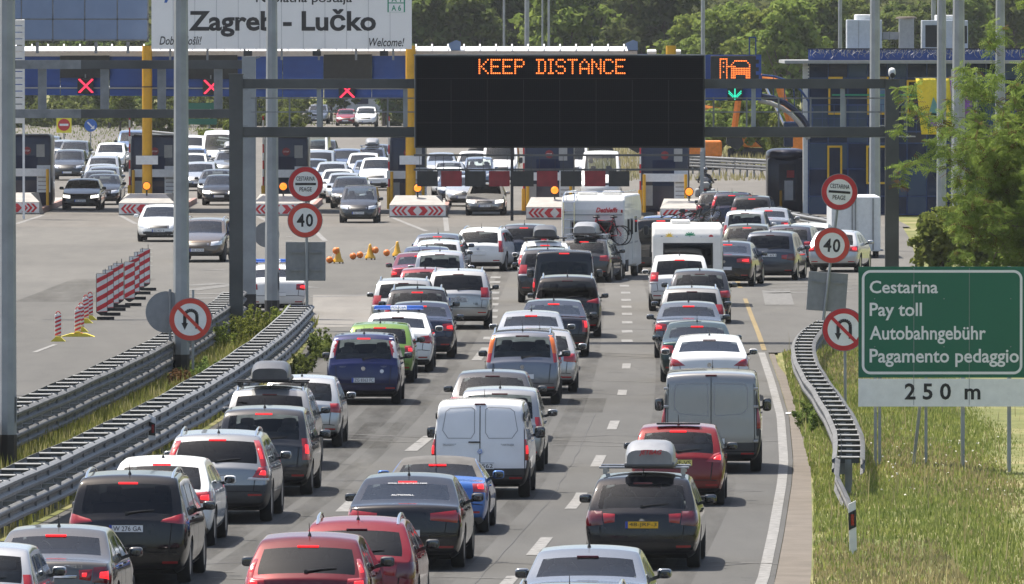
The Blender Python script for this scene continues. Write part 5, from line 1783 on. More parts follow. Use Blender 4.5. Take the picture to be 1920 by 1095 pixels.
# ------------------------------------------------------------------ lane closure panels, beacons, bells
def make_closure():
    def stripes(q, cx, cy, z0, w, h, n, rise, y):
        """diagonal red bands on a white board"""
        k = -2
        step = h / n
        for i in range(-1, n + 1):
            a = z0 + i * step
            lo = [(cx - w / 2, a), (cx + w / 2, a + rise), (cx + w / 2, a + rise + step * .5), (cx - w / 2, a + step * .5)]
            lo = [(x, min(max(z, z0), z0 + h)) for x, z in lo]
            if lo[2][1] - lo[1][1] < .01 and lo[3][1] - lo[0][1] < .01: continue
            q.prism(lo, y - .004, y)
    # tall panels
    for i, (px, py) in enumerate(((191, 600), (203, 592), (213, 583), (222, 577), (243, 574), (252, 562), (261, 552), (272, 545))):
        g = G(px, py); s = scale_at(g.y)
        lab = ['nearest tall red and white striped panel of the lane closure', 'second tall striped closure panel from the near end', 'third tall striped closure panel from the near end', 'fourth tall striped closure panel, last of the near group',
               'first tall striped panel of the farther group of four', 'second tall striped panel of the farther group', 'third tall striped panel of the farther group', 'farthest tall striped panel of the lane closure'][i]
        t = thing('closure_panel', lab, 'barrier panel', (g.x, g.y, 0), 'striped closure panels on the oncoming side')
        w, h = .33, 1.14
        q = MB(); q.bev((g.x, g.y, .22 + h / 2), (w, .05, h), .02); q.build('board', 'panel_black', t)
        q = MB(); q.box((g.x, g.y - .027, .22 + h / 2), (w - .03, .006, h - .03)); q.build('face', 'stripe_white', t)
        q = MB(); stripes(q, g.x, g.y, .24, w - .03, h - .04, 4, .16, g.y - .031); q.build('stripes', 'stripe_red', t)
        q = MB(); q.prism([(g.x - w / 2, .22), (g.x + w / 2, .22), (g.x + .03, .13), (g.x - .03, .13)], g.y - .02, g.y + .02); q.build('foot_plate', 'panel_black', t)
        q = MB(); q.bar((g.x - .14, g.y, .05), (g.x + .36, g.y, .05), .10, .09); q.build('base', 'rubber', t)
        q = MB(); q.box((g.x + .1, g.y, .22 + h + .06), (.02, .02, .14)); q.build('peg', 'ink', t)
        t.rotation_euler = (0, 0, R(4))
    # small beacons
    for i, (px, py) in enumerate(((109, 640), (146, 631), (152, 622), (161, 606), (169, 600))):
        g = G(px, py)
        lab = ['lone small striped beacon on a yellow foot, farthest left', 'front small beacon of the group of four', 'second small beacon close behind the front one', 'third small beacon on its yellow foot', 'rearmost small beacon beside the tall panels'][i]
        t = thing('lane_beacon', lab, 'beacon', (g.x, g.y, 0), 'small striped lane beacons')
        q = MB(); q.bev((g.x, g.y, .43), (.17, .05, .62), .025); q.build('body', 'stripe_white', t)
        q = MB(); stripes(q, g.x, g.y, .15, .165, .56, 5, .07, g.y - .026); q.build('stripes', 'stripe_red', t)
        q = MB(); q.tube([(g.x + .06 * math.cos(a), g.y, .74 + .07 * math.sin(a)) for a in np.linspace(0, math.pi, 8)], .014, 6); q.build('handle', 'stripe_red', t)
        q = MB(); q.prism([(g.x - .05, .14), (g.x + .05, .14), (g.x + .2, .0), (g.x - .2, .0)], g.y - .2, g.y + .2); q.build('foot', 'base_yellow', t)
    g = G(147, 631)
    t = thing('yellow_base_plate', 'long yellow base strip under the small beacons', 'base', (g.x, g.y, 0))
    q = MB(); q.prism([(g.x - .5, 0), (g.x + .45, 0), (g.x + .2, .09), (g.x - .2, .09)], g.y - .25, g.y + .25); q.build('strip', 'base_yellow', t)
    q = MB(); q.box((g.x, g.y, .10), (.22, .4, .02)); q.build('socket', 'cone_orange', t)
    # yellow bells with balls
    for i, (px, py, balls) in enumerate(((634, 494, ((-16, -6), (-4, -24))), (694, 487, ((-32, -4), (-19, -9), (10, -18))), (745, 482, ((-20, -8),)))):
        g = G(px, py); s = scale_at(g.y)
        lab = ['left yellow bell-shaped marker with two orange balls', 'middle yellow bell-shaped marker with three orange balls', 'right yellow bell-shaped marker with one orange ball'][i]
        t = thing('bell_marker', lab, 'marker', (g.x, g.y, 0), 'yellow bell markers with orange balls')
        q = MB(); q.lathe([(.20, .05), (.19, .12), (.13, .20), (.095, .34), (.06, .48), (.05, .55), (.02, .58)], c=(g.x, g.y, 0), n=20); q.build('bell', 'bell_yellow', t, smooth=50)
        for k in range(5):
            a = k * 1.256
            q = MB(); q.box((g.x + .17 * math.cos(a), g.y + .17 * math.sin(a), .025), (.05, .05, .05)); q.build('foot', 'rubber', t)
        q = MB(); q.tube([(g.x + dx / s, g.y, max(.13, -dy / s)) for dx, dy in balls] + [(g.x, g.y, .5)], .012, 5); q.build('cord', 'stripe_white', t)
        for dx, dy in balls:
            q = MB(); v, f = superbox((g.x + dx / s, g.y - .05, max(.13, -dy / s)), (.25, .25, .25), 1., 16, 10); q.add(v, f); q.build('ball', 'cone_orange', t, smooth=80)
make_closure()
# ================================================================== toll plaza
ISL = [(22, 402), (275, 404), (527, 405), (783, 408), (1040, 412), (1292, 415)]
ORD = ['leftmost', 'second', 'third', 'fourth', 'fifth', 'rightmost']
def canopyY(px): return float(np.interp(px, [0, 1430], [490., 478.]))
def FC(px, py, d=0.): return P(px, py, canopyY(px) + d)

def chevrons(parent, cx, y, z0, w, h, mat='stripe_red'):
    """row of red chevrons pointing outwards from a diamond"""
    def arrow(x, d, t, name):
        a = h * .42
        q = MB()
        pts = [(x, z0 + h * .5), (x - d * a, z0 + h * .97), (x - d * (a + t), z0 + h * .97), (x - d * t, z0 + h * .5), (x - d * (a + t), z0 + h * .03), (x - d * a, z0 + h * .03)]
        q.prism(pts, y - .012, y); q.build('chevron', mat, parent)
    arrow(cx - w * .19, -1, .25, 'c'); arrow(cx + w * .19, 1, .25, 'c')
    for k in range(3):
        x = cx - w * .475 + k * w * .085
        if k == 0: x = cx - w * .478
        arrow(x, -1, .115, 'c'); arrow(2 * cx - x, 1, .115, 'c')
def make_islands():
    for i, (px, py) in enumerate(ISL):
        g = G(px, py); s = scale_at(g.y)
        t = thing('island_nose', f'{ORD[i]} concrete toll island nose from the left with red and white chevron board' if 0 < i < 5 else f'{ORD[i]} concrete toll island nose with red and white chevron board', 'traffic island', (g.x, g.y, 0), 'toll island noses')
        w = 1.26
        q = MB()
        V = [(g.x - w, g.y, 0), (g.x + w, g.y, 0), (g.x + w, g.y, .56), (g.x - w, g.y, .56),
             (g.x - w, g.y + 4.4, 0), (g.x + w, g.y + 4.4, 0), (g.x + w * .82, g.y + 4.2, .92), (g.x - w * .82, g.y + 4.2, .92),
             (g.x - w * .62, g.y + 1.6, .95), (g.x + w * .62, g.y + 1.6, .95)]
        F = [(0, 1, 2, 3), (3, 2, 9, 8), (8, 9, 6, 7), (1, 5, 6, 9, 2), (0, 3, 8, 7, 4), (4, 7, 6, 5), (0, 4, 5, 1)]
        q.add(V, F); q.build('block', 'concrete', t)
        q = MB(); q.box((g.x, g.y - .02, .30), (2 * w - .04, .03, .46)); q.build('board', 'stripe_white', t)
        chevrons(t, g.x, g.y - .036, .09, 2 * w - .1, .42)
        # kerbed island behind
        k = thing('toll_island', f'raised kerbed island of the {ORD[i]} toll booth', 'traffic island', (g.x, g.y + 4.6, 0), 'kerbed toll islands')
        q = MB(); q.box((g.x, g.y + 19.6, .10), (2.1, 30, .20)); q.build('slab', 'concrete', k)
        for sd in (-1, 1):
            q = MB(); q.box((g.x + sd * 1.15, g.y + 18.6, .11), (.19, 32, .24)); q.build('kerb', 'kerb_red', k)
        # flashing lamp on a short mast
        c = P(px + (4 if i == 2 else 0), py - 55.5, g.y + 1.2)
        b = thing('warning_lamp', f'lit orange warning lamp on the {ORD[i]} island nose', 'lamp', (c.x, c.y, .9), 'orange warning lamps')
        if i > 0:
            q = MB(); q.tube([(c.x, c.y + .1, .85), (c.x, c.y + .1, c.z)], .035, 8); q.build('mast', 'ink', b)
            q = MB(); q.lathe([(.20, -.03), (.20, .08), (.12, .14)], c=(c.x, c.y, c.z), axis='Y', n=18); q.build('housing', 'panel_black', b, smooth=40)
            q = MB(); q.lathe([(.05, -.10), (.12, -.085), (.165, -.032)], c=(c.x, c.y, c.z), axis='Y', n=18); q.build('lens', 'beacon', b, smooth=60)
        else:
            bpy.data.objects.remove(b)
        # booth
        by = g.y + 11.
        bz = .2
        bw = {0: 2.3, 1: 2.3, 2: 2.1, 3: 1.7, 4: 2.3, 5: 2.2}[i]
        bx = g.x + {0: .2, 1: 0, 2: .0, 3: -.55, 4: -.2, 5: -.9}[i]
        o = thing('toll_booth', f'dark blue {ORD[i]} toll booth behind its chevron nose', 'toll booth', (bx, by, bz), 'dark blue toll booths under the canopy')
        q = MB(); q.bev((bx, by + 1.6, bz + 1.65), (bw, 3.2, 3.3), .22); q.build('shell', 'booth_blue', o, smooth=40)
        q = MB(); q.box((bx - bw * .02, by - .012, bz + 1.75), (bw * .46, .03, 1.15)); q.build('front_window', 'facade_glass', o)
        q = MB(); q.bev((bx + bw * .27, by - .02, bz + 2.55), (.38, .03, .58), .01); q.build('notice', 'hvac_grey', o)
        q = MB(); q.box((bx + bw * .33, by - .03, bz + 1.25), (.62, .05, 1.25)); q.build('price_board', 'container', o)
        for k2 in range(6):
            q = MB(); q.box((bx + bw * .33, by - .058, bz + .75 + k2 * .19), (.5, .006, .05)); q.build('price_row', 'ink_grey', o)
        q = MB(); q.lathe([(.19, -.02), (.19, .0)], c=(bx - bw * .0, by - .035, bz + 2.55), axis='Y', n=8); q.build('stop_sign', 'panel_red', o)
        place_text('lettering', 'STOP', 'ink_white', o, (0, -.06, 2.55), width=.24)
        q = MB(); q.box((bx - bw * .36, by - .03, bz + .75), (.5, .05, .9)); q.build('equipment_panel', 'hvac_grey', o)
        q = MB(); q.box((bx, by - .3, bz + 1.55), (1.9, .10, .36)); q.build('lane_plate', 'container', o)
        for sx in (-.7, .7):
            q = MB(); q.tube([(bx + sx * bw * .6, by - .6, bz), (bx + sx * bw * .6, by - .6, bz + 1.7)], .07, 8); q.build('bollard', 'toll_yellow', o)
        q = MB(); q.tube([(bx - bw * .5, by - .2, bz), (bx - bw * .5, by - .2, bz + 1.0)], .09, 8); q.build('barrier_post', 'toll_yellow', o)
        q = MB(); q.tube([(bx - bw * .5, by - .2, bz + 1.0), (bx - bw * .5, by - .2, bz + 4.2)], .04, 6); q.build('barrier_arm', 'stripe_red', o)
        for k2 in range(4):
            q = MB(); q.tube([(bx - bw * .5, by - .2, bz + 1.4 + k2 * .75), (bx - bw * .5, by - .2, bz + 1.75 + k2 * .75)], .046, 6); q.build('arm_band', 'stripe_white', o)
    # yellow columns
    for i, (px, lab) in enumerate(((276, 'leftmost yellow column under the canopy'), (770, 'middle yellow column left of the message sign'), (1258, 'rightmost yellow column below the message sign'))):
        b = P(px, 380, canopyY(px) - .8)
        t = thing('canopy_column', lab, 'column', (b.x, b.y, 0), 'yellow canopy columns')
        zt = P(px, 94, b.y).z + .2
        q = MB(); q.tube([(b.x, b.y, 0), (b.x, b.y, zt)], .23, 20); q.build('shaft', 'toll_yellow', t, smooth=40)
        q = MB(); q.lathe([(.32, 0), (.32, .15), (.24, .2)], c=(b.x, b.y, .2), n=20); q.build('collar', 'toll_yellow', t)
        q = MB(); q.lathe([(.236, 0), (.236, .05)], c=(b.x, b.y, zt - 1.9), n=20); q.build('joint_band', 'trim', t)
        q = MB(); q.box((b.x, b.y - .34, P(px, 300, b.y).z), (1.0, .16, .40)); q.build('lane_plate', 'container', t)
make_islands()

def make_canopy():
    c0 = FC(700, 400)
    t = thing('toll_canopy', 'long blue canopy with white ribbed roof spanning the toll lanes', 'canopy', (c0.x, c0.y, 0))
    def panel(name, x0, x1, y0, y1, mat, d=0., th=.12):
        a, b = FC(x0, y1, d), FC(x1, y0, d)
        zz0 = min(a.z, b.z); 
        q = MB()
        A0, A1 = FC(x0, y1, d), FC(x1, y1, d); B0, B1 = FC(x0, y0, d), FC(x1, y0, d)
        off = Vector((0, th, 0))
        vs = [A0, A1, B1, B0, A0 + off, A1 + off, B1 + off, B0 + off]
        q.add(vs, [(0, 1, 2, 3), (7, 6, 5, 4), (0, 4, 5, 1), (2, 6, 7, 3), (1, 5, 6, 2), (0, 3, 7, 4)])
        return q.build(name, mat, t)
    # blue corrugated fascia, in separate boards with horizontal ribs
    xs = [-40, 46, 113, 205, 267, 353, 445, 530, 607, 697, 770, 860, 950, 1040, 1130, 1220, 1322, 1428]
    for a, b in zip(xs[:-1], xs[1:]):
        top = 95 + 8 * (a / 1430); bot = 178 + 11 * (a / 1430)
        panel('fascia_board', a + .6, b - .6, top, bot, 'toll_blue', .12)
        for k in range(6):
            yy = top + (bot - top) * (k + .5) / 6
            panel('fascia_rib', a + .6, b - .6, yy - 4.6, yy + 2.2, 'toll_blue', .07, .05)
    for a, b, y0, y1 in ((113, 205, 94, 146), (353, 445, 96, 148), (607, 697, 98, 151)):
        panel('dark_board', a, b, y0, y1, 'panel_black', -.08, .15)
    # white roof edge with ribs
    A0, A1, B0, B1 = FC(-40, 95.5, -.2), FC(1195, 95.5, -.2), FC(-40, 87, 2.2), FC(1195, 87, 2.2)
    q = MB(); off = Vector((0, .5, -.25))
    q.add([A0, A1, B1, B0, A0 + off, A1 + off, B1 + off, B0 + off], [(0, 1, 2, 3), (7, 6, 5, 4), (0, 4, 5, 1), (2, 6, 7, 3), (1, 5, 6, 2), (0, 3, 7, 4)]); q.build('roof_edge', 'toll_white', t)
    q0 = 0
    for px in range(-30, 1195, 30):
        q = MB(); q.bar(FC(px, 95.5, -.24) + Vector((0, 0, .03)), FC(px, 86.5, 2.2) + Vector((0, 0, .05)), .07, .10); q.build('roof_rib', 'toll_white', t)
    for px in (845, 1177):
        q = MB(); a = FC(px, 94, -.3); q.prism([(a.x, a.z), (a.x + .45, a.z), (a.x + .45, a.z + .38), (a.x + .25, a.z + .46), (a.x - .1, a.z + .30)], a.y, a.y + .5); q.build('roof_horn', 'board_blue', t)
    # dim underside
    A, B = FC(-40, 178, .3), FC(1428, 190, .3)
    q = MB(); z = A.z + .3
    q.add([(A.x, A.y, z), (B.x, B.y, z), (B.x, B.y + 11, z), (A.x, A.y + 11, z), (A.x, A.y, z + .06), (B.x, B.y, z + .06), (B.x, B.y + 11, z + .06), (A.x, A.y + 11, z + .06)],
          [(3, 2, 1, 0), (4, 5, 6, 7), (0, 1, 5, 4), (1, 2, 6, 5), (2, 3, 7, 6), (3, 0, 4, 7)])
    q.build('soffit', 'hvac_grey', t)
    # lane signals
    def signal(px, py, r, label, mat, kind):
        c = FC(px, py, -.3)
        b = thing('lane_signal', label, 'lane signal', (c.x, c.y, c.z), 'lane signals under the canopy')
        q = MB(); q.bev((c.x, c.y + .12, c.z), (r * 2.3 / 41, .24, r * 2.3 / 41), .03); q.build('housing', 'panel_black', b)
        q = MB(); R_ = r * .9 / 41
        n = 6
        if kind == 'x':
            for k in range(-n, n + 1):
                u = k / n * R_
                for s in (-1, 1):
                    q.lathe([(.034, -.004), (.03, -.014)], c=(c.x + u, c.y - .004, c.z + s * u), axis='Y', n=6)
                    q.lathe([(.034, -.004), (.03, -.014)], c=(c.x + u + .05, c.y - .004, c.z + s * u), axis='Y', n=6)
        else:
            for k in range(-5, 6):
                u = k / 5 * R_
                q.lathe([(.036, -.004), (.03, -.014)], c=(c.x + u, c.y - .004, c.z - R_ + abs(u)), axis='Y', n=6)
                q.lathe([(.036, -.004), (.03, -.014)], c=(c.x + u, c.y - .004, c.z - R_ + .09 + abs(u)), axis='Y', n=6)
                q.lathe([(.036, -.004), (.03, -.014)], c=(c.x, c.y - .004, c.z + u * .9), axis='Y', n=6)
        q.build('lit_symbol', mat, b)['kind'] = 'stuff'
        q = MB(); q.box((c.x, c.y + .1, c.z + r * 1.4 / 41), (.06, .06, r * .6 / 41)); q.build('hanger', 'galvanised', b)
    signal(160, 161, 13, 'red cross lane signal over the leftmost toll lane', 'led_red', 'x')
    signal(395, 163, 13, 'red cross lane signal over the second toll lane', 'led_red', 'x')
    signal(650, 170, 13, 'red cross lane signal half hidden behind the front gantry beam', 'led_red', 'x')
    signal(1378, 175, 12, 'green downward arrow lane signal at the right end', 'led_green', 'g')
    # lit toll pictogram
    c = FC(1378, 130, -.25)
    b = thing('pictogram_sign', 'black sign with orange lit booth and car pictogram', 'sign', (c.x, c.y, c.z))
    q = MB(); q.bev((c.x, c.y + .1, c.z), (91 / 41.8, .22, 51 / 41.8), .03); q.build('housing', 'panel_black', b)
    BMP = ['#####..............',
           '#...#....########..',
           '#.#.#...#........#.',
           '#...#..#..........#',
           '#.#.######........#',
           '#...#..############',
           '#...#..############',
           '#.#.#..############',
           '#...#..############',
           '#...#..###......###',
           '#...#..###......###',
           '#####..............']
    q = MB()
    dx = 3.05 / 41.8
    for r, row in enumerate(BMP):
        for k, ch in enumerate(row):
            if ch == '#': q.lathe([(dx * .42, -.004), (dx * .36, -.014)], c=(c.x + (k - 9) * dx, c.y - .012, c.z + (5.5 - r) * dx * 1.15), axis='Y', n=6)
    q.build('lit_symbol', 'led_orange', b)['kind'] = 'stuff'
    for px, lab in ((1222, 'left white floodlight on the canopy edge beside the message sign'), (1268, 'right white floodlight on the canopy edge beside the message sign')):
        c = FC(px, 98, -.3); b = thing('floodlight', lab, 'floodlight', (c.x, c.y, c.z))
        q = MB(); q.bev((c.x, c.y, c.z + .02), (.42, .3, .16), .04, rx=.3); q.build('head', 'toll_white', b)
        q = MB(); q.box((c.x, c.y, c.z - .15), (.08, .08, .2)); q.build('bracket', 'galvanised', b)
    for px, lab in ((1398, 'left'), (1411, 'right')):
        pass
    q = MB(); a, a2, d, d2 = FC(1405, 104, 0), FC(1405, 70, 0), FC(1417, 104, 0), FC(1417, 70, 0)
    q.bar(a, a2, .06); q.bar(d, d2, .06); q.bar(a2, d2, .06); q.build('roof_ladder', 'blue_steel', t)
    # name board
    Yz = 481.; s = scale_at(Yz)
    a, b2 = P(284, 92, Yz), P(772, -14, Yz)
    xc = (a.x + b2.x) / 2
    n = thing('name_board', 'large white board reading Zagreb - Lučko above the toll canopy', 'sign', (xc, Yz, a.z))
    q = MB(); q.box((xc, Yz + .05, (a.z + b2.z) / 2), (b2.x - a.x, .10, b2.z - a.z)); q.build('panel', 'board_white', n)
    for k in range(1, 12):
        x = a.x + (b2.x - a.x) * k / 12
        q = MB(); q.box((x, Yz - .002, (a.z + b2.z) / 2), (.012, .006, b2.z - a.z)); q.build('panel_joint', 'sign_back', n)
    for k in range(7):
        x = a.x + (b2.x - a.x) * (k + .5) / 7
        q = MB(); q.bar((x, Yz + .2, a.z - .5), (x, Yz + .2, b2.z), .10); q.build('stay', 'galvanised', n)
    def tx(txt, px0, px1, py0, py1, mat='ink', **kw):
        c = P((px0 + px1) / 2, (py0 + py1) / 2, Yz)
        place_text('lettering', txt, mat, n, (c.x - xc, -.008, c.z - a.z), width=(px1 - px0) / s, height=(py1 - py0) / s, **kw)
    tx('Zagreb - Lučko', 354, 705, 17, 69, bold=.028)
    tx('Dobro došli!', 299, 378, 68, 84, shear=.25, bold=.008)
    tx('Welcome!', 692, 758, 71, 87, shear=.25, bold=.008)
    tx('Naplatna postaja', 480, 660, -11, 9, bold=.012)
    q = MB(); c = P(743, 12, Yz)
    q.box((c.x, Yz - .006, c.z + .1), (33 / s, .008, 30 / s)); q.build('route_panel', 'ink_green', n)
    q = MB(); q.box((c.x, Yz - .011, c.z - 2.5 / s), (28 / s, .006, 16 / s)); q.build('route_field', 'ink_white', n)
    q = MB(); q.box((c.x, Yz - .011, c.z + 13 / s), (28 / s, .006, 11 / s)); q.build('route_field', 'ink_white', n)
    cc = P(743, 15, Yz); place_text('lettering', 'A 6', 'ink_green', n, (cc.x - xc, -.018, cc.z - a.z), width=18 / s, height=11 / s, bold=.02)
    cc = P(743, -2, Yz); place_text('lettering', 'A 1', 'ink_green', n, (cc.x - xc, -.018, cc.z - a.z), width=18 / s, height=11 / s, bold=.02)
    cc = P(312, 0, Yz); q = MB(); q.prism([(cc.x - .1, cc.z - .12), (cc.x + .02, cc.z - .12), (cc.x + .16, cc.z + .2), (cc.x, cc.z + .2)], Yz - .012, Yz - .004); q.build('emblem', 'ink_blue', n)
    for px in (465, 594, 720):
        c = P(px, 100, Yz - 1.2); q = MB(); q.bev((c.x, c.y, c.z), (.38, .3, .24), .03); q.build('board_lamp', 'panel_black', n)
        q = MB(); q.bar((c.x, c.y, c.z), (c.x, Yz + .1, c.z + .15), .05); q.build('lamp_arm', 'ink', n)
    # blank billboard, top left
    Yw = 483.; s = scale_at(Yw)
    c = P(160, 75, Yw)
    w = thing('billboard', 'blank blue-grey panelled billboard on a steel frame, top left', 'billboard', (c.x, Yw, c.z))
    cols = [-20, 40, 99, 159, 220, 277]; rows = [75, 36, -4, -40]
    for x0, x1 in zip(cols[:-1], cols[1:]):
        for y0, y1 in zip(rows[:-1], rows[1:]):
            a, b2 = P(x0 + 1.2, y0 - 1.2, Yw), P(x1 - 1.2, y1 + 1.2, Yw)
            q = MB(); q.box(((a.x + b2.x) / 2, Yw, (a.z + b2.z) / 2), (b2.x - a.x, .05, b2.z - a.z)); q.build('panel', 'board_blue', w)
    for x in cols:
        q = MB(); q.bar(P(x, 78, Yw + .06), P(x, -40, Yw + .06), .07); q.build('frame_bar', 'galvanised', w)
    for y in rows:
        q = MB(); q.bar(P(-20, y, Yw + .06), P(279, y, Yw + .06), .07); q.build('frame_bar', 'galvanised', w)
    for x in (70, 180, 240):
        q = MB(); q.bar(P(x, 78, Yw + .2), P(x, 100, Yw + .2), .14); q.build('leg', 'galvanised', w)
    # white louvre tower at the far left
    Yt = 470.; s = scale_at(Yt)
    c = P(25, 232, Yt)
    w = thing('louvre_screen', 'white slatted screen behind the leftmost lamp column', 'screen', (c.x, Yt, 0))
    zb, zt = c.z, P(25, 36, Yt).z
    x0, x1 = P(-30, 0, Yt).x, P(46, 0, Yt).x
    sl = MB(); sl.box((0, 0, 0), (x1 - x0, .05, .24)); sm = sl.mesh('slat', 'toll_white')
    n_ = 16
    for k in range(n_):
        o = link('slat', sm, w, ((x0 + x1) / 2 - c.x, 0, zb + (zt - zb) * (k + .5) / n_)); o.rotation_euler = (R(14), 0, 0)
    for x in (x0, x1 - .05):
        q = MB(); q.box((x, Yt + .06, (zt + 0) / 2), (.1, .08, zt)); q.build('frame', 'toll_white', w)
    # truck height bar with swinging panels
    Yh = 466.5; s = scale_at(Yh)
    c = P(780, 400, Yh)
    w = thing('height_bar', 'grey frame hung with red and black height warning panels', 'height gauge', (c.x, Yh, 0))
    for py in (291, 318):
        q = MB(); q.bar(P(776, py, Yh), P(1318, py, Yh), .09); q.build('cross_bar', 'gantry_grey', w)
    for px in (1316,):
        b = P(px, 380, Yh); q = MB(); q.bar((b.x, Yh, 0), (b.x, Yh, P(px, 284, Yh).z), .16); q.build('post', 'post_grey', w)
    b = P(960, 380, Yh); q = MB(); q.bar((b.x, Yh, 0), (b.x, Yh, P(960, 275, Yh).z), .13); q.build('post', 'ink', w)
    for k in range(9):
        a, b2 = P(782 + k * 44.9, 349.5, Yh - .05), P(821 + k * 44.9, 320.5, Yh - .05)
        q = MB(); q.box(((a.x + b2.x) / 2, Yh - .05, (a.z + b2.z) / 2), (b2.x - a.x, .02, b2.z - a.z)); q.build('hanging_panel', 'panel_red' if k % 2 else 'panel_black', w)
        for dx in (.12, .88):
            x = a.x + (b2.x - a.x) * dx
            q = MB(); q.bar((x, Yh - .05, b2.z - .02), (x, Yh - .02, P(0, 291, Yh).z), .018); q.build('chain', 'ink', w)
make_canopy()

def make_building():
    Yb = 482.
    x0, x1 = P(1516, 0, Yb).x, P(1960, 0, Yb).x
    zt = P(0, 118, Yb).z
    t = thing('toll_office', 'two-storey dark blue glass office with yellow window frames', 'building', ((x0 + x1) / 2, Yb, 0))
    q = MB(); q.box(((x0 + x1) / 2, Yb + 5.2, zt / 2), (x1 - x0 - .1, 10., zt)); q.build('core', 'booth_blue', t)
    # curtain wall: panes one by one
    rows = [(0, .12), (.12, .30), (.30, .47), (.47, .545), (.545, .72), (.72, .90), (.90, 1.)]
    cols = np.linspace(x0, x1, 13)
    pane_m = {}
    for (a, b) in rows:
        for i in range(12):
            w = cols[i + 1] - cols[i] - .07; h = (b - a) * zt - .07
            gm = random.choice(['facade_glass'] * 5 + ['facade_glass_mid'] * 3 + ['booth_blue'])
            key = (round(w, 3), round(h, 3), gm)
            if key not in pane_m:
                q = MB(); q.box((0, 0, 0), (w, .05, h)); pane_m[key] = q.mesh('pane', gm)
            o = link('pane', pane_m[key], t, ((cols[i] + cols[i + 1]) / 2 - BASE[t.name][0], -.02 + .006 * random.uniform(-1, 1), (a + b) / 2 * zt))
            o.rotation_euler = (random.uniform(-.012, .012), 0, random.uniform(-.012, .012))
    for i in range(13):
        q = MB(); q.box((cols[i], Yb + .02, zt / 2), (.05, .10, zt)); q.build('mullion', 'blue_steel', t)
    for (a, b) in rows:
        q = MB(); q.box(((x0 + x1) / 2, Yb + .02, a * zt + .0), (x1 - x0, .12, .05)); q.build('transom', 'blue_steel', t)
    # green light strip and a hand rail on brackets across the front
    a, b = P(1560, 178, Yb - .3), P(1760, 178, Yb - .3)
    q = MB(); q.box(((a.x + b.x) / 2, a.y, a.z), (b.x - a.x, .05, .07)); q.build('sign_strip', 'ink_green', t)
    for py in (196, 222, 246):
        q = MB(); q.bar(P(1516, py, Yb - .5), P(1740, py, Yb - .5), .03); q.build('front_rail', 'blue_steel', t)
    for px in range(1520, 1741, 22):
        q = MB(); q.bar(P(px, 196, Yb - .5), P(px, 250, Yb - .5), .03); q.build('rail_post', 'blue_steel', t)
    # yellow framed windows
    for (px0, px1, py0, py1, gm) in ((1553, 1580, 144, 215, 'facade_glass'), (1626, 1666, 144, 215, 'facade_glass_light'), (1551, 1579, 273, 340, 'facade_glass'), (1624, 1664, 273, 345, 'facade_glass'), (1700, 1730, 150, 215, 'facade_glass')):
        a, b = P(px0, py1, Yb - .08), P(px1, py0, Yb - .08)
        q = MB(); fw = .09
        q.box(((a.x + b.x) / 2, Yb - .10, a.z + fw / 2), (b.x - a.x, .1, fw)); q.box(((a.x + b.x) / 2, Yb - .10, b.z - fw / 2), (b.x - a.x, .1, fw))
        q.box((a.x + fw / 2, Yb - .10, (a.z + b.z) / 2), (fw, .1, b.z - a.z - 2 * fw)); q.box((b.x - fw / 2, Yb - .10, (a.z + b.z) / 2), (fw, .1, b.z - a.z - 2 * fw))
        f = q.build('window_frame', 'window_yellow', t)
        q = MB(); q.box(((a.x + b.x) / 2, Yb - .075, (a.z + b.z) / 2), (b.x - a.x - 2 * fw, .02, b.z - a.z - 2 * fw)); q.build('window_pane', gm, f)
    # pale metal flank at the left corner with louvres
    a = P(1512, 0, Yb).x
    q = MB(); q.box((a, Yb + .4, zt / 2), (.28, .8, zt)); q.build('corner_pier', 'container', t)
    for k in range(6):
        c = P(1511, 126 + k * 6, Yb - .1); q = MB(); q.box((c.x, c.y, c.z), (.3, .06, .09)); q.build('louvre', 'container', t)
    # roof slab, parapet, strings of lights
    z1, z0 = P(0, 113, Yb).z, P(0, 119, Yb).z
    q = MB(); q.box(((x0 + x1) / 2 - .3, Yb + 4.3, (z0 + z1) / 2), (x1 - x0 + 1.6, 10.6, z1 - z0)); q.build('roof_slab', 'hvac_grey', t)
    zp = P(0, 93, Yb).z
    q = MB(); q.box(((x0 + x1) / 2, Yb + .35, (z1 + zp) / 2), (x1 - x0, .15, zp - z1)); q.build('parapet', 'toll_blue', t)
    q = MB(); q.box(((x0 + x1) / 2, Yb + .3, zp + .03), (x1 - x0 + .1, .3, .06)); q.build('coping', 'booth_blue', t)
    q = MB()
    x = x0 + .1
    while x < x1:
        l = random.uniform(.12, .42)
        pts = [(x, Yb - .0, zp)]
        for k in range(1, 4): pts.append((x + random.uniform(-.10, .10), Yb + random.uniform(-.05, .1), zp - l * k / 3))
        q.tube(pts, .012, 4, caps=False)
        x += random.uniform(.04, .11)
    o = q.build('light_strings', 'galvanised', t, fixn=False); o['kind'] = 'stuff'
    # rooftop plant
    def unit(label, px0, px1, py0, mat, fan=True, dark=False):
        a, b = P(px0, 95, Yb + 2), P(px1, py0, Yb + 2)
        u = thing('air_unit', label, 'air conditioner', ((a.x + b.x) / 2, Yb + 2, zt))
        q = MB(); q.bev(((a.x + b.x) / 2, Yb + 2.8, (zt + b.z) / 2), (b.x - a.x, 1.6, b.z - zt), .03); q.build('casing', mat, u)
        for k in (1, 2):
            q = MB(); q.box((a.x + (b.x - a.x) * k / 3, Yb + 1.992, (zt + b.z) / 2 + .1), (.02, .012, b.z - zt - .25)); q.build('panel_joint', 'sign_back', u)
        if fan:
            q = MB(); q.lathe([(.45, 0), (.45, .22), (.40, .24), (.36, .1)], c=((a.x + b.x) / 2, Yb + 2.8, b.z), n=20); q.build('fan_collar', 'toll_white', u, smooth=40)
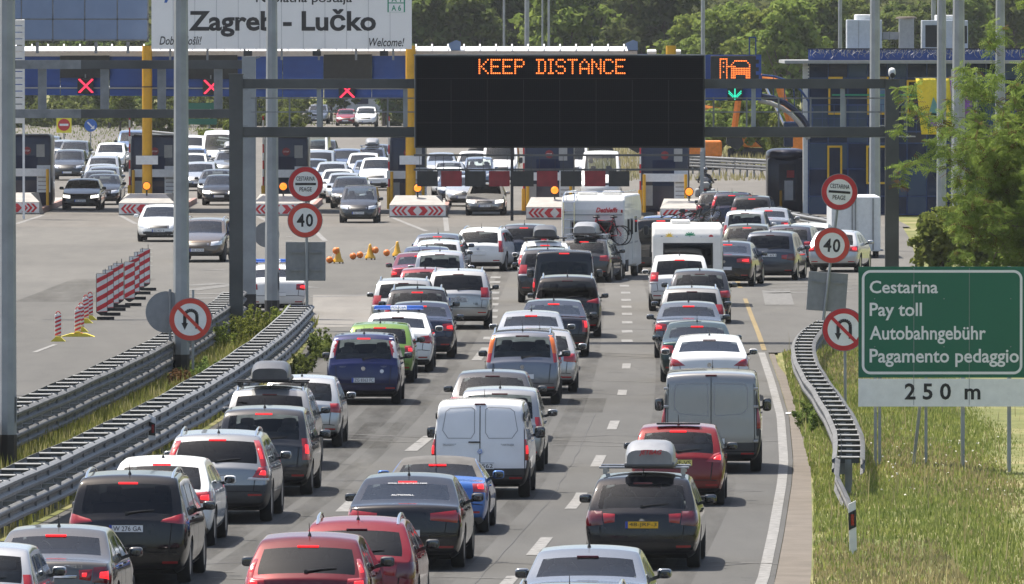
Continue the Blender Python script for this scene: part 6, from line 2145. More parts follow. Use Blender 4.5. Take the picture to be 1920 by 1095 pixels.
        if dark:
            q = MB(); q.box((a.x + .42, Yb + 1.985, b.z - .72), (.55, .02, 1.0)); q.build('grille', 'panel_black', u)
            q = MB(); q.box((b.x - .15, Yb + 1.985, b.z - .65), (.22, .02, .8)); q.build('grille', 'panel_black', u)
    unit('grey-blue rooftop air unit on the left of the office roof', 1588, 1654, 37, 'hvac')
    unit('rooftop air unit with dark grilles on the right of the office roof', 1729, 1815, 38, 'hvac', True, True)
    a, b = P(1686, 95, Yb + 2), P(1714, 35, Yb + 2)
    u = thing('roof_chimney', 'square grey chimney with rusty cap between the air units', 'chimney', ((a.x + b.x) / 2, Yb + 2, zt))
    q = MB(); q.bev(((a.x + b.x) / 2, Yb + 2.4, (zt + b.z) / 2), (b.x - a.x, .8, b.z - zt), .02); q.build('stack', 'hvac_grey', u)
    q = MB(); q.lathe([(.50, 0), (.46, .07), (.30, .10)], c=((a.x + b.x) / 2, Yb + 2.4, b.z), n=16); q.build('cap', 'verge', u)
    a = P(1655, 60, Yb + 2.5); b = P(1686, 74, Yb + 2.5)
    u = thing('roof_duct', 'grey duct running from the left air unit to the chimney', 'duct', (a.x, a.y, a.z))
    q = MB(); q.box(((a.x + b.x) / 2, a.y, (a.z + b.z) / 2), (b.x - a.x, .4, a.z - b.z)); q.build('casing', 'hvac_grey', u)
    q = MB(); q.box((a.x + .3, a.y, (a.z + b.z) / 2), (.04, .44, a.z - b.z + .04)); q.build('flange', 'galvanised', u)
    # arch from office to canopy
    c0 = FC(1430, 190)
    u = thing('steel_arch', 'dark blue arched steel truss between canopy and office', 'arch', (c0.x, c0.y, 0))
    top = [(1428, 141), (1450, 143), (1470, 149), (1488, 158), (1502, 170), (1515, 188), (1524, 208)]
    bot = [(1428, 180), (1450, 184), (1472, 193), (1490, 206), (1505, 222), (1516, 240), (1522, 252)]
    q = MB(); q.tube([FC(x, y, .5) for x, y in top], .05, 8); q.build('upper_chord', 'blue_steel', u)
    q = MB(); q.tube([FC(x, y, .5) for x, y in bot], .13, 8); q.build('lower_chord', 'booth_blue', u)
    q = MB(); q.tube([FC(x - 6, y + 9, .3) for x, y in bot], .10, 8); q.build('lower_chord', 'concrete', u)
    for (xa, ya), (xb, yb_) in zip(top, bot):
        q = MB(); q.bar(FC(xa, ya, .5), FC(xb, yb_, .5), .04); q.build('strut', 'blue_steel', u)
    # end booth
    g = G(1474, 398)
    u = thing('toll_booth', 'free-standing dark booth with rounded roof by the office', 'toll booth', (g.x, g.y, 0))
    q = MB(); q.bev((g.x, g.y + 1.2, 1.25), (1.75, 2.4, 2.5), .15); q.build('shell', 'booth_blue', u, smooth=40)
    q = MB(); v, f = superbox((g.x, g.y + 1.2, 2.55), (1.85, 2.5, .75), .6, 20, 10); q.add(v, f); q.build('roof', 'booth_blue', u, smooth=60)
    q = MB(); q.box((g.x + .05, g.y - .012, 1.35), (.75, .03, 1.7)); q.build('window', 'facade_glass', u)
    q = MB(); q.box((g.x + .2, g.y - .04, 1.75), (.34, .02, .34)); q.build('notice', 'ink_red', u)
    q = MB(); q.box((g.x + .12, g.y - .035, 1.0), (.4, .02, .9)); q.build('notice', 'container', u)
    q = MB(); q.tube([(g.x - .25, g.y - .3, 0), (g.x - .25, g.y - .3, 1.0)], .06, 8); q.build('bollard', 'toll_yellow', u)
    q = MB(); q.box((g.x + 1.05, g.y + .3, 1.4), (.16, .1, 2.5)); q.build('side_panel', 'sign_red', u)
    # banners
    for px0, px1, py0, py1, mat, lab, Y in ((1717, 1780, 147, 252, 'flag_yellow', 'yellow advertising banner with a crane drawing beside the poles', 470.), (1783, 1826, 148, 215, 'flag_purple', 'purple banner behind the lamp pole', 471.)):
        a, b = P(px0, py1, Y), P(px1, py0, Y)
        u = thing('banner', lab, 'banner', (b.x, Y, b.z))
        V = []; F = []; nx, nz = 10, 8
        for j in range(nz + 1):
            for i in range(nx + 1):
                tt = i / nx; zz = j / nz
                x = a.x + (b.x - a.x) * tt + (.25 * (1 - zz) if mat == 'flag_yellow' else -.1 * (1 - zz))
                V.append((x, Y + .10 * math.sin(tt * 7 + zz * 2), a.z + (b.z - a.z) * zz))
        for j in range(nz):
            for i in range(nx):
                p = j * (nx + 1) + i; F.append((p, p + 1, p + nx + 2, p + nx + 1))
        q = MB(); q.add(V, F); o = q.build('cloth', mat, u, smooth=60)
        so = o.modifiers.new('thickness', 'SOLIDIFY'); so.thickness = .01
        q = MB(); q.bar((a.x - .05, Y, b.z + .03), (b.x + .05, Y, b.z + .03), .05); q.build('rope', 'galvanised', u)
        q = MB(); q.tube([(b.x + .12, Y + .05, 0), (b.x + .12, Y + .05, b.z + .4)], .04, 8); q.build('pole', 'post_grey', u)
        if mat == 'flag_yellow':
            c = P(1745, 205, Y - .16)
            q = MB(); q.prism([(c.x - .1, c.z - .25), (c.x + .5, c.z - .25), (c.x + .12, c.z + .55)], c.y - .01, c.y); q.build('drawing', 'flag_teal', u)
            q = MB(); q.prism([(c.x - .1, c.z - .75), (c.x + .45, c.z - .75), (c.x + .45, c.z - .35), (c.x - .1, c.z - .35)], c.y - .01, c.y); q.build('drawing', 'flag_purple', u)
            q = MB(); q.bar((c.x - .55, c.y, c.z - .2), (c.x + .5, c.y, c.z - .25), .12, .02, up=(0, 1, 0)); q.build('drawing', 'flag_teal', u)
make_building()

def excavator(label, px, py, sc, ang, boom=1.):
    g = G(px, py)
    t = thing('excavator', label, 'excavator', (g.x, g.y, 0), 'orange excavators beyond the toll')
    x, y = g.x, g.y
    for s in (-1, 1):
        q = MB(); q.bev((x, y + s * 1.1 * sc, .45 * sc), (3.6 * sc, .55 * sc, .85 * sc), .3 * sc); q.build('track', 'rubber', t)
    q = MB(); q.bev((x + .5 * sc, y, 1.55 * sc), (2.8 * sc, 2.4 * sc, 1.2 * sc), .15 * sc); q.build('house', 'excavator', t)
    q = MB(); q.bev((x - .8 * sc, y - .6 * sc, 2.2 * sc), (1.3 * sc, 1.1 * sc, 1.6 * sc), .12 * sc); q.build('cab', 'facade_glass', t)
    q = MB(); q.tube([(x - .6 * sc, y + .3, 1.7 * sc), (x - 1.8 * sc, y + .3, 4.6 * sc * boom), (x - 4.0 * sc, y + .3, 5.0 * sc * boom)], .28 * sc, 6); q.build('boom', 'excavator', t)
    q = MB(); q.tube([(x - 4.0 * sc, y + .3, 5.1 * sc * boom), (x - 4.5 * sc, y + .3, 2.3 * sc)], .22 * sc, 6); q.build('stick', 'excavator', t)
    q = MB(); q.tube([(x - 1.2 * sc, y + .3, 2.4 * sc), (x - 2.6 * sc, y + .3, 4.4 * sc * boom)], .09 * sc, 6); q.build('cylinder', 'chrome', t)
    q = MB(); q.prism([(x - 4.9 * sc, 2.3 * sc), (x - 4.1 * sc, 2.3 * sc), (x - 3.9 * sc, 1.6 * sc), (x - 4.3 * sc, 1.2 * sc), (x - 5.0 * sc, 1.6 * sc)], y - .3, y + .9); q.build('bucket', 'panel_black', t)
def make_far_things():
    excavator('orange excavator in the grass right of the message sign', 1402, 296, .72, 0, .9)
    excavator('orange excavator with raised arm beside the office corner', 1512, 318, .95, 0, 1.2)
    excavator('orange excavator behind the rightmost yellow column', 1305, 318, .8, 0, .8)
    excavator('orange excavator seen under the middle of the message sign', 925, 300, .9, 0, .8)
    excavator('orange excavator seen under the message sign, right of the white bus', 1100, 300, .95, 0, .85)
    # yellow no-entry and blue arrow signs beyond the booths
    c = P(120, 234, 745.)
    t = thing('road_sign', 'no-entry disc on a yellow square beyond the left booths', 'road sign', (c.x, c.y, c.z))
    q = MB(); q.box((c.x, c.y, c.z), (1.05, .03, 1.12)); q.build('panel', 'sign_yellow', t)
    disc(t, c, .42, 'sign_red', -.03, -.016, 'disc'); q = MB(); q.box((c.x, c.y - .036, c.z), (.62, .01, .15)); q.build('bar', 'ink_white', t)
    q = MB(); q.bar((c.x, c.y + .06, 0), (c.x, c.y + .06, c.z + .5), .08); q.build('pole', 'galvanised', t)
    c = P(170, 235, 740.)
    t = thing('road_sign', 'round blue keep-right arrow sign beyond the left booths', 'road sign', (c.x, c.y, c.z))
    disc(t, c, .44, 'ink_blue', -.02, .01, 'disc')
    q = MB(); q.bar((c.x - .22, c.y - .03, c.z + .22), (c.x + .12, c.y - .03, c.z - .12), .10, .01, up=(0, 1, 0)); q.prism([(c.x + .26, c.z - .26), (c.x + .26, c.z + .02), (c.x - .02, c.z - .26)], c.y - .036, c.y - .024); q.build('arrow', 'ink_white', t)
    q = MB(); q.bar((c.x, c.y + .06, 0), (c.x, c.y + .06, c.z + .4), .07); q.build('pole', 'galvanised', t)
    c = P(370, 206, 720.); s = scale_at(720.)
    t = thing('direction_board', 'green direction board reading zapad beyond the canopy', 'sign', (c.x, c.y, c.z))
    q = MB(); q.box((c.x, c.y, c.z + .0), (76 / s, .05, 26 / s)); q.build('panel', 'sign_green', t)
    q = MB(); q.box((c.x + .2, c.y, c.z - 22 / s), (62 / s, .05, 11 / s)); q.build('panel', 'sign_green', t)
    place_text('lettering', '- zapad', 'ink_white', t, (.2, -.03, -.18), width=40 / s)
    for dx in (-.8, .8):
        q = MB(); q.bar((c.x + dx, c.y + .06, 0), (c.x + dx, c.y + .06, c.z + .5), .09); q.build('pole', 'galvanised', t)
    # far pale buildings and the tiled roof on the hill
    for px, py, w, h, d, lab in ((430, 236, 7, 2.6, 980., 'low pale service building far beyond the left lanes'), (700, 225, 9, 3.0, 1050., 'low pale building far behind the third and fourth booths'), (520, 230, 5, 3.4, 1080., 'small pale kiosk far behind the gantry posts')):
        c = P(px, py, d)
        t = thing('far_building', lab, 'building', (c.x, d, 0))
        q = MB(); q.box((c.x, d, h / 2), (w, 6, h)); q.build('wall', 'far_building', t)
        q = MB(); q.box((c.x, d - .3, h + .12), (w + .8, 7, .25)); q.build('roof', 'hvac_grey', t)
        for k in range(4):
            x = c.x - w / 2 + w * (k + .5) / 4
            q = MB(); q.box((x, d - 3.01, h * .5), (w / 4 * .6, .06, h * .5)); q.build('window', 'facade_glass', t)
    Y = 1700.
    c = P(1858, 8, Y)
    base = P(1858, 70, Y).z
    t = thing('hill_house', 'house with red tiled roof on the wooded hill, top right', 'house', (c.x, Y, base))
    q = MB(); q.box((c.x, Y + 4, base + 1.6), (7.5, 8, 5.5)); q.build('wall', 'house_wall', t)
    zr = P(0, 26, Y).z
    q = MB(); q.prism([(c.x - 4.6, zr), (c.x + 4.6, zr), (c.x + 1.5, zr + 3.2), (c.x - 1.2, zr + 3.2)], Y - .6, Y + 8.6); q.build('roof', 'brick_roof', t)
    q = MB(); q.box((c.x - 1.6, Y + 2, zr + 2.6), (.6, .6, 1.6)); q.build('chimney', 'brick_roof', t)
    for k in (-2, 0, 2):
        q = MB(); q.box((c.x + k, Y - .03, zr - 1.3), (1., .08, 1.2)); q.build('window', 'facade_glass', t)
    # white container / box body parked on the right
    g = G(1605, 484)
    t = thing('box_trailer', 'white box trailer parked behind the right gantry post', 'trailer', (g.x, g.y, 0))
    s = scale_at(g.y)
    q = MB(); q.bev((g.x, g.y + 3, .25 + 1.0), (92 / s, 6., 2.0), .03); q.build('box', 'container', t)
    for px in (1598, 1604, 1637):
        c = P(px, 400, g.y); q = MB(); q.box((c.x, g.y - .02, 1.25), (.05, .03, 1.9)); q.build('door_bar', 'galvanised', t)
    for s_ in (-1, 1):
        q = MB(); q.lathe([(.3, -.1), (.3, .1)], c=(g.x + s_ * .75, g.y + .8, .30), axis='X', n=16); q.build('wheel', 'rubber', t)
make_far_things()
# ================================================================== the traffic
SIL = (.44, .45, .46); WHT = (.76, .76, .745); BLK = (.005, .005, .006); DGR = (.055, .058, .062); GRY = (.17, .175, .18); DBL = (.012, .018, .045); NAVY = (.006, .012, .075)
QUEUE = [  # body, colour, flake, px, py of rear tyres, yaw (deg, None = with the road), options, label
 ('hatch', SIL, .6, -38, 1217, None, dict(lights='vert'), 'silver hatchback cut off by the bottom left corner'),
 ('sedan', (.115, .108, .10), .6, 105, 1179, None, dict(lights='corner2', lit=True, plate='DC', ant=True), 'bronze-grey sedan at the bottom left with a bright right tail lamp'),
 ('galaxy', BLK, .1, 247, 1092, None, dict(lights='galaxy', plate='W 276 GA', pz=.88, rails=True, mirror_black=True, third=True), 'black people carrier with plate 276 GA beside the near barrier'),
 ('compact', WHT, 0., 305, 1022, None, dict(lights='corner', lit=True, rails=False), 'white hatchback with lit tail lamp between black people carrier and grey crossover'),
 ('cross', (.27, .28, .29), .6, 412, 977, None, dict(lights='volvo', lit=True, rails=True, pz=.78), 'silver estate with black bumper and tall red pillar lamps'),
 ('mpv', (.045, .046, .05), .5, 497, 927, None, dict(lights='vert', lit=True, rails=False, scale=(1.05, 1.05, 1.0)), 'charcoal compact people carrier below the car with the dark roof box'),
 ('suv', (.34, .34, .335), .6, 508, 878, None, dict(lights='suv', rails=True, box='dark', mirror_black=True, scale=(.95, 1., .94)), 'silver off-roader carrying a dark grey roof box'),
 ('hatch', (.47, .48, .48), .6, 566, 837, None, dict(lights='small', lit=False), 'small silver hatchback right of the dark roof box'),
 ('mpv', NAVY, .4, 683, 757, None, dict(lights='meriva', third=True, plate='ZG 8363 FC', pz=.56, mirror_black=True), 'dark blue compact people carrier with plate ZG 8363 FC'),
 ('hatch', (.15, .26, .055), .3, 713, 717, None, dict(lights='small', lit=True, mirror_black=True), 'bright green hatchback in the left lane'),
 ('sedan', WHT, 0., 746, 696, None, dict(lights='corner', police=True), 'white police sedan with blue roof light bar in the left lane'),
 ('sedan', DBL, .4, 789, 671, None, dict(lights='corner', lit=True), 'dark navy sedan right of the white police car'),
 ('wagon', (.014, .016, .022), .4, 783, 648, None, dict(lights='vert', third=True, rails=True, scale=(1, 1, 1.06)), 'black estate with roof rails left of the silver ZG 3282 EL off-roader'),
 ('suv', (.33, .34, .35), .6, 757, 626, None, dict(lights='suv', rails=True, scale=(.96, 1, .92)), 'grey crossover mostly hidden behind the black estate with rails'),
 ('suv', (.50, .50, .49), .6, 860, 616, None, dict(lights='suv', plate='ZG 3282 EL', rails=True, pz=.84, mirror_black=True), 'silver off-roader with plate ZG 3282 EL and dark rear window'),
 ('hatch', (.22, .02, .035), .4, 797, 594, None, dict(lights='small'), 'small crimson car roof just left of the silver off-roader'),
 ('sedan', (.15, .012, .028), .4, 786, 560, None, dict(lights='corner', lit=True), 'dark red sedan with lit left tail lamp behind the silver people carrier'),
 ('mpv', (.47, .48, .50), .6, 825, 567, None, dict(lights='vert'), 'silver people carrier in front of the crimson car'),
 ('sedan', (.05, .07, .13), .5, 800, 546, None, dict(lights='corner'), 'blue sedan of which only the roof shows behind the silver people carrier'),
 ('hatch', (.58, .59, .60), .5, 823, 531, 3, dict(lights='small'), 'pale silver hatchback behind the blue sedan roof'),
 ('compact', (.07, .09, .13), .5, 821, 517, 5, dict(lights='vert', third=True), 'slate blue hatchback at the far end of the left queue'),
 ('wagon', WHT, 0., 904, 508, 9, dict(lights='vert', plate='391-B-431', rails=True, scale=(.97, .93, 1.02)), 'white estate angled across the lanes towards the toll'),
 ('suv', (.02, .028, .05), .5, 984, 505, 4, dict(lights='suv', third=True, scale=(.97, 1, .95)), 'dark navy crossover right of the turning white estate'),
 # middle lane
 ('smallsuv', (.11, .004, .010), .2, 580, 1214, None, dict(lights='juke', lit=True, mirror_black=True, scale=(1, 1, 1.02)), 'dark red small crossover cut by the bottom edge'),
 ('smallsuv', (.18, .004, .014), .2, 671, 1172, None, dict(lights='corner2', lit=False, rails=True, mirror_black=True), 'bright red crossover with silver roof rails right behind the dark red one'),
 ('lift', (.007, .007, .010), .1, 764, 1064, None, dict(lights='wide', third=True, rear_text=True, mirror_black=True), 'black liftback saloon with white lettering on its rear window'),
 ('roadster', (.045, .14, .42), .3, 820, 998, None, dict(lights='small', lit=True, wiper=False), 'bright blue roadster with dark soft top half behind the black saloon'),
 ('partner', (.80, .81, .82), 0., 903, 932, None, dict(lights='van', lit=True, plate='ZG 562', pz=.60, third=False), 'white panel van with two plain rear doors'),
 ('mpv', (.30, .31, .32), .6, 938, 882, None, dict(lights='vert', lit=False, scale=(1.02, 1.03, 1.0)), 'light grey people carrier just ahead of the white panel van'),
 ('compact', (.055, .058, .065), .5, 924, 826, None, dict(lights='corner', mirror_black=True), 'dark grey hatchback two places ahead of the white panel van'),
 ('mpv', (.18, .19, .22), .6, 980, 757, None, dict(lights='pillar_o', rails=True, scale=(1.02, 1.05, 1.04), mirror_black=True), 'grey-blue estate with orange and red pillar lamps in the middle lane'),
 ('compact', (.46, .46, .46), .6, 1012, 736, None, dict(lights='corner', scale=(1., 1., 1.02)), 'silver hatchback with dark red lamps right ahead of the grey-blue estate'),
 ('sedan', (.40, .41, .42), .6, 996, 692, None, dict(lights='tri', third=True), 'pale silver sedan left of the dark navy middle-lane sedan'),
 ('lift', (.012, .014, .024), .4, 1038, 668, None, dict(lights='vert', lit=True, wiper=False), 'dark navy saloon with tall lit lamps in the middle lane'),
 ('galaxy', (.008, .008, .01), .1, 1064, 632, None, dict(lights='galaxy', rails=True, mirror_black=True), 'black people carrier with slanted red lamps in the middle lane'),
 ('vanglass', (.010, .011, .014), .4, 1058, 589, None, dict(lights='van', lit=True, third=True), 'black passenger van with glazed tailgate behind the black people carrier'),
 ('suv', (.03, .035, .045), .5, 1027, 567, None, dict(lights='suv', rails=True, lit=False), 'dark crossover peeking out left of the black passenger van'),
 ('wagon', WHT, 0., 1022, 537, None, dict(lights='vert', third=True, box='dark', lit=True), 'white estate with grey roof box ahead of the black van'),
 ('wagon', (.05, .052, .055), .5, 1098, 529, 7, dict(lights='corner', third=True, box='silver'), 'dark grey estate with silver roof box next to the motorhome'),
 ('vanglass', (.012, .012, .014), .3, 1240, 512, 2, dict(lights='van', third=True, plate='B 124 KL'), 'black van in the gap between motorhome and caravan'),
 # right lane
 ('wagon', (.05, .06, .08), .5, 1069, 1318, None, dict(lights='corner', rails=True), 'dark blue estate whose roof rails just show at the bottom edge'),
 ('sedan', (.20, .22, .25), .6, 1102, 1226, None, dict(lights='corner', mirror_black=False), 'blue-grey sedan at the bottom centre with a large rear window'),
 ('wagon', (.006, .007, .011), .1, 1207, 1064, None, dict(lights='corner2', plate='48-JRF-3', pk='y', pz=.72, box='silver', box_letters='JETBAG', box_dx=.10), 'black estate with yellow plate 48-JRF-3 and silver roof box'),
 ('hatch', (.17, .008, .010), .2, 1272, 946, None, dict(lights='tri', lit=True, plate='22 SF-VS', pk='p', eu=False, pz=.78, mirror_black=True, topbar=True), 'dark red hatchback behind the silver van in the right lane'),
 ('trafic', (.29, .285, .275), .6, 1334, 884, None, dict(lights='trafic', third=False, mirror_black=True, vanpanels=True), 'silver-brown panel van with two large blank rear doors'),
 ('lift', (.70, .70, .69), .1, 1330, 748, None, dict(lights='tri', wiper=False), 'white saloon directly ahead of the silver-brown van'),
 ('sedan', (.012, .035, .035), .4, 1307, 716, None, dict(lights='corner', lit=True), 'dark teal sedan with lit lamps ahead of the white saloon'),
 ('sedan', (.10, .115, .135), .6, 1291, 671, None, dict(lights='corner', lit=True, third=True), 'slate blue sedan with red glow in its rear window'),
 ('suv', (.36, .36, .355), .6, 1297, 646, None, dict(lights='suv', rails=True, scale=(.97, 1, .93)), 'silver crossover with roof rails in the right lane'),
 ('wagon', (.03, .034, .042), .5, 1312, 606, None, dict(lights='corner', scale=(1, 1, 1.05)), 'dark slate estate right of the white crossover'),
 ('suv', (.74, .74, .73), 0., 1274, 583, None, dict(lights='suv', lit=True), 'white crossover right behind the caravan'),
 ('lift', (.012, .013, .018), .4, 1364, 536, 7, dict(lights='wide', lit=True, wiper=False), 'black saloon with bright brake lamps right of the caravan'),
 ('galaxy', (.045, .055, .075), .5, 1447, 525, 7, dict(lights='corner2', plate='NE 631', pz=.88, scale=(.97, .97, .97)), 'dark slate people carrier in the lane right of the caravan'),
 ('compact', (.50, .51, .52), .5, 1567, 510, 9, dict(lights='corner', lit=True), 'silver hatchback with two lit lamps beneath the right forty sign'),
 ('compact', WHT, 0., 1516, 494, 7, dict(lights='corner', lit=False), 'white hatchback left of the right forty sign'),
 ('wagon', (.03, .035, .055), .4, 1482, 500, 8, dict(lights='corner', third=False), 'dark navy estate between dark people carrier and white hatchback'),
 ('wagon', (.03, .035, .03), .4, 1402, 498, 5, dict(lights='corner', third=True), 'dark green-grey estate ahead of the black saloon'),
 ('mpv', (.50, .51, .52), .5, 1398, 474, 5, dict(lights='vert'), 'silver people carrier ahead of the dark green-grey estate'),
 ('sedan', (.30, .31, .33), .5, 1441, 459, 6, dict(lights='corner', lit=True), 'grey sedan behind the silver people carrier near the booth'),
 ('suv', (.012, .014, .02), .3, 1411, 440, 5, dict(lights='suv', third=True, scale=(.96, 1, .95)), 'black crossover with lit high brake lamp near the end booth'),
 ('suv', (.02, .022, .045), .4, 1373, 433, 4, dict(lights='pillar', lit=True, scale=(.96, 1, .96)), 'navy crossover with lit left lamp by the rightmost island'),
 ('wagon', (.02, .02, .022), .3, 1346, 424, 4, dict(lights='corner'), 'black estate at the pay window right of the motorcyclist'),
 ('hatch', (.07, .13, .30), .4, 1240, 477, 2, dict(lights='small'), 'blue car roof showing between motorhome and chevron nose'),
 ('sedan', (.70, .70, .69), 0., 516, 588, -4, dict(lights='corner', lit=True, police=True), 'white police car standing behind the slim lamp column'),
]
ONCOMING = [
 ('sedan', BLK, .1, 153, 394, dict(hl_on=True, plate='ZG 412 KD'), 'black sedan leaving the leftmost toll lane with headlights on'),
 ('compact', (.75, .76, .75), 0., 300, 453, dict(plate='ZG 9021 B'), 'white oncoming hatchback left of the grey lamp column'),
 ('cross', (.13, .10, .075), .5, 376, 491, dict(plate='WL 224 SG', rails=True, yaw=5), 'brown oncoming estate with black cladding'),
 ('mpv', (.035, .037, .042), .5, 673, 418, dict(plate='ZG 733 FS'), 'dark grey oncoming people carrier left of the chevron nose'),
 ('sedan', (.36, .35, .33), .6, 910, 404, dict(plate='ST 602 D', hl_on=True), 'beige-silver oncoming sedan with headlights below the red panels'),
 ('hatch', BLK, .1, 412, 385, dict(hl_on=True), 'black oncoming hatchback beside the dark gantry post'),
 ('sedan', BLK, .1, 192, 384, dict(), 'black car directly behind the leading black sedan'),
 ('compact', DGR, .4, 184, 376, dict(), 'dark hatchback third in the leftmost oncoming file'),
 ('wagon', (.16, .18, .21), .5, 192, 368, dict(), 'grey-blue estate fourth in the leftmost oncoming file'),
 ('sedan', SIL, .6, 188, 361, dict(), 'silver sedan fifth in the leftmost oncoming file'),
 ('suv', (.40, .41, .42), .6, 191, 353, dict(rails=True), 'silver crossover with roof load sixth in the leftmost oncoming file'),
 ('suv', WHT, 0., 206, 322, dict(), 'white crossover waiting behind the leftmost oncoming file'),
 ('suv', (.045, .047, .05), .5, 128, 338, dict(), 'dark crossover left of the leading oncoming file'),
 ('hatch', WHT, 0., 92, 327, dict(), 'white hatchback beside the leftmost booth'),
 ('suv', (.06, .065, .07), .5, 138, 317, dict(), 'dark crossover behind the one left of the leading file'),
 ('wagon', (.30, .33, .37), .5, 116, 308, dict(), 'silver-blue estate under the yellow no-entry sign'),
 ('mpv', (.14, .17, .22), .5, 88, 303, dict(), 'slate people carrier at the far left beyond the booths'),
 ('hatch', SIL, .6, 68, 297, dict(), 'pale silver hatchback farthest left beyond the booths'),
 ('vanglass', (.10, .16, .28), .4, 247, 300, dict(), 'blue van behind the second booth'),
 ('sedan', (.05, .052, .056), .5, 404, 373, dict(hl_on=True), 'dark grey car with dazzling headlight behind the black hatchback'),
 ('wagon', SIL, .6, 373, 358, dict(), 'silver estate in the second oncoming file'),
 ('compact', WHT, 0., 360, 337, dict(), 'white hatchback beside the grey lamp column in the second file'),
 ('hatch', (.10, .16, .30), .4, 362, 325, dict(), 'blue hatchback in the second oncoming file'),
 ('bus', WHT, 0., 409, 324, dict(), 'white minibus in the second oncoming file'),
 ('wagon', (.20, .21, .22), .5, 429, 333, dict(box='silver'), 'grey estate with roof box in front of the white minibus'),
 ('partner', WHT, 0., 357, 309, dict(), 'white van half hidden by the grey lamp column'),
 ('wagon', (.01, .01, .012), .3, 656, 391, dict(), 'black estate right behind the dark grey people carrier'),
 ('hatch', SIL, .6, 643, 381, dict(), 'silver hatchback third in the middle oncoming file'),
 ('compact', WHT, 0., 632, 373, dict(), 'white hatchback fourth in the middle oncoming file'),
 ('wagon', (.42, .44, .45), .6, 621, 358, dict(), 'silver estate fifth in the middle oncoming file'),
 ('sedan', (.20, .25, .32), .5, 586, 349, dict(), 'pale blue sedan beside the third booth'),
 ('suv', (.06, .09, .17), .4, 648, 336, dict(), 'blue crossover with bright windscreen in the middle file'),
 ('partner', (.30, .33, .36), .4, 597, 344, dict(), 'grey van beside the third booth'),
 ('bus', WHT, 0., 585, 322, dict(), 'white minibus roof behind the grey van'),
 ('suv', (.03, .03, .035), .3, 603, 315, dict(), 'dark crossover at the back of the middle file'),
 ('suv', (.70, .70, .69), 0., 680, 346, dict(), 'white crossover right of the blue one'),
 ('compact', (.16, .20, .28), .5, 690, 352, dict(), 'steel blue hatchback between two white crossovers'),
 ('suv', WHT, 0., 706, 357, dict(hl_on=True), 'white crossover beside the fourth booth'),
 ('wagon', (.08, .10, .14), .4, 695, 325, dict(box='silver'), 'dark blue estate with white roof box far in the middle file'),
 ('sedan', (.12, .14, .18), .4, 706, 316, dict(), 'slate sedan farthest right in the middle file'),
 ('hatch', SIL, .6, 868, 387, dict(), 'silver hatchback left behind the beige-silver sedan'),
 ('compact', (.02, .03, .06), .4, 853, 378, dict(), 'navy hatchback behind the silver one under the red panels'),
 ('hatch', WHT, 0., 840, 368, dict(), 'white hatchback behind the leftmost red panel'),
 ('sedan', SIL, .6, 841, 355, dict(), 'silver sedan above the leftmost red panel'),
 ('mpv', (.15, .19, .26), .4, 897, 352, dict(), 'blue-grey people carrier above the second black panel'),
 ('suv', WHT, 0., 886, 342, dict(), 'white crossover behind the blue-grey people carrier'),
 ('bus', WHT, 0., 938, 345, dict(), 'white box van above the second red panel'),
 ('sedan', (.30, .33, .37), .4, 826, 335, dict(), 'pale grey sedan far behind the leftmost black panel'),
 ('bus', (.74, .74, .72), 0., 1126, 378, dict(hl_on=True), 'white coach-like van above the motorhome roof'),
 ('bus', WHT, 0., 1070, 345, dict(), 'white van left behind the coach-like van'),
 ('hatch', (.28, .02, .03), .3, 648, 236, dict(), 'small red car parked far off behind the third booth'),
 ('suv', WHT, 0., 686, 238, dict(), 'white crossover parked far off right of the red car'),
 ('suv', (.5, .5, .5), .4, 596, 232, dict(), 'silver crossover parked far off left of the red car'),
]
def police_bar(t, pr, letters=True):
    S = pr.S; y = 2.05; z = pr.on_top(0, y) + .10
    q = MB(); q.bev((0, y - S['ro'], z), (1.25, .26, .11), .05); b = link('light_bar', q.mesh('light_bar', 'police_blue', smooth=40), t)
    q = MB(); q.bev((0, y - S['ro'], z), (.42, .275, .10), .03); c = link('bar_centre', q.mesh('bar_centre', 'sign_white'), b)
    place_text('lettering', 'POLICIJA', 'ink_blue', b, (0, y - S['ro'] - .142, z), width=.36)
    for s in (-1, 1):
        q = MB(); q.box((s * .5, y - S['ro'], z - .07), (.06, .1, .06)); link('bar_foot', q.mesh('bar_foot', 'trim'), t)
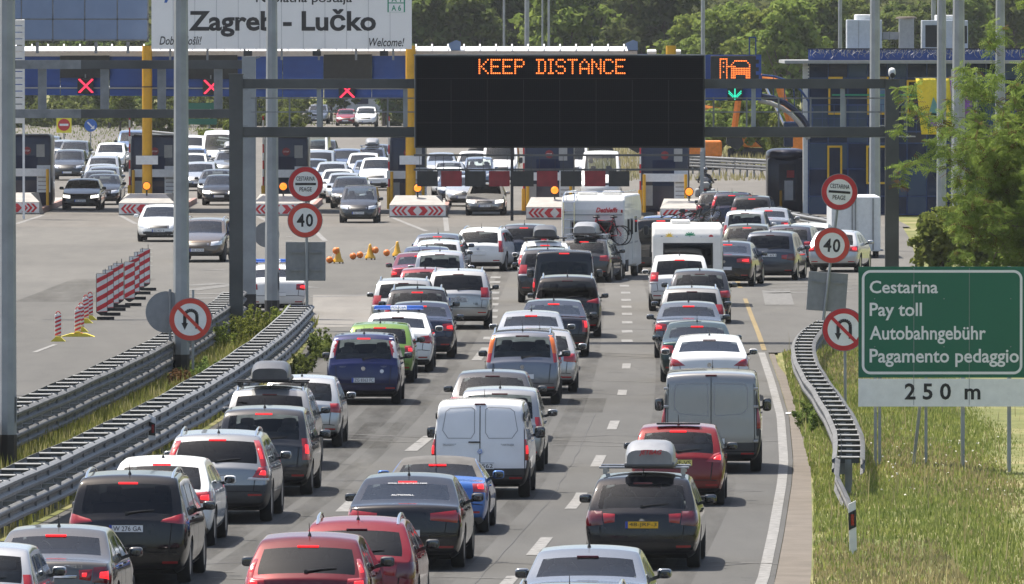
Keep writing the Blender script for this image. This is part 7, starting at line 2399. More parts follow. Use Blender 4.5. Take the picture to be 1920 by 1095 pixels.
def make_queue():
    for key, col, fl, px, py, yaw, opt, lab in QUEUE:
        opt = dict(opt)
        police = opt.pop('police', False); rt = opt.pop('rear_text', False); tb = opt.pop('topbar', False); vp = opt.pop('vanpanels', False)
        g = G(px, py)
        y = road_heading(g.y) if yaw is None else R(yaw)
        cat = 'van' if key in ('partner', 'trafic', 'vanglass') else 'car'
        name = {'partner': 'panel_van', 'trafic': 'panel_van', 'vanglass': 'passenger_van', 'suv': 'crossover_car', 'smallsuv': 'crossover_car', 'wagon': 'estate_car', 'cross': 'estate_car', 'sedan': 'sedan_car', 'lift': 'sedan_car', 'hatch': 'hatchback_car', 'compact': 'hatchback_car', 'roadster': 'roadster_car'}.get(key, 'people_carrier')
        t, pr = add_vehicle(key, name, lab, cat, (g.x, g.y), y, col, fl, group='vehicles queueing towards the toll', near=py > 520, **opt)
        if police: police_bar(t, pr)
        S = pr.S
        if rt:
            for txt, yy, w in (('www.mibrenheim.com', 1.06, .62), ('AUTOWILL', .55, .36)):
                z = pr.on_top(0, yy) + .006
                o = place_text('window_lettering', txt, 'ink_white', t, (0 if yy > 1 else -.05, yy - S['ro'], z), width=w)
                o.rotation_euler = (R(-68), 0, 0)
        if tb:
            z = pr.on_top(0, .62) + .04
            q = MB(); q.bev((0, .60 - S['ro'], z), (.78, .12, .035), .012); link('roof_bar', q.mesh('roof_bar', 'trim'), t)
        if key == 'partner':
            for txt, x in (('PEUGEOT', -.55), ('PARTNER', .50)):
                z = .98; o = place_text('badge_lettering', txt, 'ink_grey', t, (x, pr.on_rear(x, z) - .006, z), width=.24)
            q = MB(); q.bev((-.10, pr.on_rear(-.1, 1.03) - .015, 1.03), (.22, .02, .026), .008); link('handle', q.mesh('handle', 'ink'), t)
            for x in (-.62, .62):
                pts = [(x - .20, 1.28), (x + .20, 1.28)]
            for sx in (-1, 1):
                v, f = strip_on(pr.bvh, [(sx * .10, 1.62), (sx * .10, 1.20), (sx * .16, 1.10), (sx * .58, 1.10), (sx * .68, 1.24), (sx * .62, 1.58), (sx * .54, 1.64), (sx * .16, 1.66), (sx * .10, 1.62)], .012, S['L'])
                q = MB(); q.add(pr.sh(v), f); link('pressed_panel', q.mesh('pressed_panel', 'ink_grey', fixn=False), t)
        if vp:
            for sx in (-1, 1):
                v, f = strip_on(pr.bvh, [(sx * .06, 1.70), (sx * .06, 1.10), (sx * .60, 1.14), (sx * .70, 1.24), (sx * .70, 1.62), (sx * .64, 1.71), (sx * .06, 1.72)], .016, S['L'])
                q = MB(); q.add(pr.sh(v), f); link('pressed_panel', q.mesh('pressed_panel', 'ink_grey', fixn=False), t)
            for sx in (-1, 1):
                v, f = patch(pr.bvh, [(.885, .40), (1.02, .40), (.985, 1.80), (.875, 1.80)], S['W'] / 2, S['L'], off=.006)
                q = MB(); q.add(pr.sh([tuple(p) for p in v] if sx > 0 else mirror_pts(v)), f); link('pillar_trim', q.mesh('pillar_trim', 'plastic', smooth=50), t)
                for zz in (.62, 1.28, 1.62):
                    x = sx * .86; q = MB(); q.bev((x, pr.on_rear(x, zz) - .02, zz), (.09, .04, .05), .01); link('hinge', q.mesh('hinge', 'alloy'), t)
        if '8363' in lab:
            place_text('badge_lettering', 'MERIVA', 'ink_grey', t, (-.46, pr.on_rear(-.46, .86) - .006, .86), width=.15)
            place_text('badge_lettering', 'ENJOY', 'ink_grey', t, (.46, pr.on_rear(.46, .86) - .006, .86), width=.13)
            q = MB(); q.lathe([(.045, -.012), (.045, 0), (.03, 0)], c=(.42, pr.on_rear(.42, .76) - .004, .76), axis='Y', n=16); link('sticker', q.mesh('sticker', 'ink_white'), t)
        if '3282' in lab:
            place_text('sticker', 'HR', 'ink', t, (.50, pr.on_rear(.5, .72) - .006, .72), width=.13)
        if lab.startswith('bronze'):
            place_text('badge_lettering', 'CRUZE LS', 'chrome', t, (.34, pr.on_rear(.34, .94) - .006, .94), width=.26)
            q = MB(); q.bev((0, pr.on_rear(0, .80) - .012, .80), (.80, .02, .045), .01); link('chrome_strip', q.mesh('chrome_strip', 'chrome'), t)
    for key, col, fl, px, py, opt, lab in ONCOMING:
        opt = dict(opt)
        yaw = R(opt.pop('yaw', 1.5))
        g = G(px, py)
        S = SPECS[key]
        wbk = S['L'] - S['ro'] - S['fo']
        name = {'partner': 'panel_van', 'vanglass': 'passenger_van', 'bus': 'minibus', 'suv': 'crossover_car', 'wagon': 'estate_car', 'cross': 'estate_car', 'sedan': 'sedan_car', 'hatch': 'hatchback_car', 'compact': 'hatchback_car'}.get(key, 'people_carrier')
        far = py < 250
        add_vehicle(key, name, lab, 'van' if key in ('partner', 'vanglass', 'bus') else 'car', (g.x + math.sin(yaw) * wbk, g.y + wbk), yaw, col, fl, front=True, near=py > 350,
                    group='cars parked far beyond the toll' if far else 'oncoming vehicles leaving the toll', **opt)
make_queue()

# ------------------------------------------------------------------ bicycles, motorhome, caravan, motorcycle
def bicycle(label, loc, rz, tilt=0., col='ink_red', flat=False, s=1.):
    t = thing('bicycle', label, 'bicycle', loc, None, rz)
    b = BASE[t.name]; BASE[t.name] = (0, 0, 0)
    for x in (-.52, .52):
        q = MB(); q.tube([(x + .33 * math.cos(a), 0, .34 + .33 * math.sin(a)) for a in np.linspace(0, 2 * math.pi, 25)], .022, 6); w = q.build('wheel', 'rubber', t, smooth=50)
        q = MB()
        for k in range(8):
            a = k * math.pi / 8; q.bar((x - .31 * math.cos(a), 0, .34 - .31 * math.sin(a)), (x + .31 * math.cos(a), 0, .34 + .31 * math.sin(a)), .006)
        q.lathe([(.03, -.05), (.03, .05)], c=(x, 0, .34), axis='Y', n=8)
        q.build('spokes', 'chrome', w)
    q = MB()
    A, B, C, D = (-.52, 0, .34), (-.05, 0, .32), (-.18, 0, .82), (.38, 0, .86)
    for p, r in ((A, B), (A, C), (B, C), (B, D), (C, D), (D, (.52, 0, .34)), (D, (.36, 0, 1.0)), (C, (-.22, 0, .95))): q.tube([p, r], .022, 6)
    q.build('frame', col, t, smooth=50)
    q = MB(); v, f = superbox((-.24, 0, .97), (.26, .14, .07), .7, 10, 6); q.add(v, f); q.build('saddle', 'trim', t, smooth=60)
    q = MB(); q.tube([(.30, -.28, 1.02), (.38, -.12, 1.04), (.38, .12, 1.04), (.30, .28, 1.02)], .016, 6); q.build('handlebar', 'trim', t)
    q = MB(); q.lathe([(.09, -.01), (.09, .01)], c=(-.05, .03, .32), axis='Y', n=12); q.bar((-.05, .08, .32), (.08, .08, .22), .02); q.bar((-.05, -.08, .32), (-.18, -.08, .42), .02); q.build('crank', 'alloy', t)
    t.rotation_euler = (tilt, 0, rz); t.scale = (s, s, s)
    BASE[t.name] = b
    return t
def make_motorhome():
    g = G(1116, 523)
    yaw = R(6.2)
    t = thing('motorhome', 'cream motorhome with rear ladder and two bicycles on its back', 'motorhome', (g.x, g.y, 0), None, -yaw)
    BASE[t.name] = (0, 0, 0)
    W, H, L = 2.14, 2.82, 5.9
    q = MB()
    prof = [(-.75, .52), (-.78, .9), (-.78, 2.35), (-.70, 2.68), (-.45, H), (4.6, H), (5.2, 2.45), (5.2, 1.95), (3.9, 1.9), (3.9, .42), (1.2, .42), (-.3, .42)]
    q.prism(prof, -W / 2, W / 2, axis='X'); bo = q.build('body', 'camper_white', t)
    bv = bo.modifiers.new('edge', 'BEVEL'); bv.width = .07; bv.segments = 3; bv.limit_method = 'ANGLE'
    q = MB(); q.prism([(3.95, .35), (3.95, 1.88), (4.55, 1.80), (5.1, 1.25), (5.75, 1.05), (5.85, .40)], -1.0, 1.0, axis='X'); q.build('cab', 'camper_white', t)
    q = MB(); q.box((0, -.79, 1.62), (1.42, .03, .62)); q.build('rear_window', 'dark_glass', t)
    q = MB(); q.box((0, -.785, 1.62), (1.54, .02, .72)); q.build('window_frame', 'hvac_grey', t)
    q = MB(); q.box((0, -.80, .62), (1.9, .10, .34)); q.build('bumper', 'camper_white', t)
    for s in (-1, 1):
        q = MB(); q.bev((s * .82, -.865, .64), (.22, .03, .16), .01); q.build('tail_light', 'lit_orange' if s > 0 else 'tail', t)
        q = MB(); q.box((s * .98, -.80, 2.30), (.06, .04, .10)); q.build('marker_lamp', 'tail', t)
    q = MB(); q.box((0, -.795, 2.18), (W * .93, .015, .035)); q.build('trim_line', 'hvac_grey', t)
    q = MB(); q.box((.0, -.862, .60), (.52, .02, .11)); q.build('number_plate', 'plate_white', t)
    place_text('lettering', 'Dethleffs', 'ink_red', t, (.47, -.80, 2.34), width=.74, height=.17, shear=.3, bold=.03)
    # ladder
    for x in (-.98, -.62):
        q = MB(); q.tube([(x, -.92, .95), (x, -.92, 2.6), (x, -.80, 2.85), (x, -.35, 2.92)], .02, 8); q.build('ladder_rail', 'chrome', t)
    for k in range(6):
        q = MB(); q.tube([(-.98, -.92, 1.15 + k * .29), (-.62, -.92, 1.15 + k * .29)], .016, 8); q.build('ladder_rung', 'chrome', t)
    for pts in ([(-1.0, -.3, 2.94), (1.0, -.3, 2.94), (1.0, 3.8, 2.94)], [(-1.0, -.3, 2.94), (-1.0, 3.8, 2.94)]):
        q = MB(); q.tube(pts, .02, 6); q.build('roof_rail', 'chrome', t)
    for x, y in ((-.3, .6), (.4, 1.8)):
        q = MB(); q.bev((x, y, 2.88), (.62, .62, .14), .05); q.build('roof_hatch', 'camper_white', t)
    # side windows on the right flank
    for y, w, z in ((.5, .5, 1.75), (1.6, .6, 1.75), (3.0, .7, 1.8)):
        q = MB(); q.bev((W / 2 + .012, y, z), (.03, w, .55), .01); q.build('side_window', 'dark_glass', t)
    q = MB(); q.box((W / 2 + .006, 1.9, 1.2), (.012, 3.9, .06)); q.build('stripe', 'ink_grey', t)
    q = MB(); q.box((W / 2 + .01, 2.25, 1.3), (.02, .6, 1.6)); q.build('door', 'camper_white', t)
    tm, rm = wheel_meshes(.33, .22, 5)
    for y in (0, 3.9 + .75):
        for s in (-1, 1):
            w = link('wheel', tm, t, (s * .88, y, .33)); r = link('rim', rm, w); r.rotation_euler = (0, 0, 0 if s > 0 else math.pi)
    for s in (-1, 1):
        q = MB(); q.box((s * (W / 2 + .004), 0, .45), (.02, .95, .40)); q.build('wheel_arch', 'well', t)
    q = MB(); q.box((0, -1.05, .98), (1.7, .06, .05)); q.box((0, -1.25, .98), (1.7, .06, .05)); q.box((-.5, -1.0, 1.0), (.05, .6, .05)); q.box((.5, -1.0, 1.0), (.05, .6, .05)); q.build('bike_rack', 'alloy', t)
    for s in (-1, 1):
        q = MB(); v, f = superbox((s * 1.25, 5.0, 1.55), (.2, .12, .34), .6); q.add(v, f); q.build('wing_mirror', 'plastic', t, smooth=60)
    M = Matrix.Translation((g.x, g.y, 0)) @ Matrix.Rotation(-yaw, 4, 'Z')
    for k, (dy, col, lab, dx) in enumerate(((-1.05, 'ink_red', 'red bicycle hung on the motorhome, nearest to its rear window', .28), (-1.27, 'ink', 'black bicycle hung outermost on the motorhome rack', .18))):
        p = M @ Vector((dx + .22, dy, 1.16))
        bicycle(lab, (p.x, p.y, p.z), -yaw + (0 if k else math.pi), 0., col, s=.98)
def make_caravan():
    g = G(1288, 572)
    t = thing('caravan', 'white caravan with stickers across its back and a dark rear window', 'caravan', (g.x, g.y, 0), None, -road_heading(g.y))
    BASE[t.name] = (0, 0, 0)
    W, H = 2.14, 2.50
    q = MB(); q.prism([(-1.6, .42), (-1.72, .8), (-1.74, 2.15), (-1.58, 2.42), (-1.3, H), (2.2, H), (2.6, 2.1), (2.8, 1.2), (2.7, .42)], -W / 2, W / 2, axis='X'); bo = q.build('body', 'camper_white', t)
    bv = bo.modifiers.new('edge', 'BEVEL'); bv.width = .08; bv.segments = 3; bv.limit_method = 'ANGLE'
    q = MB(); q.bev((.02, -1.745, 1.55), (1.44, .03, .70), .02); q.build('rear_window', 'dark_glass', t)
    q = MB(); q.bev((.02, -1.735, 1.55), (1.52, .02, .78), .02); q.build('window_seal', 'trim', t)
    q = MB(); q.box((0, -1.735, .66), (W * .9, .03, .30)); q.build('bumper', 'camper_white', t)
    for s in (-1, 1):
        q = MB(); q.bev((s * .82, -1.76, .70), (.26, .03, .14), .01); q.build('tail_light', 'tail', t)
        q = MB(); q.box((s * (W / 2 + .012), -1.2, 1.4), (.03, .5, .5)); q.build('side_window', 'dark_glass', t)
    q = MB(); q.box((0, -1.76, .62), (.52, .02, .11)); q.build('number_plate', 'plate_white', t)
    # stickers: sun, palm island, small pictures
    q = MB(); q.lathe([(.085, -.006), (.085, .0)], c=(-.55, -1.727, 2.13), axis='Y', n=18)
    for k in range(10):
        a = k * .628; q.bar((-.55 + .09 * math.cos(a), -1.73, 2.13 + .09 * math.sin(a)), (-.55 + .125 * math.cos(a), -1.73, 2.13 + .125 * math.sin(a)), .02, .006, up=(0, 1, 0))
    q.build('sun_sticker', 'ink_yellow', t)
    q = MB(); q.bar((.06, -1.73, 2.02), (.08, -1.73, 2.18), .02, .006, up=(0, 1, 0))
    for a in (-.9, -.3, .3, .9, 1.6, -1.6): q.bar((.08, -1.73, 2.18), (.08 + .15 * math.sin(a), -1.73, 2.18 + .09 * math.cos(a)), .035, .006, up=(0, 1, 0))
    q.prism([(-.08, 1.98), (.22, 1.98), (.16, 2.03), (-.02, 2.03)], -1.733, -1.727); q.build('palm_sticker', 'ink_green', t)
    q = MB(); q.lathe([(.07, -.006), (.07, .0)], c=(.72, -1.727, 2.12), axis='Y', n=12); q.build('flower_sticker', 'ink_red', t)
    for k, (x, z) in enumerate(((-.88, 2.06), (-.78, 2.12), (-.72, 2.04), (-.32, 2.10), (-.24, 2.03), (-.40, 2.03), (.32, 2.04), (.42, 2.1), (.55, 2.05), (.90, 2.08), (.95, 2.0))):
        q = MB(); q.lathe([(.035, -.006), (.035, 0)], c=(x, -1.727, z), axis='Y', n=8); q.build('small_sticker', ['ink_blue', 'ink_grey', 'ink_yellow'][k % 3], t)
    tm, rm = wheel_meshes(.31, .19, 5)
    for s in (-1, 1):
        w = link('wheel', tm, t, (s * .93, 0, .31)); r = link('rim', rm, w); r.rotation_euler = (0, 0, 0 if s > 0 else math.pi)
    q = MB(); q.bar((0, 2.7, .5), (0, 4.0, .45), .1); q.build('drawbar', 'galvanised', t)
    for y in (-.8, .7):
        q = MB(); q.bev((-.2, y, H + .05), (.6, .6, .12), .04); q.build('roof_hatch', 'camper_white', t)
    # towing car with bicycles on the roof
    c = G(1290, 506)
    tv, pr = add_vehicle('wagon', 'estate_car', 'car towing the caravan with bicycles on its roof', 'car', (c.x, c.y), road_heading(c.y), GRY, .5, lights='vert', group='vehicles queueing towards the toll', near=False)
    for k, (dx, lab) in enumerate(((-.35, 'left black bicycle on the roof ahead of the caravan'), (.3, 'right black bicycle on the roof ahead of the caravan'))):
        b = bicycle(lab, (c.x + dx, c.y + 1.0 + k * .2, 1.62), R(25 + 10 * k), R(62 - 14 * k), 'ink')
    for yy in (.7, 1.5):
        q = MB(); q.bev((0, yy, 1.58), (1.35, .06, .04), .01); link('roof_bar', q.mesh('roof_bar', 'alloy'), tv)
def skinned(name, verts, edges, radii, mat, parent, root=0, sub=2):
    me = bpy.data.meshes.new(name)
    me.from_pydata(verts, edges, [])
    o = bpy.data.objects.new(name, me); COL.objects.link(o)
    sk = o.modifiers.new('skin', 'SKIN'); sk.use_smooth_shade = True
    for i, r in enumerate(radii):
        d = me.skin_vertices[0].data[i]; d.radius = (r, r) if not isinstance(r, tuple) else r
        d.use_root = (i == root)
    ss = o.modifiers.new('sub', 'SUBSURF'); ss.levels = sub; ss.render_levels = sub
    dg = bpy.context.evaluated_depsgraph_get()
    m2 = bpy.data.meshes.new_from_object(o.evaluated_get(dg))
    bpy.data.objects.remove(o); bpy.data.meshes.remove(me)
    m2.materials.clear(); m2.materials.append(MATS[mat])
    m2.polygons.foreach_set('use_smooth', [True] * len(m2.polygons))
    return link(name, m2, parent)
def make_rider():
    g = G(1322, 386)
    t = thing('motorcycle', 'dark touring motorcycle beside the rightmost island', 'motorcycle', (g.x, g.y, 0), None, -R(4))
    BASE[t.name] = (0, 0, 0)
    for y in (0, 1.5):
        q = MB(); q.lathe([(.20, -.05), (.30, -.07), (.33, 0), (.30, .07), (.20, .05)], c=(0, y, .33), axis='X', n=20); q.build('wheel', 'rubber', t, smooth=50)
    q = MB(); v, f = superbox((0, .75, .62), (.42, 1.3, .48), .7); q.add(v, f); q.build('engine', 'plastic', t, smooth=60)
    q = MB(); v, f = superbox((0, 1.0, .95), (.38, .6, .32), .7); q.add(v, f); q.build('tank', 'helmet', t, smooth=60)
    q = MB(); v, f = superbox((0, .35, .86), (.34, .8, .16), .7); q.add(v, f); q.build('seat', 'trim', t, smooth=60)
    for s in (-1, 1):
        q = MB(); v, f = superbox((s * .36, -.02, .62), (.24, .55, .42), .5); q.add(v, f); q.build('pannier', 'hvac_grey', t, smooth=60)
        q = MB(); q.tube([(s * .1, 1.35, 1.0), (s * .38, 1.2, 1.08)], .018, 6); q.build('handlebar', 'trim', t)
        q = MB(); v, f = superbox((s * .42, 1.28, 1.22), (.16, .05, .10), .7, 8, 6); q.add(v, f); q.build('mirror', 'plastic', t, smooth=60)
    q = MB(); v, f = superbox((0, -.25, .98), (.42, .36, .32), .5); q.add(v, f); q.build('top_case', 'hvac_grey', t, smooth=60)
    q = MB(); q.bev((0, -.42, .78), (.14, .04, .07), .01); q.build('tail_light', 'tail', t)
    q = MB(); q.box((0, -.42, .60), (.18, .02, .14)); q.build('number_plate', 'plate_white', t)
    q = MB(); v, f = superbox((0, 1.55, 1.0), (.5, .3, .6), .7); q.add(v, f); q.build('fairing', 'helmet', t, smooth=60)
    q = MB(); q.tube([(0, 1.5, .33), (0, 1.3, 1.0)], .05, 8); q.build('fork', 'chrome', t)
    q = MB(); q.tube([(0, 0, .33), (0, .5, .5)], .05, 8); q.build('swing_arm', 'alloy', t)
    p = thing('person', 'motorcyclist in black jacket and dark helmet seen from behind', 'person', (g.x, g.y + .45, .88), None, -R(4))
    BASE[p.name] = (0, 0, 0)
    v = [(0, 0, .06), (0, .02, .22), (0, .06, .42), (0, .10, .56), (0, .13, .66),
         (-.20, .10, .53), (-.30, .34, .36), (-.35, .68, .26), (.20, .10, .53), (.30, .34, .36), (.35, .68, .26),
         (-.14, .04, .02), (-.25, .42, .0), (-.24, .28, -.42), (-.24, .36, -.50), (.14, .04, .02), (.25, .42, .0), (.24, .28, -.42), (.24, .36, -.50)]
    e = [(0, 1), (1, 2), (2, 3), (3, 4), (3, 5), (5, 6), (6, 7), (3, 8), (8, 9), (9, 10), (0, 11), (11, 12), (12, 13), (13, 14), (0, 15), (15, 16), (16, 17), (17, 18)]
    r = [(.19, .13), (.18, .13), (.19, .13), (.15, .11), .06, .085, .06, .045, .085, .06, .045, .12, .09, .065, .05, .12, .09, .065, .05]
    skinned('body', v, e, r, 'jacket', p, 0, 2)
    q = MB(); vv, f = superbox((0, .15, .80), (.25, .30, .28), .95, 18, 12); q.add(vv, f); q.build('helmet', 'helmet', p, smooth=80)
    q = MB(); vv, f = superbox((0, .27, .79), (.21, .10, .12), .9, 14, 8); q.add(vv, f); q.build('visor', 'dark_glass', p, smooth=80)
    q = MB(); vv, f = superbox((0, -.055, .33), (.34, .05, .30), .6, 12, 8); q.add(vv, f); q.build('back_panel', 'ink_grey', p, smooth=60)
    for s in (-1, 1):
        hv = [(s * .35, .66, .26), (s * .36, .74, .245)]; he = [(0, 1)]; hr = [.04, .042]
        for k in range(4):
            b = len(hv); x0 = s * (.325 + .022 * k)
            hv += [(x0, .77, .255), (x0, .81, .235), (x0, .80, .205)]; he += [(1, b), (b, b + 1), (b + 1, b + 2)]; hr += [.013, .012, .010]
        b = len(hv); hv += [(s * .31, .73, .225), (s * .315, .78, .20)]; he += [(1, b), (b, b + 1)]; hr += [.014, .012]
        skinned('glove', hv, he, hr, 'trim', p, 0, 1)
make_motorhome(); make_caravan(); make_rider()
# ================================================================== trees, grass, weeds
def leaf_cloud(centres, radii, n_per, size, up=.35, elong=1.7, seed=0):
    """leaf-sized quads filling clumps; returns verts and quads"""
    r = np.random.default_rng(seed)
    C = np.repeat(np.asarray(centres, dtype=np.float64), n_per, axis=0)
    Rr = np.repeat(np.asarray(radii, dtype=np.float64), n_per, axis=0)
    n = len(C)
    d = r.normal(size=(n, 3)); d /= np.linalg.norm(d, axis=1)[:, None]
    rad = r.random(n) ** (1 / 2.2)
    Pp = C + d * rad[:, None] * Rr
    nrm = d + r.normal(size=(n, 3)) * .6; nrm[:, 2] += up
    nrm /= np.linalg.norm(nrm, axis=1)[:, None]
    t = np.cross(nrm, r.normal(size=(n, 3))); t /= np.linalg.norm(t, axis=1)[:, None]
    b = np.cross(nrm, t)
    s = size * (.6 + .8 * r.random(n))
    hx = t * (s * elong / 2)[:, None]; hy = b * (s / 2)[:, None]
    V = np.empty((n, 4, 3)); V[:, 0] = Pp - hx; V[:, 1] = Pp - hy * .9 + hx * .1; V[:, 2] = Pp + hx; V[:, 3] = Pp + hy * .9 + hx * .1
    return V.reshape(-1, 3), np.arange(n * 4, dtype=np.int32).reshape(-1, 4)
def crown_clumps(h, w, base, n, seed, lumps=9):
    """clump centres spread over an uneven crown"""
    r = np.random.default_rng(seed)
    L = []
    for k in range(lumps):
        a = r.random() * 6.28; z = base + (h - base) * (.18 + .74 * r.random())
        t = (z - base) / (h - base)
        rad = w * (.25 + .55 * math.sin(math.pi * min(.93, .12 + t * .88))) * (.35 + .65 * r.random())
        L.append((math.cos(a) * rad * .7, math.sin(a) * rad * .7, z, w * (.28 + .25 * r.random())))
    L.append((0, 0, base + (h - base) * .80, w * .42)); L.append((0, 0, base + (h - base) * .5, w * .55))
    cs = []; rs = []
    for k in range(n):
        l = L[int(r.integers(len(L)))]
        d = r.normal(size=3); d /= np.linalg.norm(d)
        rr = l[3] * (.65 + .4 * r.random())
        p = np.array(l[:3]) + d * rr * np.array([1, 1, .8])
        if p[2] < base * .7: continue
        cs.append(p); q = w * (.10 + .09 * r.random()); rs.append((q, q, q * .75))
    return cs, rs, L
TREES = {}
def tree_meshes(key, h, w, base, n, per, size, mat, seed):
    if key in TREES: return TREES[key]
    cs, rs, L = crown_clumps(h, w, base, n, seed)
    V, Q = leaf_cloud(cs, rs, per, size, seed=seed + 5)
    crown = grid_mesh('crown', V, Q, mat)
    q = MB()
    q.tube([(0, 0, -.2), (.05, 0, base), (-.05, .05, h * .55), (0, 0, h * .85)], [w * .07, w * .055, w * .035, w * .012], 8)
    for l in L[:7]:
        z0 = base + (l[2] - base) * .35
        q.tube([(0, 0, z0), (l[0] * .6, l[1] * .6, (z0 + l[2]) / 2 + .2), (l[0], l[1], l[2])], [w * .03, w * .02, w * .008], 6)
    trunk = q.mesh('trunk', 'bark', smooth=60)
    TREES[key] = (crown, trunk)
    return TREES[key]
def put_tree(name, label, key, x, y, z=0., s=1., sz=1., group=None):
    crown, trunk = TREES[key]
    t = thing(name, label, 'tree', (x, y, z), group, random.random() * 6.28)
    t.scale = (s, s, s * sz)
    link('crown', crown, t); link('trunk', trunk, t)
    return t
def make_background():
    tree_meshes('dark', 12.5, 4.6, .3, 260, 34, .34, 'leaf_dark', 1)
    tree_meshes('mid', 12, 4.8, .3, 260, 34, .34, 'leaf', 2)
    tree_meshes('light', 10.5, 4.2, .2, 240, 34, .32, 'leaf_light', 3)
    tree_meshes('tall', 15, 4.2, .4, 280, 34, .36, 'leaf_dark', 4)
    tree_meshes('bush', 3.4, 2.3, .1, 110, 34, .20, 'leaf_light', 6)
    r = random.Random(5)
    rows = [  # px, py of the foot, kind, size, label
      (790, 232, 'mid', 1.0, 'mid green tree just right of the white name board'), (835, 228, 'dark', 1.05, 'dark tree behind the left end of the message sign'),
      (880, 232, 'mid', .95, 'rounded green tree left of the thin far pole'), (918, 226, 'dark', 1.1, 'dense dark tree behind the first thin far pole'),
      (962, 231, 'dark', 1.0, 'dark tree between the far poles above the canopy'), (1008, 229, 'mid', 1.0, 'green tree behind the thicker far pole'),
      (1056, 233, 'light', 1.15, 'paler tree in the middle of the tree line'), (1100, 229, 'dark', 1.05, 'dark tree right of the paler one'),
      (1150, 226, 'tall', 1.0, 'tall dark tree left of the darkest crown'), (1200, 232, 'tall', 1.12, 'darkest tall tree above the message sign'), (1246, 234, 'dark', 1.1, 'broad dark tree at the right end of the dark tree line'),
      (1292, 236, 'light', .82, 'light green tree behind the pictogram sign'), (1340, 240, 'light', .85, 'bright tree above the pictogram sign'), (1388, 238, 'light', .9, 'bright rounded tree behind the roof ladder'),
      (1434, 242, 'light', .85, 'pale tree above the steel arch'), (1478, 246, 'light', .92, 'pale tree left of the office roof'), (1520, 240, 'mid', .9, 'green tree at the left corner of the office roof'),
      (1562, 233, 'light', .8, 'pale tree behind the left air unit'), (1610, 228, 'mid', .85, 'green tree behind the air unit and pole'), (1665, 228, 'mid', .8, 'green tree behind the roof duct'),
      (1715, 230, 'mid', .8, 'green tree behind the roof chimney'), (1800, 230, 'mid', .9, 'green tree behind the right air unit'), (1850, 226, 'dark', .95, 'dark tree below the red tiled roof'), (1905, 228, 'mid', 1.0, 'green tree at the top right edge'),
      (75, 222, 'dark', .62, 'dark tree seen under the canopy left of the no-entry sign'), (118, 219, 'mid', .62, 'green tree under the leftmost lane signal'), (158, 221, 'mid', .66, 'green tree above the blue arrow sign'),
      (188, 218, 'dark', .6, 'dark tree right of the leftmost lane signal'), (250, 222, 'mid', .64, 'green tree left of the leftmost yellow column'), (318, 220, 'dark', .62, 'dark tree right of the leftmost yellow column'),
      (395, 221, 'mid', .6, 'green tree under the second lane signal'), (425, 219, 'dark', .64, 'dark tree left of the dark gantry post'), (490, 221, 'mid', .62, 'green tree between gantry post and slim lamp column'), (540, 219, 'mid', .64, 'green tree right of the slim lamp column'),
      (40, 236, 'mid', .62, 'small green tree beyond the leftmost booth'), (225, 246, 'light', .36, 'low bush right of the blue arrow sign'), (205, 240, 'mid', .5, 'green tree behind the far left barrier'), (300, 236, 'mid', .6, 'green tree behind the second booth'),
      (345, 236, 'dark', .55, 'dark tree left of the green direction board'), (455, 240, 'mid', .55, 'green tree behind the gantry posts'), (560, 232, 'dark', .62, 'dark tree under the canopy by the third booth'), (620, 228, 'mid', .6, 'green tree beyond the parked red car'),
      (720, 236, 'dark', .6, 'dark tree under the canopy by the fourth booth'), (760, 232, 'mid', .6, 'green tree behind the middle yellow column')]
    for px, py, kind, s, lab in rows:
        g = G(px, py); put_tree('tree', lab, kind, g.x, g.y, 0, s * 1.08, 1., 'trees along the far side of the toll plaza')
    # shrubs in the rough ground right of the lanes
    sh = [(1345, 300, .9, 'scrub bush left of the excavator by the sign'), (1385, 296, 1.2, 'scrub bush behind the excavator cab'), (1440, 300, 1.1, 'scrub bush between the two right excavators'), (1478, 306, .9, 'scrub bush left of the office corner'),
          (1765, 530, .7, 'bush behind the middle of the green board'), (1835, 525, .8, 'bush behind the right part of the green board'), (1900, 530, .75, 'bush at the right edge behind the green board'),
          (390, 300, .55, 'low bush beside the white minibus'), (300, 272, .7, 'low bush behind the second booth roof'), (440, 285, .6, 'low bush at the grey gantry post foot beyond the toll'), (540, 268, .7, 'low bush above the third oncoming file')]
    for px, py, s, lab in sh:
        g = G(px, py); put_tree('bush', lab, 'bush', g.x, g.y, 0, s, 1., 'bushes beyond the toll')
    rb = np.random.default_rng(12)
    cs = []; rs = []
    for px in list(range(36, 575, 13)) + [742, 752, 762, 770]:
        g = G(px + rb.uniform(-6, 6), rb.uniform(228, 240)); hh = rb.uniform(1.5, 3.0)
        for k in range(34):
            d = rb.normal(size=3); d /= np.linalg.norm(d)
            cs.append((g.x + d[0] * 1.0, g.y + d[1] * 1.0, max(.15, hh * .5 + d[2] * hh * .5))); q = rb.uniform(.25, .5); rs.append((q, q, q * .8))
    V, Q = leaf_cloud(cs, rs, 16, .22, seed=71)
    tag(link('hedge_row', grid_mesh('hedge_row', V, Q, 'leaf')), 'uneven green hedge seen beneath the canopy beyond the left booths', 'hedge', None, 'stuff')
    # far wood on the hillside: one mass of crowns
    rr = np.random.default_rng(9)
    cs = []; rs = []
    def hz(x, y):
        t = (y - 1150) / 2050
        return 75 * t ** 1.1 * (1 + .25 * math.sin(x * .012 + 1.2) + .1 * math.sin(x * .031 + y * .003))
    for k in range(1500):
        y = 1180 + 1700 * rr.random() ** 1.4
        x = (rr.random() - .5) * .115 * y
        z = max(0, hz(x, y)); w = 3.2 + 2.6 * rr.random(); h = 7 + 6 * rr.random()
        for j in range(7):
            d = rr.normal(size=3); d /= np.linalg.norm(d)
            cs.append((x + d[0] * w * .6, y + d[1] * w * .6, z + h * .55 + d[2] * h * .33)); q = w * (.38 + .22 * rr.random()); rs.append((q, q, q * .8))
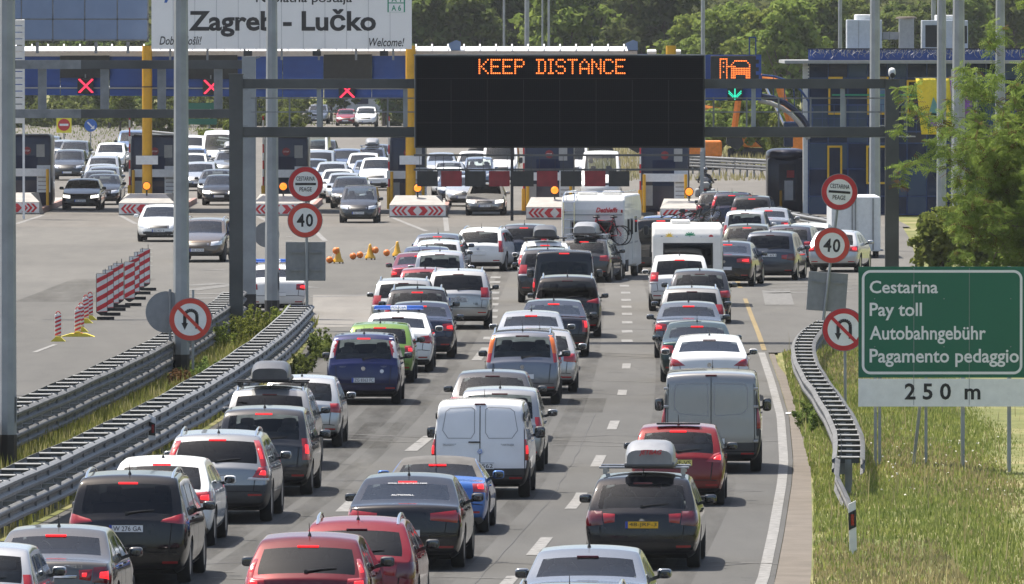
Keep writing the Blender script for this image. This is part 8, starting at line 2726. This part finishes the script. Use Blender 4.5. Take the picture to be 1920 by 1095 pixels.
    V, Q = leaf_cloud(cs, rs, 13, .95, seed=21)
    o = link('far_wood', grid_mesh('far_wood', V, Q, 'leaf_far')); tag(o, 'hazy wooded hillside filling the skyline behind the toll plaza', 'wood', None, 'stuff')
    # rough grass beyond the plaza
    n = 26000
    x = rr.uniform(4, 34, n); y = rr.uniform(585, 980, n)
    x2 = rr.uniform(-46, -6, 16000); y2 = rr.uniform(600, 1150, 16000)
    keep = (x2 < -24) | (y2 > 900)
    x = np.concatenate([x, x2[keep]]); y = np.concatenate([y, y2[keep]])
    onroad = (x > 8) & (x < 34) & (y > 597) & (y < 650)
    m = ~onroad
    rt = x[m] > 0
    blades('rough_grass', x[m][rt], y[m][rt], np.zeros(rt.sum()), .38, .08, 'grass_dry', 'tall dry grass beyond the toll plaza', 31)
    blades('far_grass', x[m][~rt], y[m][~rt], np.zeros((~rt).sum()), .16, .07, 'leaf_light', 'rough green grass beyond the left booths', 32)
def blades(name, x, y, z, h, w, mat, label, seed, lean=.35):
    r = np.random.default_rng(seed)
    n = len(x)
    a = r.random(n) * 6.283
    hh = h * (.5 + r.random(n) * .9); ww = w * (.6 + .8 * r.random(n))
    dx, dy = np.cos(a) * ww / 2, np.sin(a) * ww / 2
    la = r.random(n) * 6.283; lx, ly = np.cos(la) * hh * lean * r.random(n), np.sin(la) * hh * lean * r.random(n)
    V = np.empty((n, 5, 3))
    V[:, 0] = np.stack([x - dx, y - dy, z], 1); V[:, 1] = np.stack([x + dx, y + dy, z], 1)
    V[:, 2] = np.stack([x + dx * .7 + lx * .45, y + dy * .7 + ly * .45, z + hh * .6], 1); V[:, 3] = np.stack([x - dx * .7 + lx * .45, y - dy * .7 + ly * .45, z + hh * .6], 1)
    V[:, 4] = np.stack([x + lx, y + ly, z + hh], 1)
    i = np.arange(n) * 5
    T = np.concatenate([np.stack([i, i + 1, i + 2], 1), np.stack([i, i + 2, i + 3], 1), np.stack([i + 3, i + 2, i + 4], 1)])
    o = link(name, grid_mesh(name, V.reshape(-1, 3), T, mat))
    if label: tag(o, label, 'grass', None, 'stuff')
    return o
def make_grass():
    r = np.random.default_rng(3)
    bz = np.vectorize(bank_z)
    def bank(n, y0, y1, xw, pw=1.):
        y = y0 + (y1 - y0) * r.random(n) ** pw
        x0 = np.interp(y, [95, 164, 200, 262, 278, 286, 300, 330], [edge_x(95) + .75, edge_x(164) + .66, edge_x(200) + .46, edge_x(262) + .3, edge_x(278) + .4, edge_x(278) + 1.7, edge_x(278) + 3.4, edge_x(278) + 7.6])
        x = x0 + xw * r.random(n)
        return x, y
    x, y = bank(120000, 150, 300, 7.5)
    # dry patches follow a slow noise; green elsewhere
    f = np.sin(x * .9 + .3) * .5 + np.sin(y * .11 + x * .5) * .5 + r.normal(size=len(x)) * .45
    near_edge = (x - np.array([edge_x(min(q, 278)) for q in y])) < 1.5
    dry = (f > .8) | (near_edge & (y < 200) & (f > -.1)) | ((y < 176) & (x < 7.0) & (f > -.3))
    blades('verge_grass', x[~dry], y[~dry], bz(x[~dry], y[~dry]), .11, .03, 'grass_blade', 'green grass on the right-hand bank below the green board', 41)
    blades('dry_grass', x[dry], y[dry], bz(x[dry], y[dry]), .10, .035, 'grass_dry', 'straw-coloured dry grass along the right shoulder', 42)
    # taller stalks
    x, y = bank(450, 155, 290, 7.)
    blades('tall_stalks', x, y, bz(x, y), .55, .02, 'grass_dry', 'scattered tall dry stalks on the right-hand bank', 43)
    # flower heads
    x, y = bank(90, 186, 215, 4.)
    x += 1.0
    cs = np.stack([x, y, bz(x, y) + r.uniform(.2, .45, len(x))], 1)
    V, Q = leaf_cloud(cs, np.full((len(cs), 3), .02), 2, .035, up=1., elong=1., seed=8)
    o = link('wild_flowers', grid_mesh('wild_flowers', V, Q, 'flower')); tag(o, 'small white wild flowers in the right-hand grass', 'flowers', None, 'stuff')
    # median
    y = r.uniform(150, 304, 20000); t = r.random(20000)
    a = np.array([medx(MED_L, q) for q in y]) - .3; b = np.array([medx(MED_R, q) for q in y]) - .1
    x = a + (b - a) * t
    d = (np.sin(y * .7 + x * 2) + r.normal(size=len(x)) * .5) > .75
    blades('median_grass', x[~d], y[~d], np.full((~d).sum(), .04), .30, .03, 'grass_blade', 'green weeds growing along the median between the crash barriers', 44)
    blades('median_dry_grass', x[d], y[d], np.full(d.sum(), .04), .30, .03, 'grass_dry', 'dry grass tufts along the median between the crash barriers', 45)
    # leafy weeds
    def weed(label, px, py, w, h, n, mat, seed, size=.06):
        g = G(px, py)
        q = np.random.default_rng(seed)
        cs = []; rs = []
        st = MB()
        for k in range(n):
            x, y = g.x + q.normal() * w * .4, g.y + q.normal() * 1.6
            hh = h * (.45 + .6 * q.random())
            tip = (x + q.normal() * .1, y + q.normal() * .1, hh)
            st.tube([(x, y, 0), ((x + tip[0]) / 2 + .02, y, hh * .5), tip], [.010, .008, .004], 4, caps=False)
            for j in range(6):
                u = .2 + .8 * j / 5
                cs.append((x + (tip[0] - x) * u, y, hh * u)); rs.append((.09, .09, .07))
        t = thing('weed_clump', label, 'plant', (g.x, g.y, 0))
        V, Q = leaf_cloud(cs, rs, 12, size, seed=seed)
        V = V - np.array([g.x, g.y, 0])
        link('leaves', grid_mesh('leaves', V, Q, mat), t)
        st.build('stems', 'leaf', t, fixn=False)
    weed('tall green weeds at the foot of the dark gantry post', 466, 652, .45, .95, 34, 'leaf_light', 51)
    weed('green weeds left of the dark gantry post', 412, 660, .35, .75, 22, 'leaf_light', 52)
    weed('weeds at the foot of the slim lamp column', 520, 622, .35, .7, 16, 'leaf_light', 53)
    weed('weeds at the end of the near crash barrier', 598, 668, .30, .60, 26, 'leaf', 54)
    weed('weeds beside the coated foot of the lamp column', 372, 716, .35, .5, 22, 'leaf', 55)
    weed('brown weeds in front of the lamp column foot', 330, 730, .3, .4, 16, 'leaf_brown', 56)
    weed('green weeds along the left shoulder below the barrier end', 570, 700, .35, .45, 16, 'leaf', 57)
    weed('bushy weeds inside the right crash barrier curve', 1530, 745, .28, .5, 20, 'leaf', 58)
    weed('bushy weeds by the right shoulder, nearer than the barrier curve', 1524, 800, .25, .45, 16, 'leaf', 59)
    weed('weed clump on the island behind the rightmost nose', 1275, 386, .9, .5, 14, 'leaf_light', 61, .12)
make_background()
make_grass()

def feathery_tree():
    """black-locust-like tree on the right: sparse branches with drooping leaflets"""
    r = np.random.default_rng(77)
    base = G(1985, 648)
    top_s = 1.18
    t = thing('feathery_tree', 'feathery green tree with brown seed pods behind the green board', 'tree', (base.x, base.y, -.3))
    q = MB(); tips = []
    def grow(p, d, l, rad, depth):
        n = 4
        pts = [p]; cur = Vector(p); dd = Vector(d)
        for k in range(n):
            dd = (dd + Vector(r.normal(size=3)) * .16 + Vector((0, 0, .05))).normalized()
            cur = cur + dd * (l / n); pts.append(cur.copy())
            if depth >= 2: tips.append((cur.copy(), dd.copy()))
        q.tube(pts, [rad * .75 * (1 - .55 * i / n) for i in range(n + 1)], 6 if depth < 2 else 4, caps=False)
        if depth < 4:
            for k in range(3 if depth < 2 else 3):
                i = 1 + int(r.integers(1, n))
                nd = (dd + Vector(r.normal(size=3)) * .75 + Vector((0, 0, .1))).normalized()
                grow(pts[min(i, n)], nd, l * .66, rad * .5, depth + 1)
        else:
            tips.append((cur, dd))
    for a, l in ((-.75, 2.9), (-.45, 3.3), (.25, 3.5), (.9, 3.2), (-1.0, 2.1), (1.3, 2.6), (.0, 3.6), (.6, 3.0)):
        grow(Vector((base.x + a * .6, base.y + r.normal() * .4, -.1)), Vector((a * .30, r.normal() * .25, 1)).normalized(), l * top_s, .06, 0)
    q.build('trunk', 'bark', t, smooth=60, fixn=False)
    # compound leaves: pairs of leaflets along short drooping stalks
    n = len(tips)
    V = []; W = []
    for (p, d) in tips:
        for k in range(7):
            ax = Vector((r.normal(), r.normal(), r.normal() * .5 - .25)).normalized()
            L = .20 + .16 * r.random()
            side = ax.cross(Vector(r.normal(size=3)))
            if side.length < .01: continue
            side.normalize()
            br = r.random() < .07
            out = W if br else V
            for j in range(6):
                c = Vector(p) + ax * (L * (j + 1) / 6) + Vector((0, 0, -.05 * (j / 6) ** 2))
                for s in (-1, 1):
                    e = c + side * (s * .058) + Vector((0, 0, -.012)) + ax * .015
                    w = ax * .019
                    out.append((c - w * .3, (c + e) / 2 - w, e, (c + e) / 2 + w))
    bx = Vector((base.x, base.y, -.3))
    for nm, arr, mat in (('leaves', V, 'leaf_acacia'), ('seed_pods', W, 'leaf_brown')):
        A = np.array([[tuple(v - bx) for v in f] for f in arr], dtype=np.float64).reshape(-1, 3)
        link(nm, grid_mesh(nm, A, np.arange(len(A), dtype=np.int32).reshape(-1, 4), mat), t)
    print('tree tips', n, 'leaflets', len(V), len(W))
feathery_tree()

def litter():
    g = G(1482, 777)
    q = MB(); r = random.Random(4); V = []; F = []
    for j in range(4):
        for i in range(5): V.append((g.x - .10 + .05 * i + r.uniform(-.015, .015), g.y - .15 + .1 * j, .012 + r.uniform(0, .035)))
    for j in range(3):
        for i in range(4): F.append((j * 5 + i, j * 5 + i + 1, j * 5 + i + 6, j * 5 + i + 5))
    q.add(V, F); o = q.build('litter', 'ink_white'); tag(o, 'crumpled white paper litter on the right concrete shoulder', 'litter')
    so = o.modifiers.new('thickness', 'SOLIDIFY'); so.thickness = .004
litter()
# ------------------------------------------------------------------ summer haze
def make_haze():
    m, nt, out = new_mat('air')
    v = nt.nodes.new('ShaderNodeVolumePrincipled')
    v.inputs['Color'].default_value = (.90, .94, 1.0, 1)
    v.inputs['Density'].default_value = HAZE
    v.inputs['Anisotropy'].default_value = .2
    nt.links.new(v.outputs[0], out.inputs['Volume'])
    q = MB(); q.box((0, 1700, 57), (900, 3640, 120))
    o = q.build('haze', 'air'); o['kind'] = 'stuff'; o['label'] = 'thin bluish summer haze over the whole place'; o['category'] = 'haze'
HAZE = .00005
make_haze()
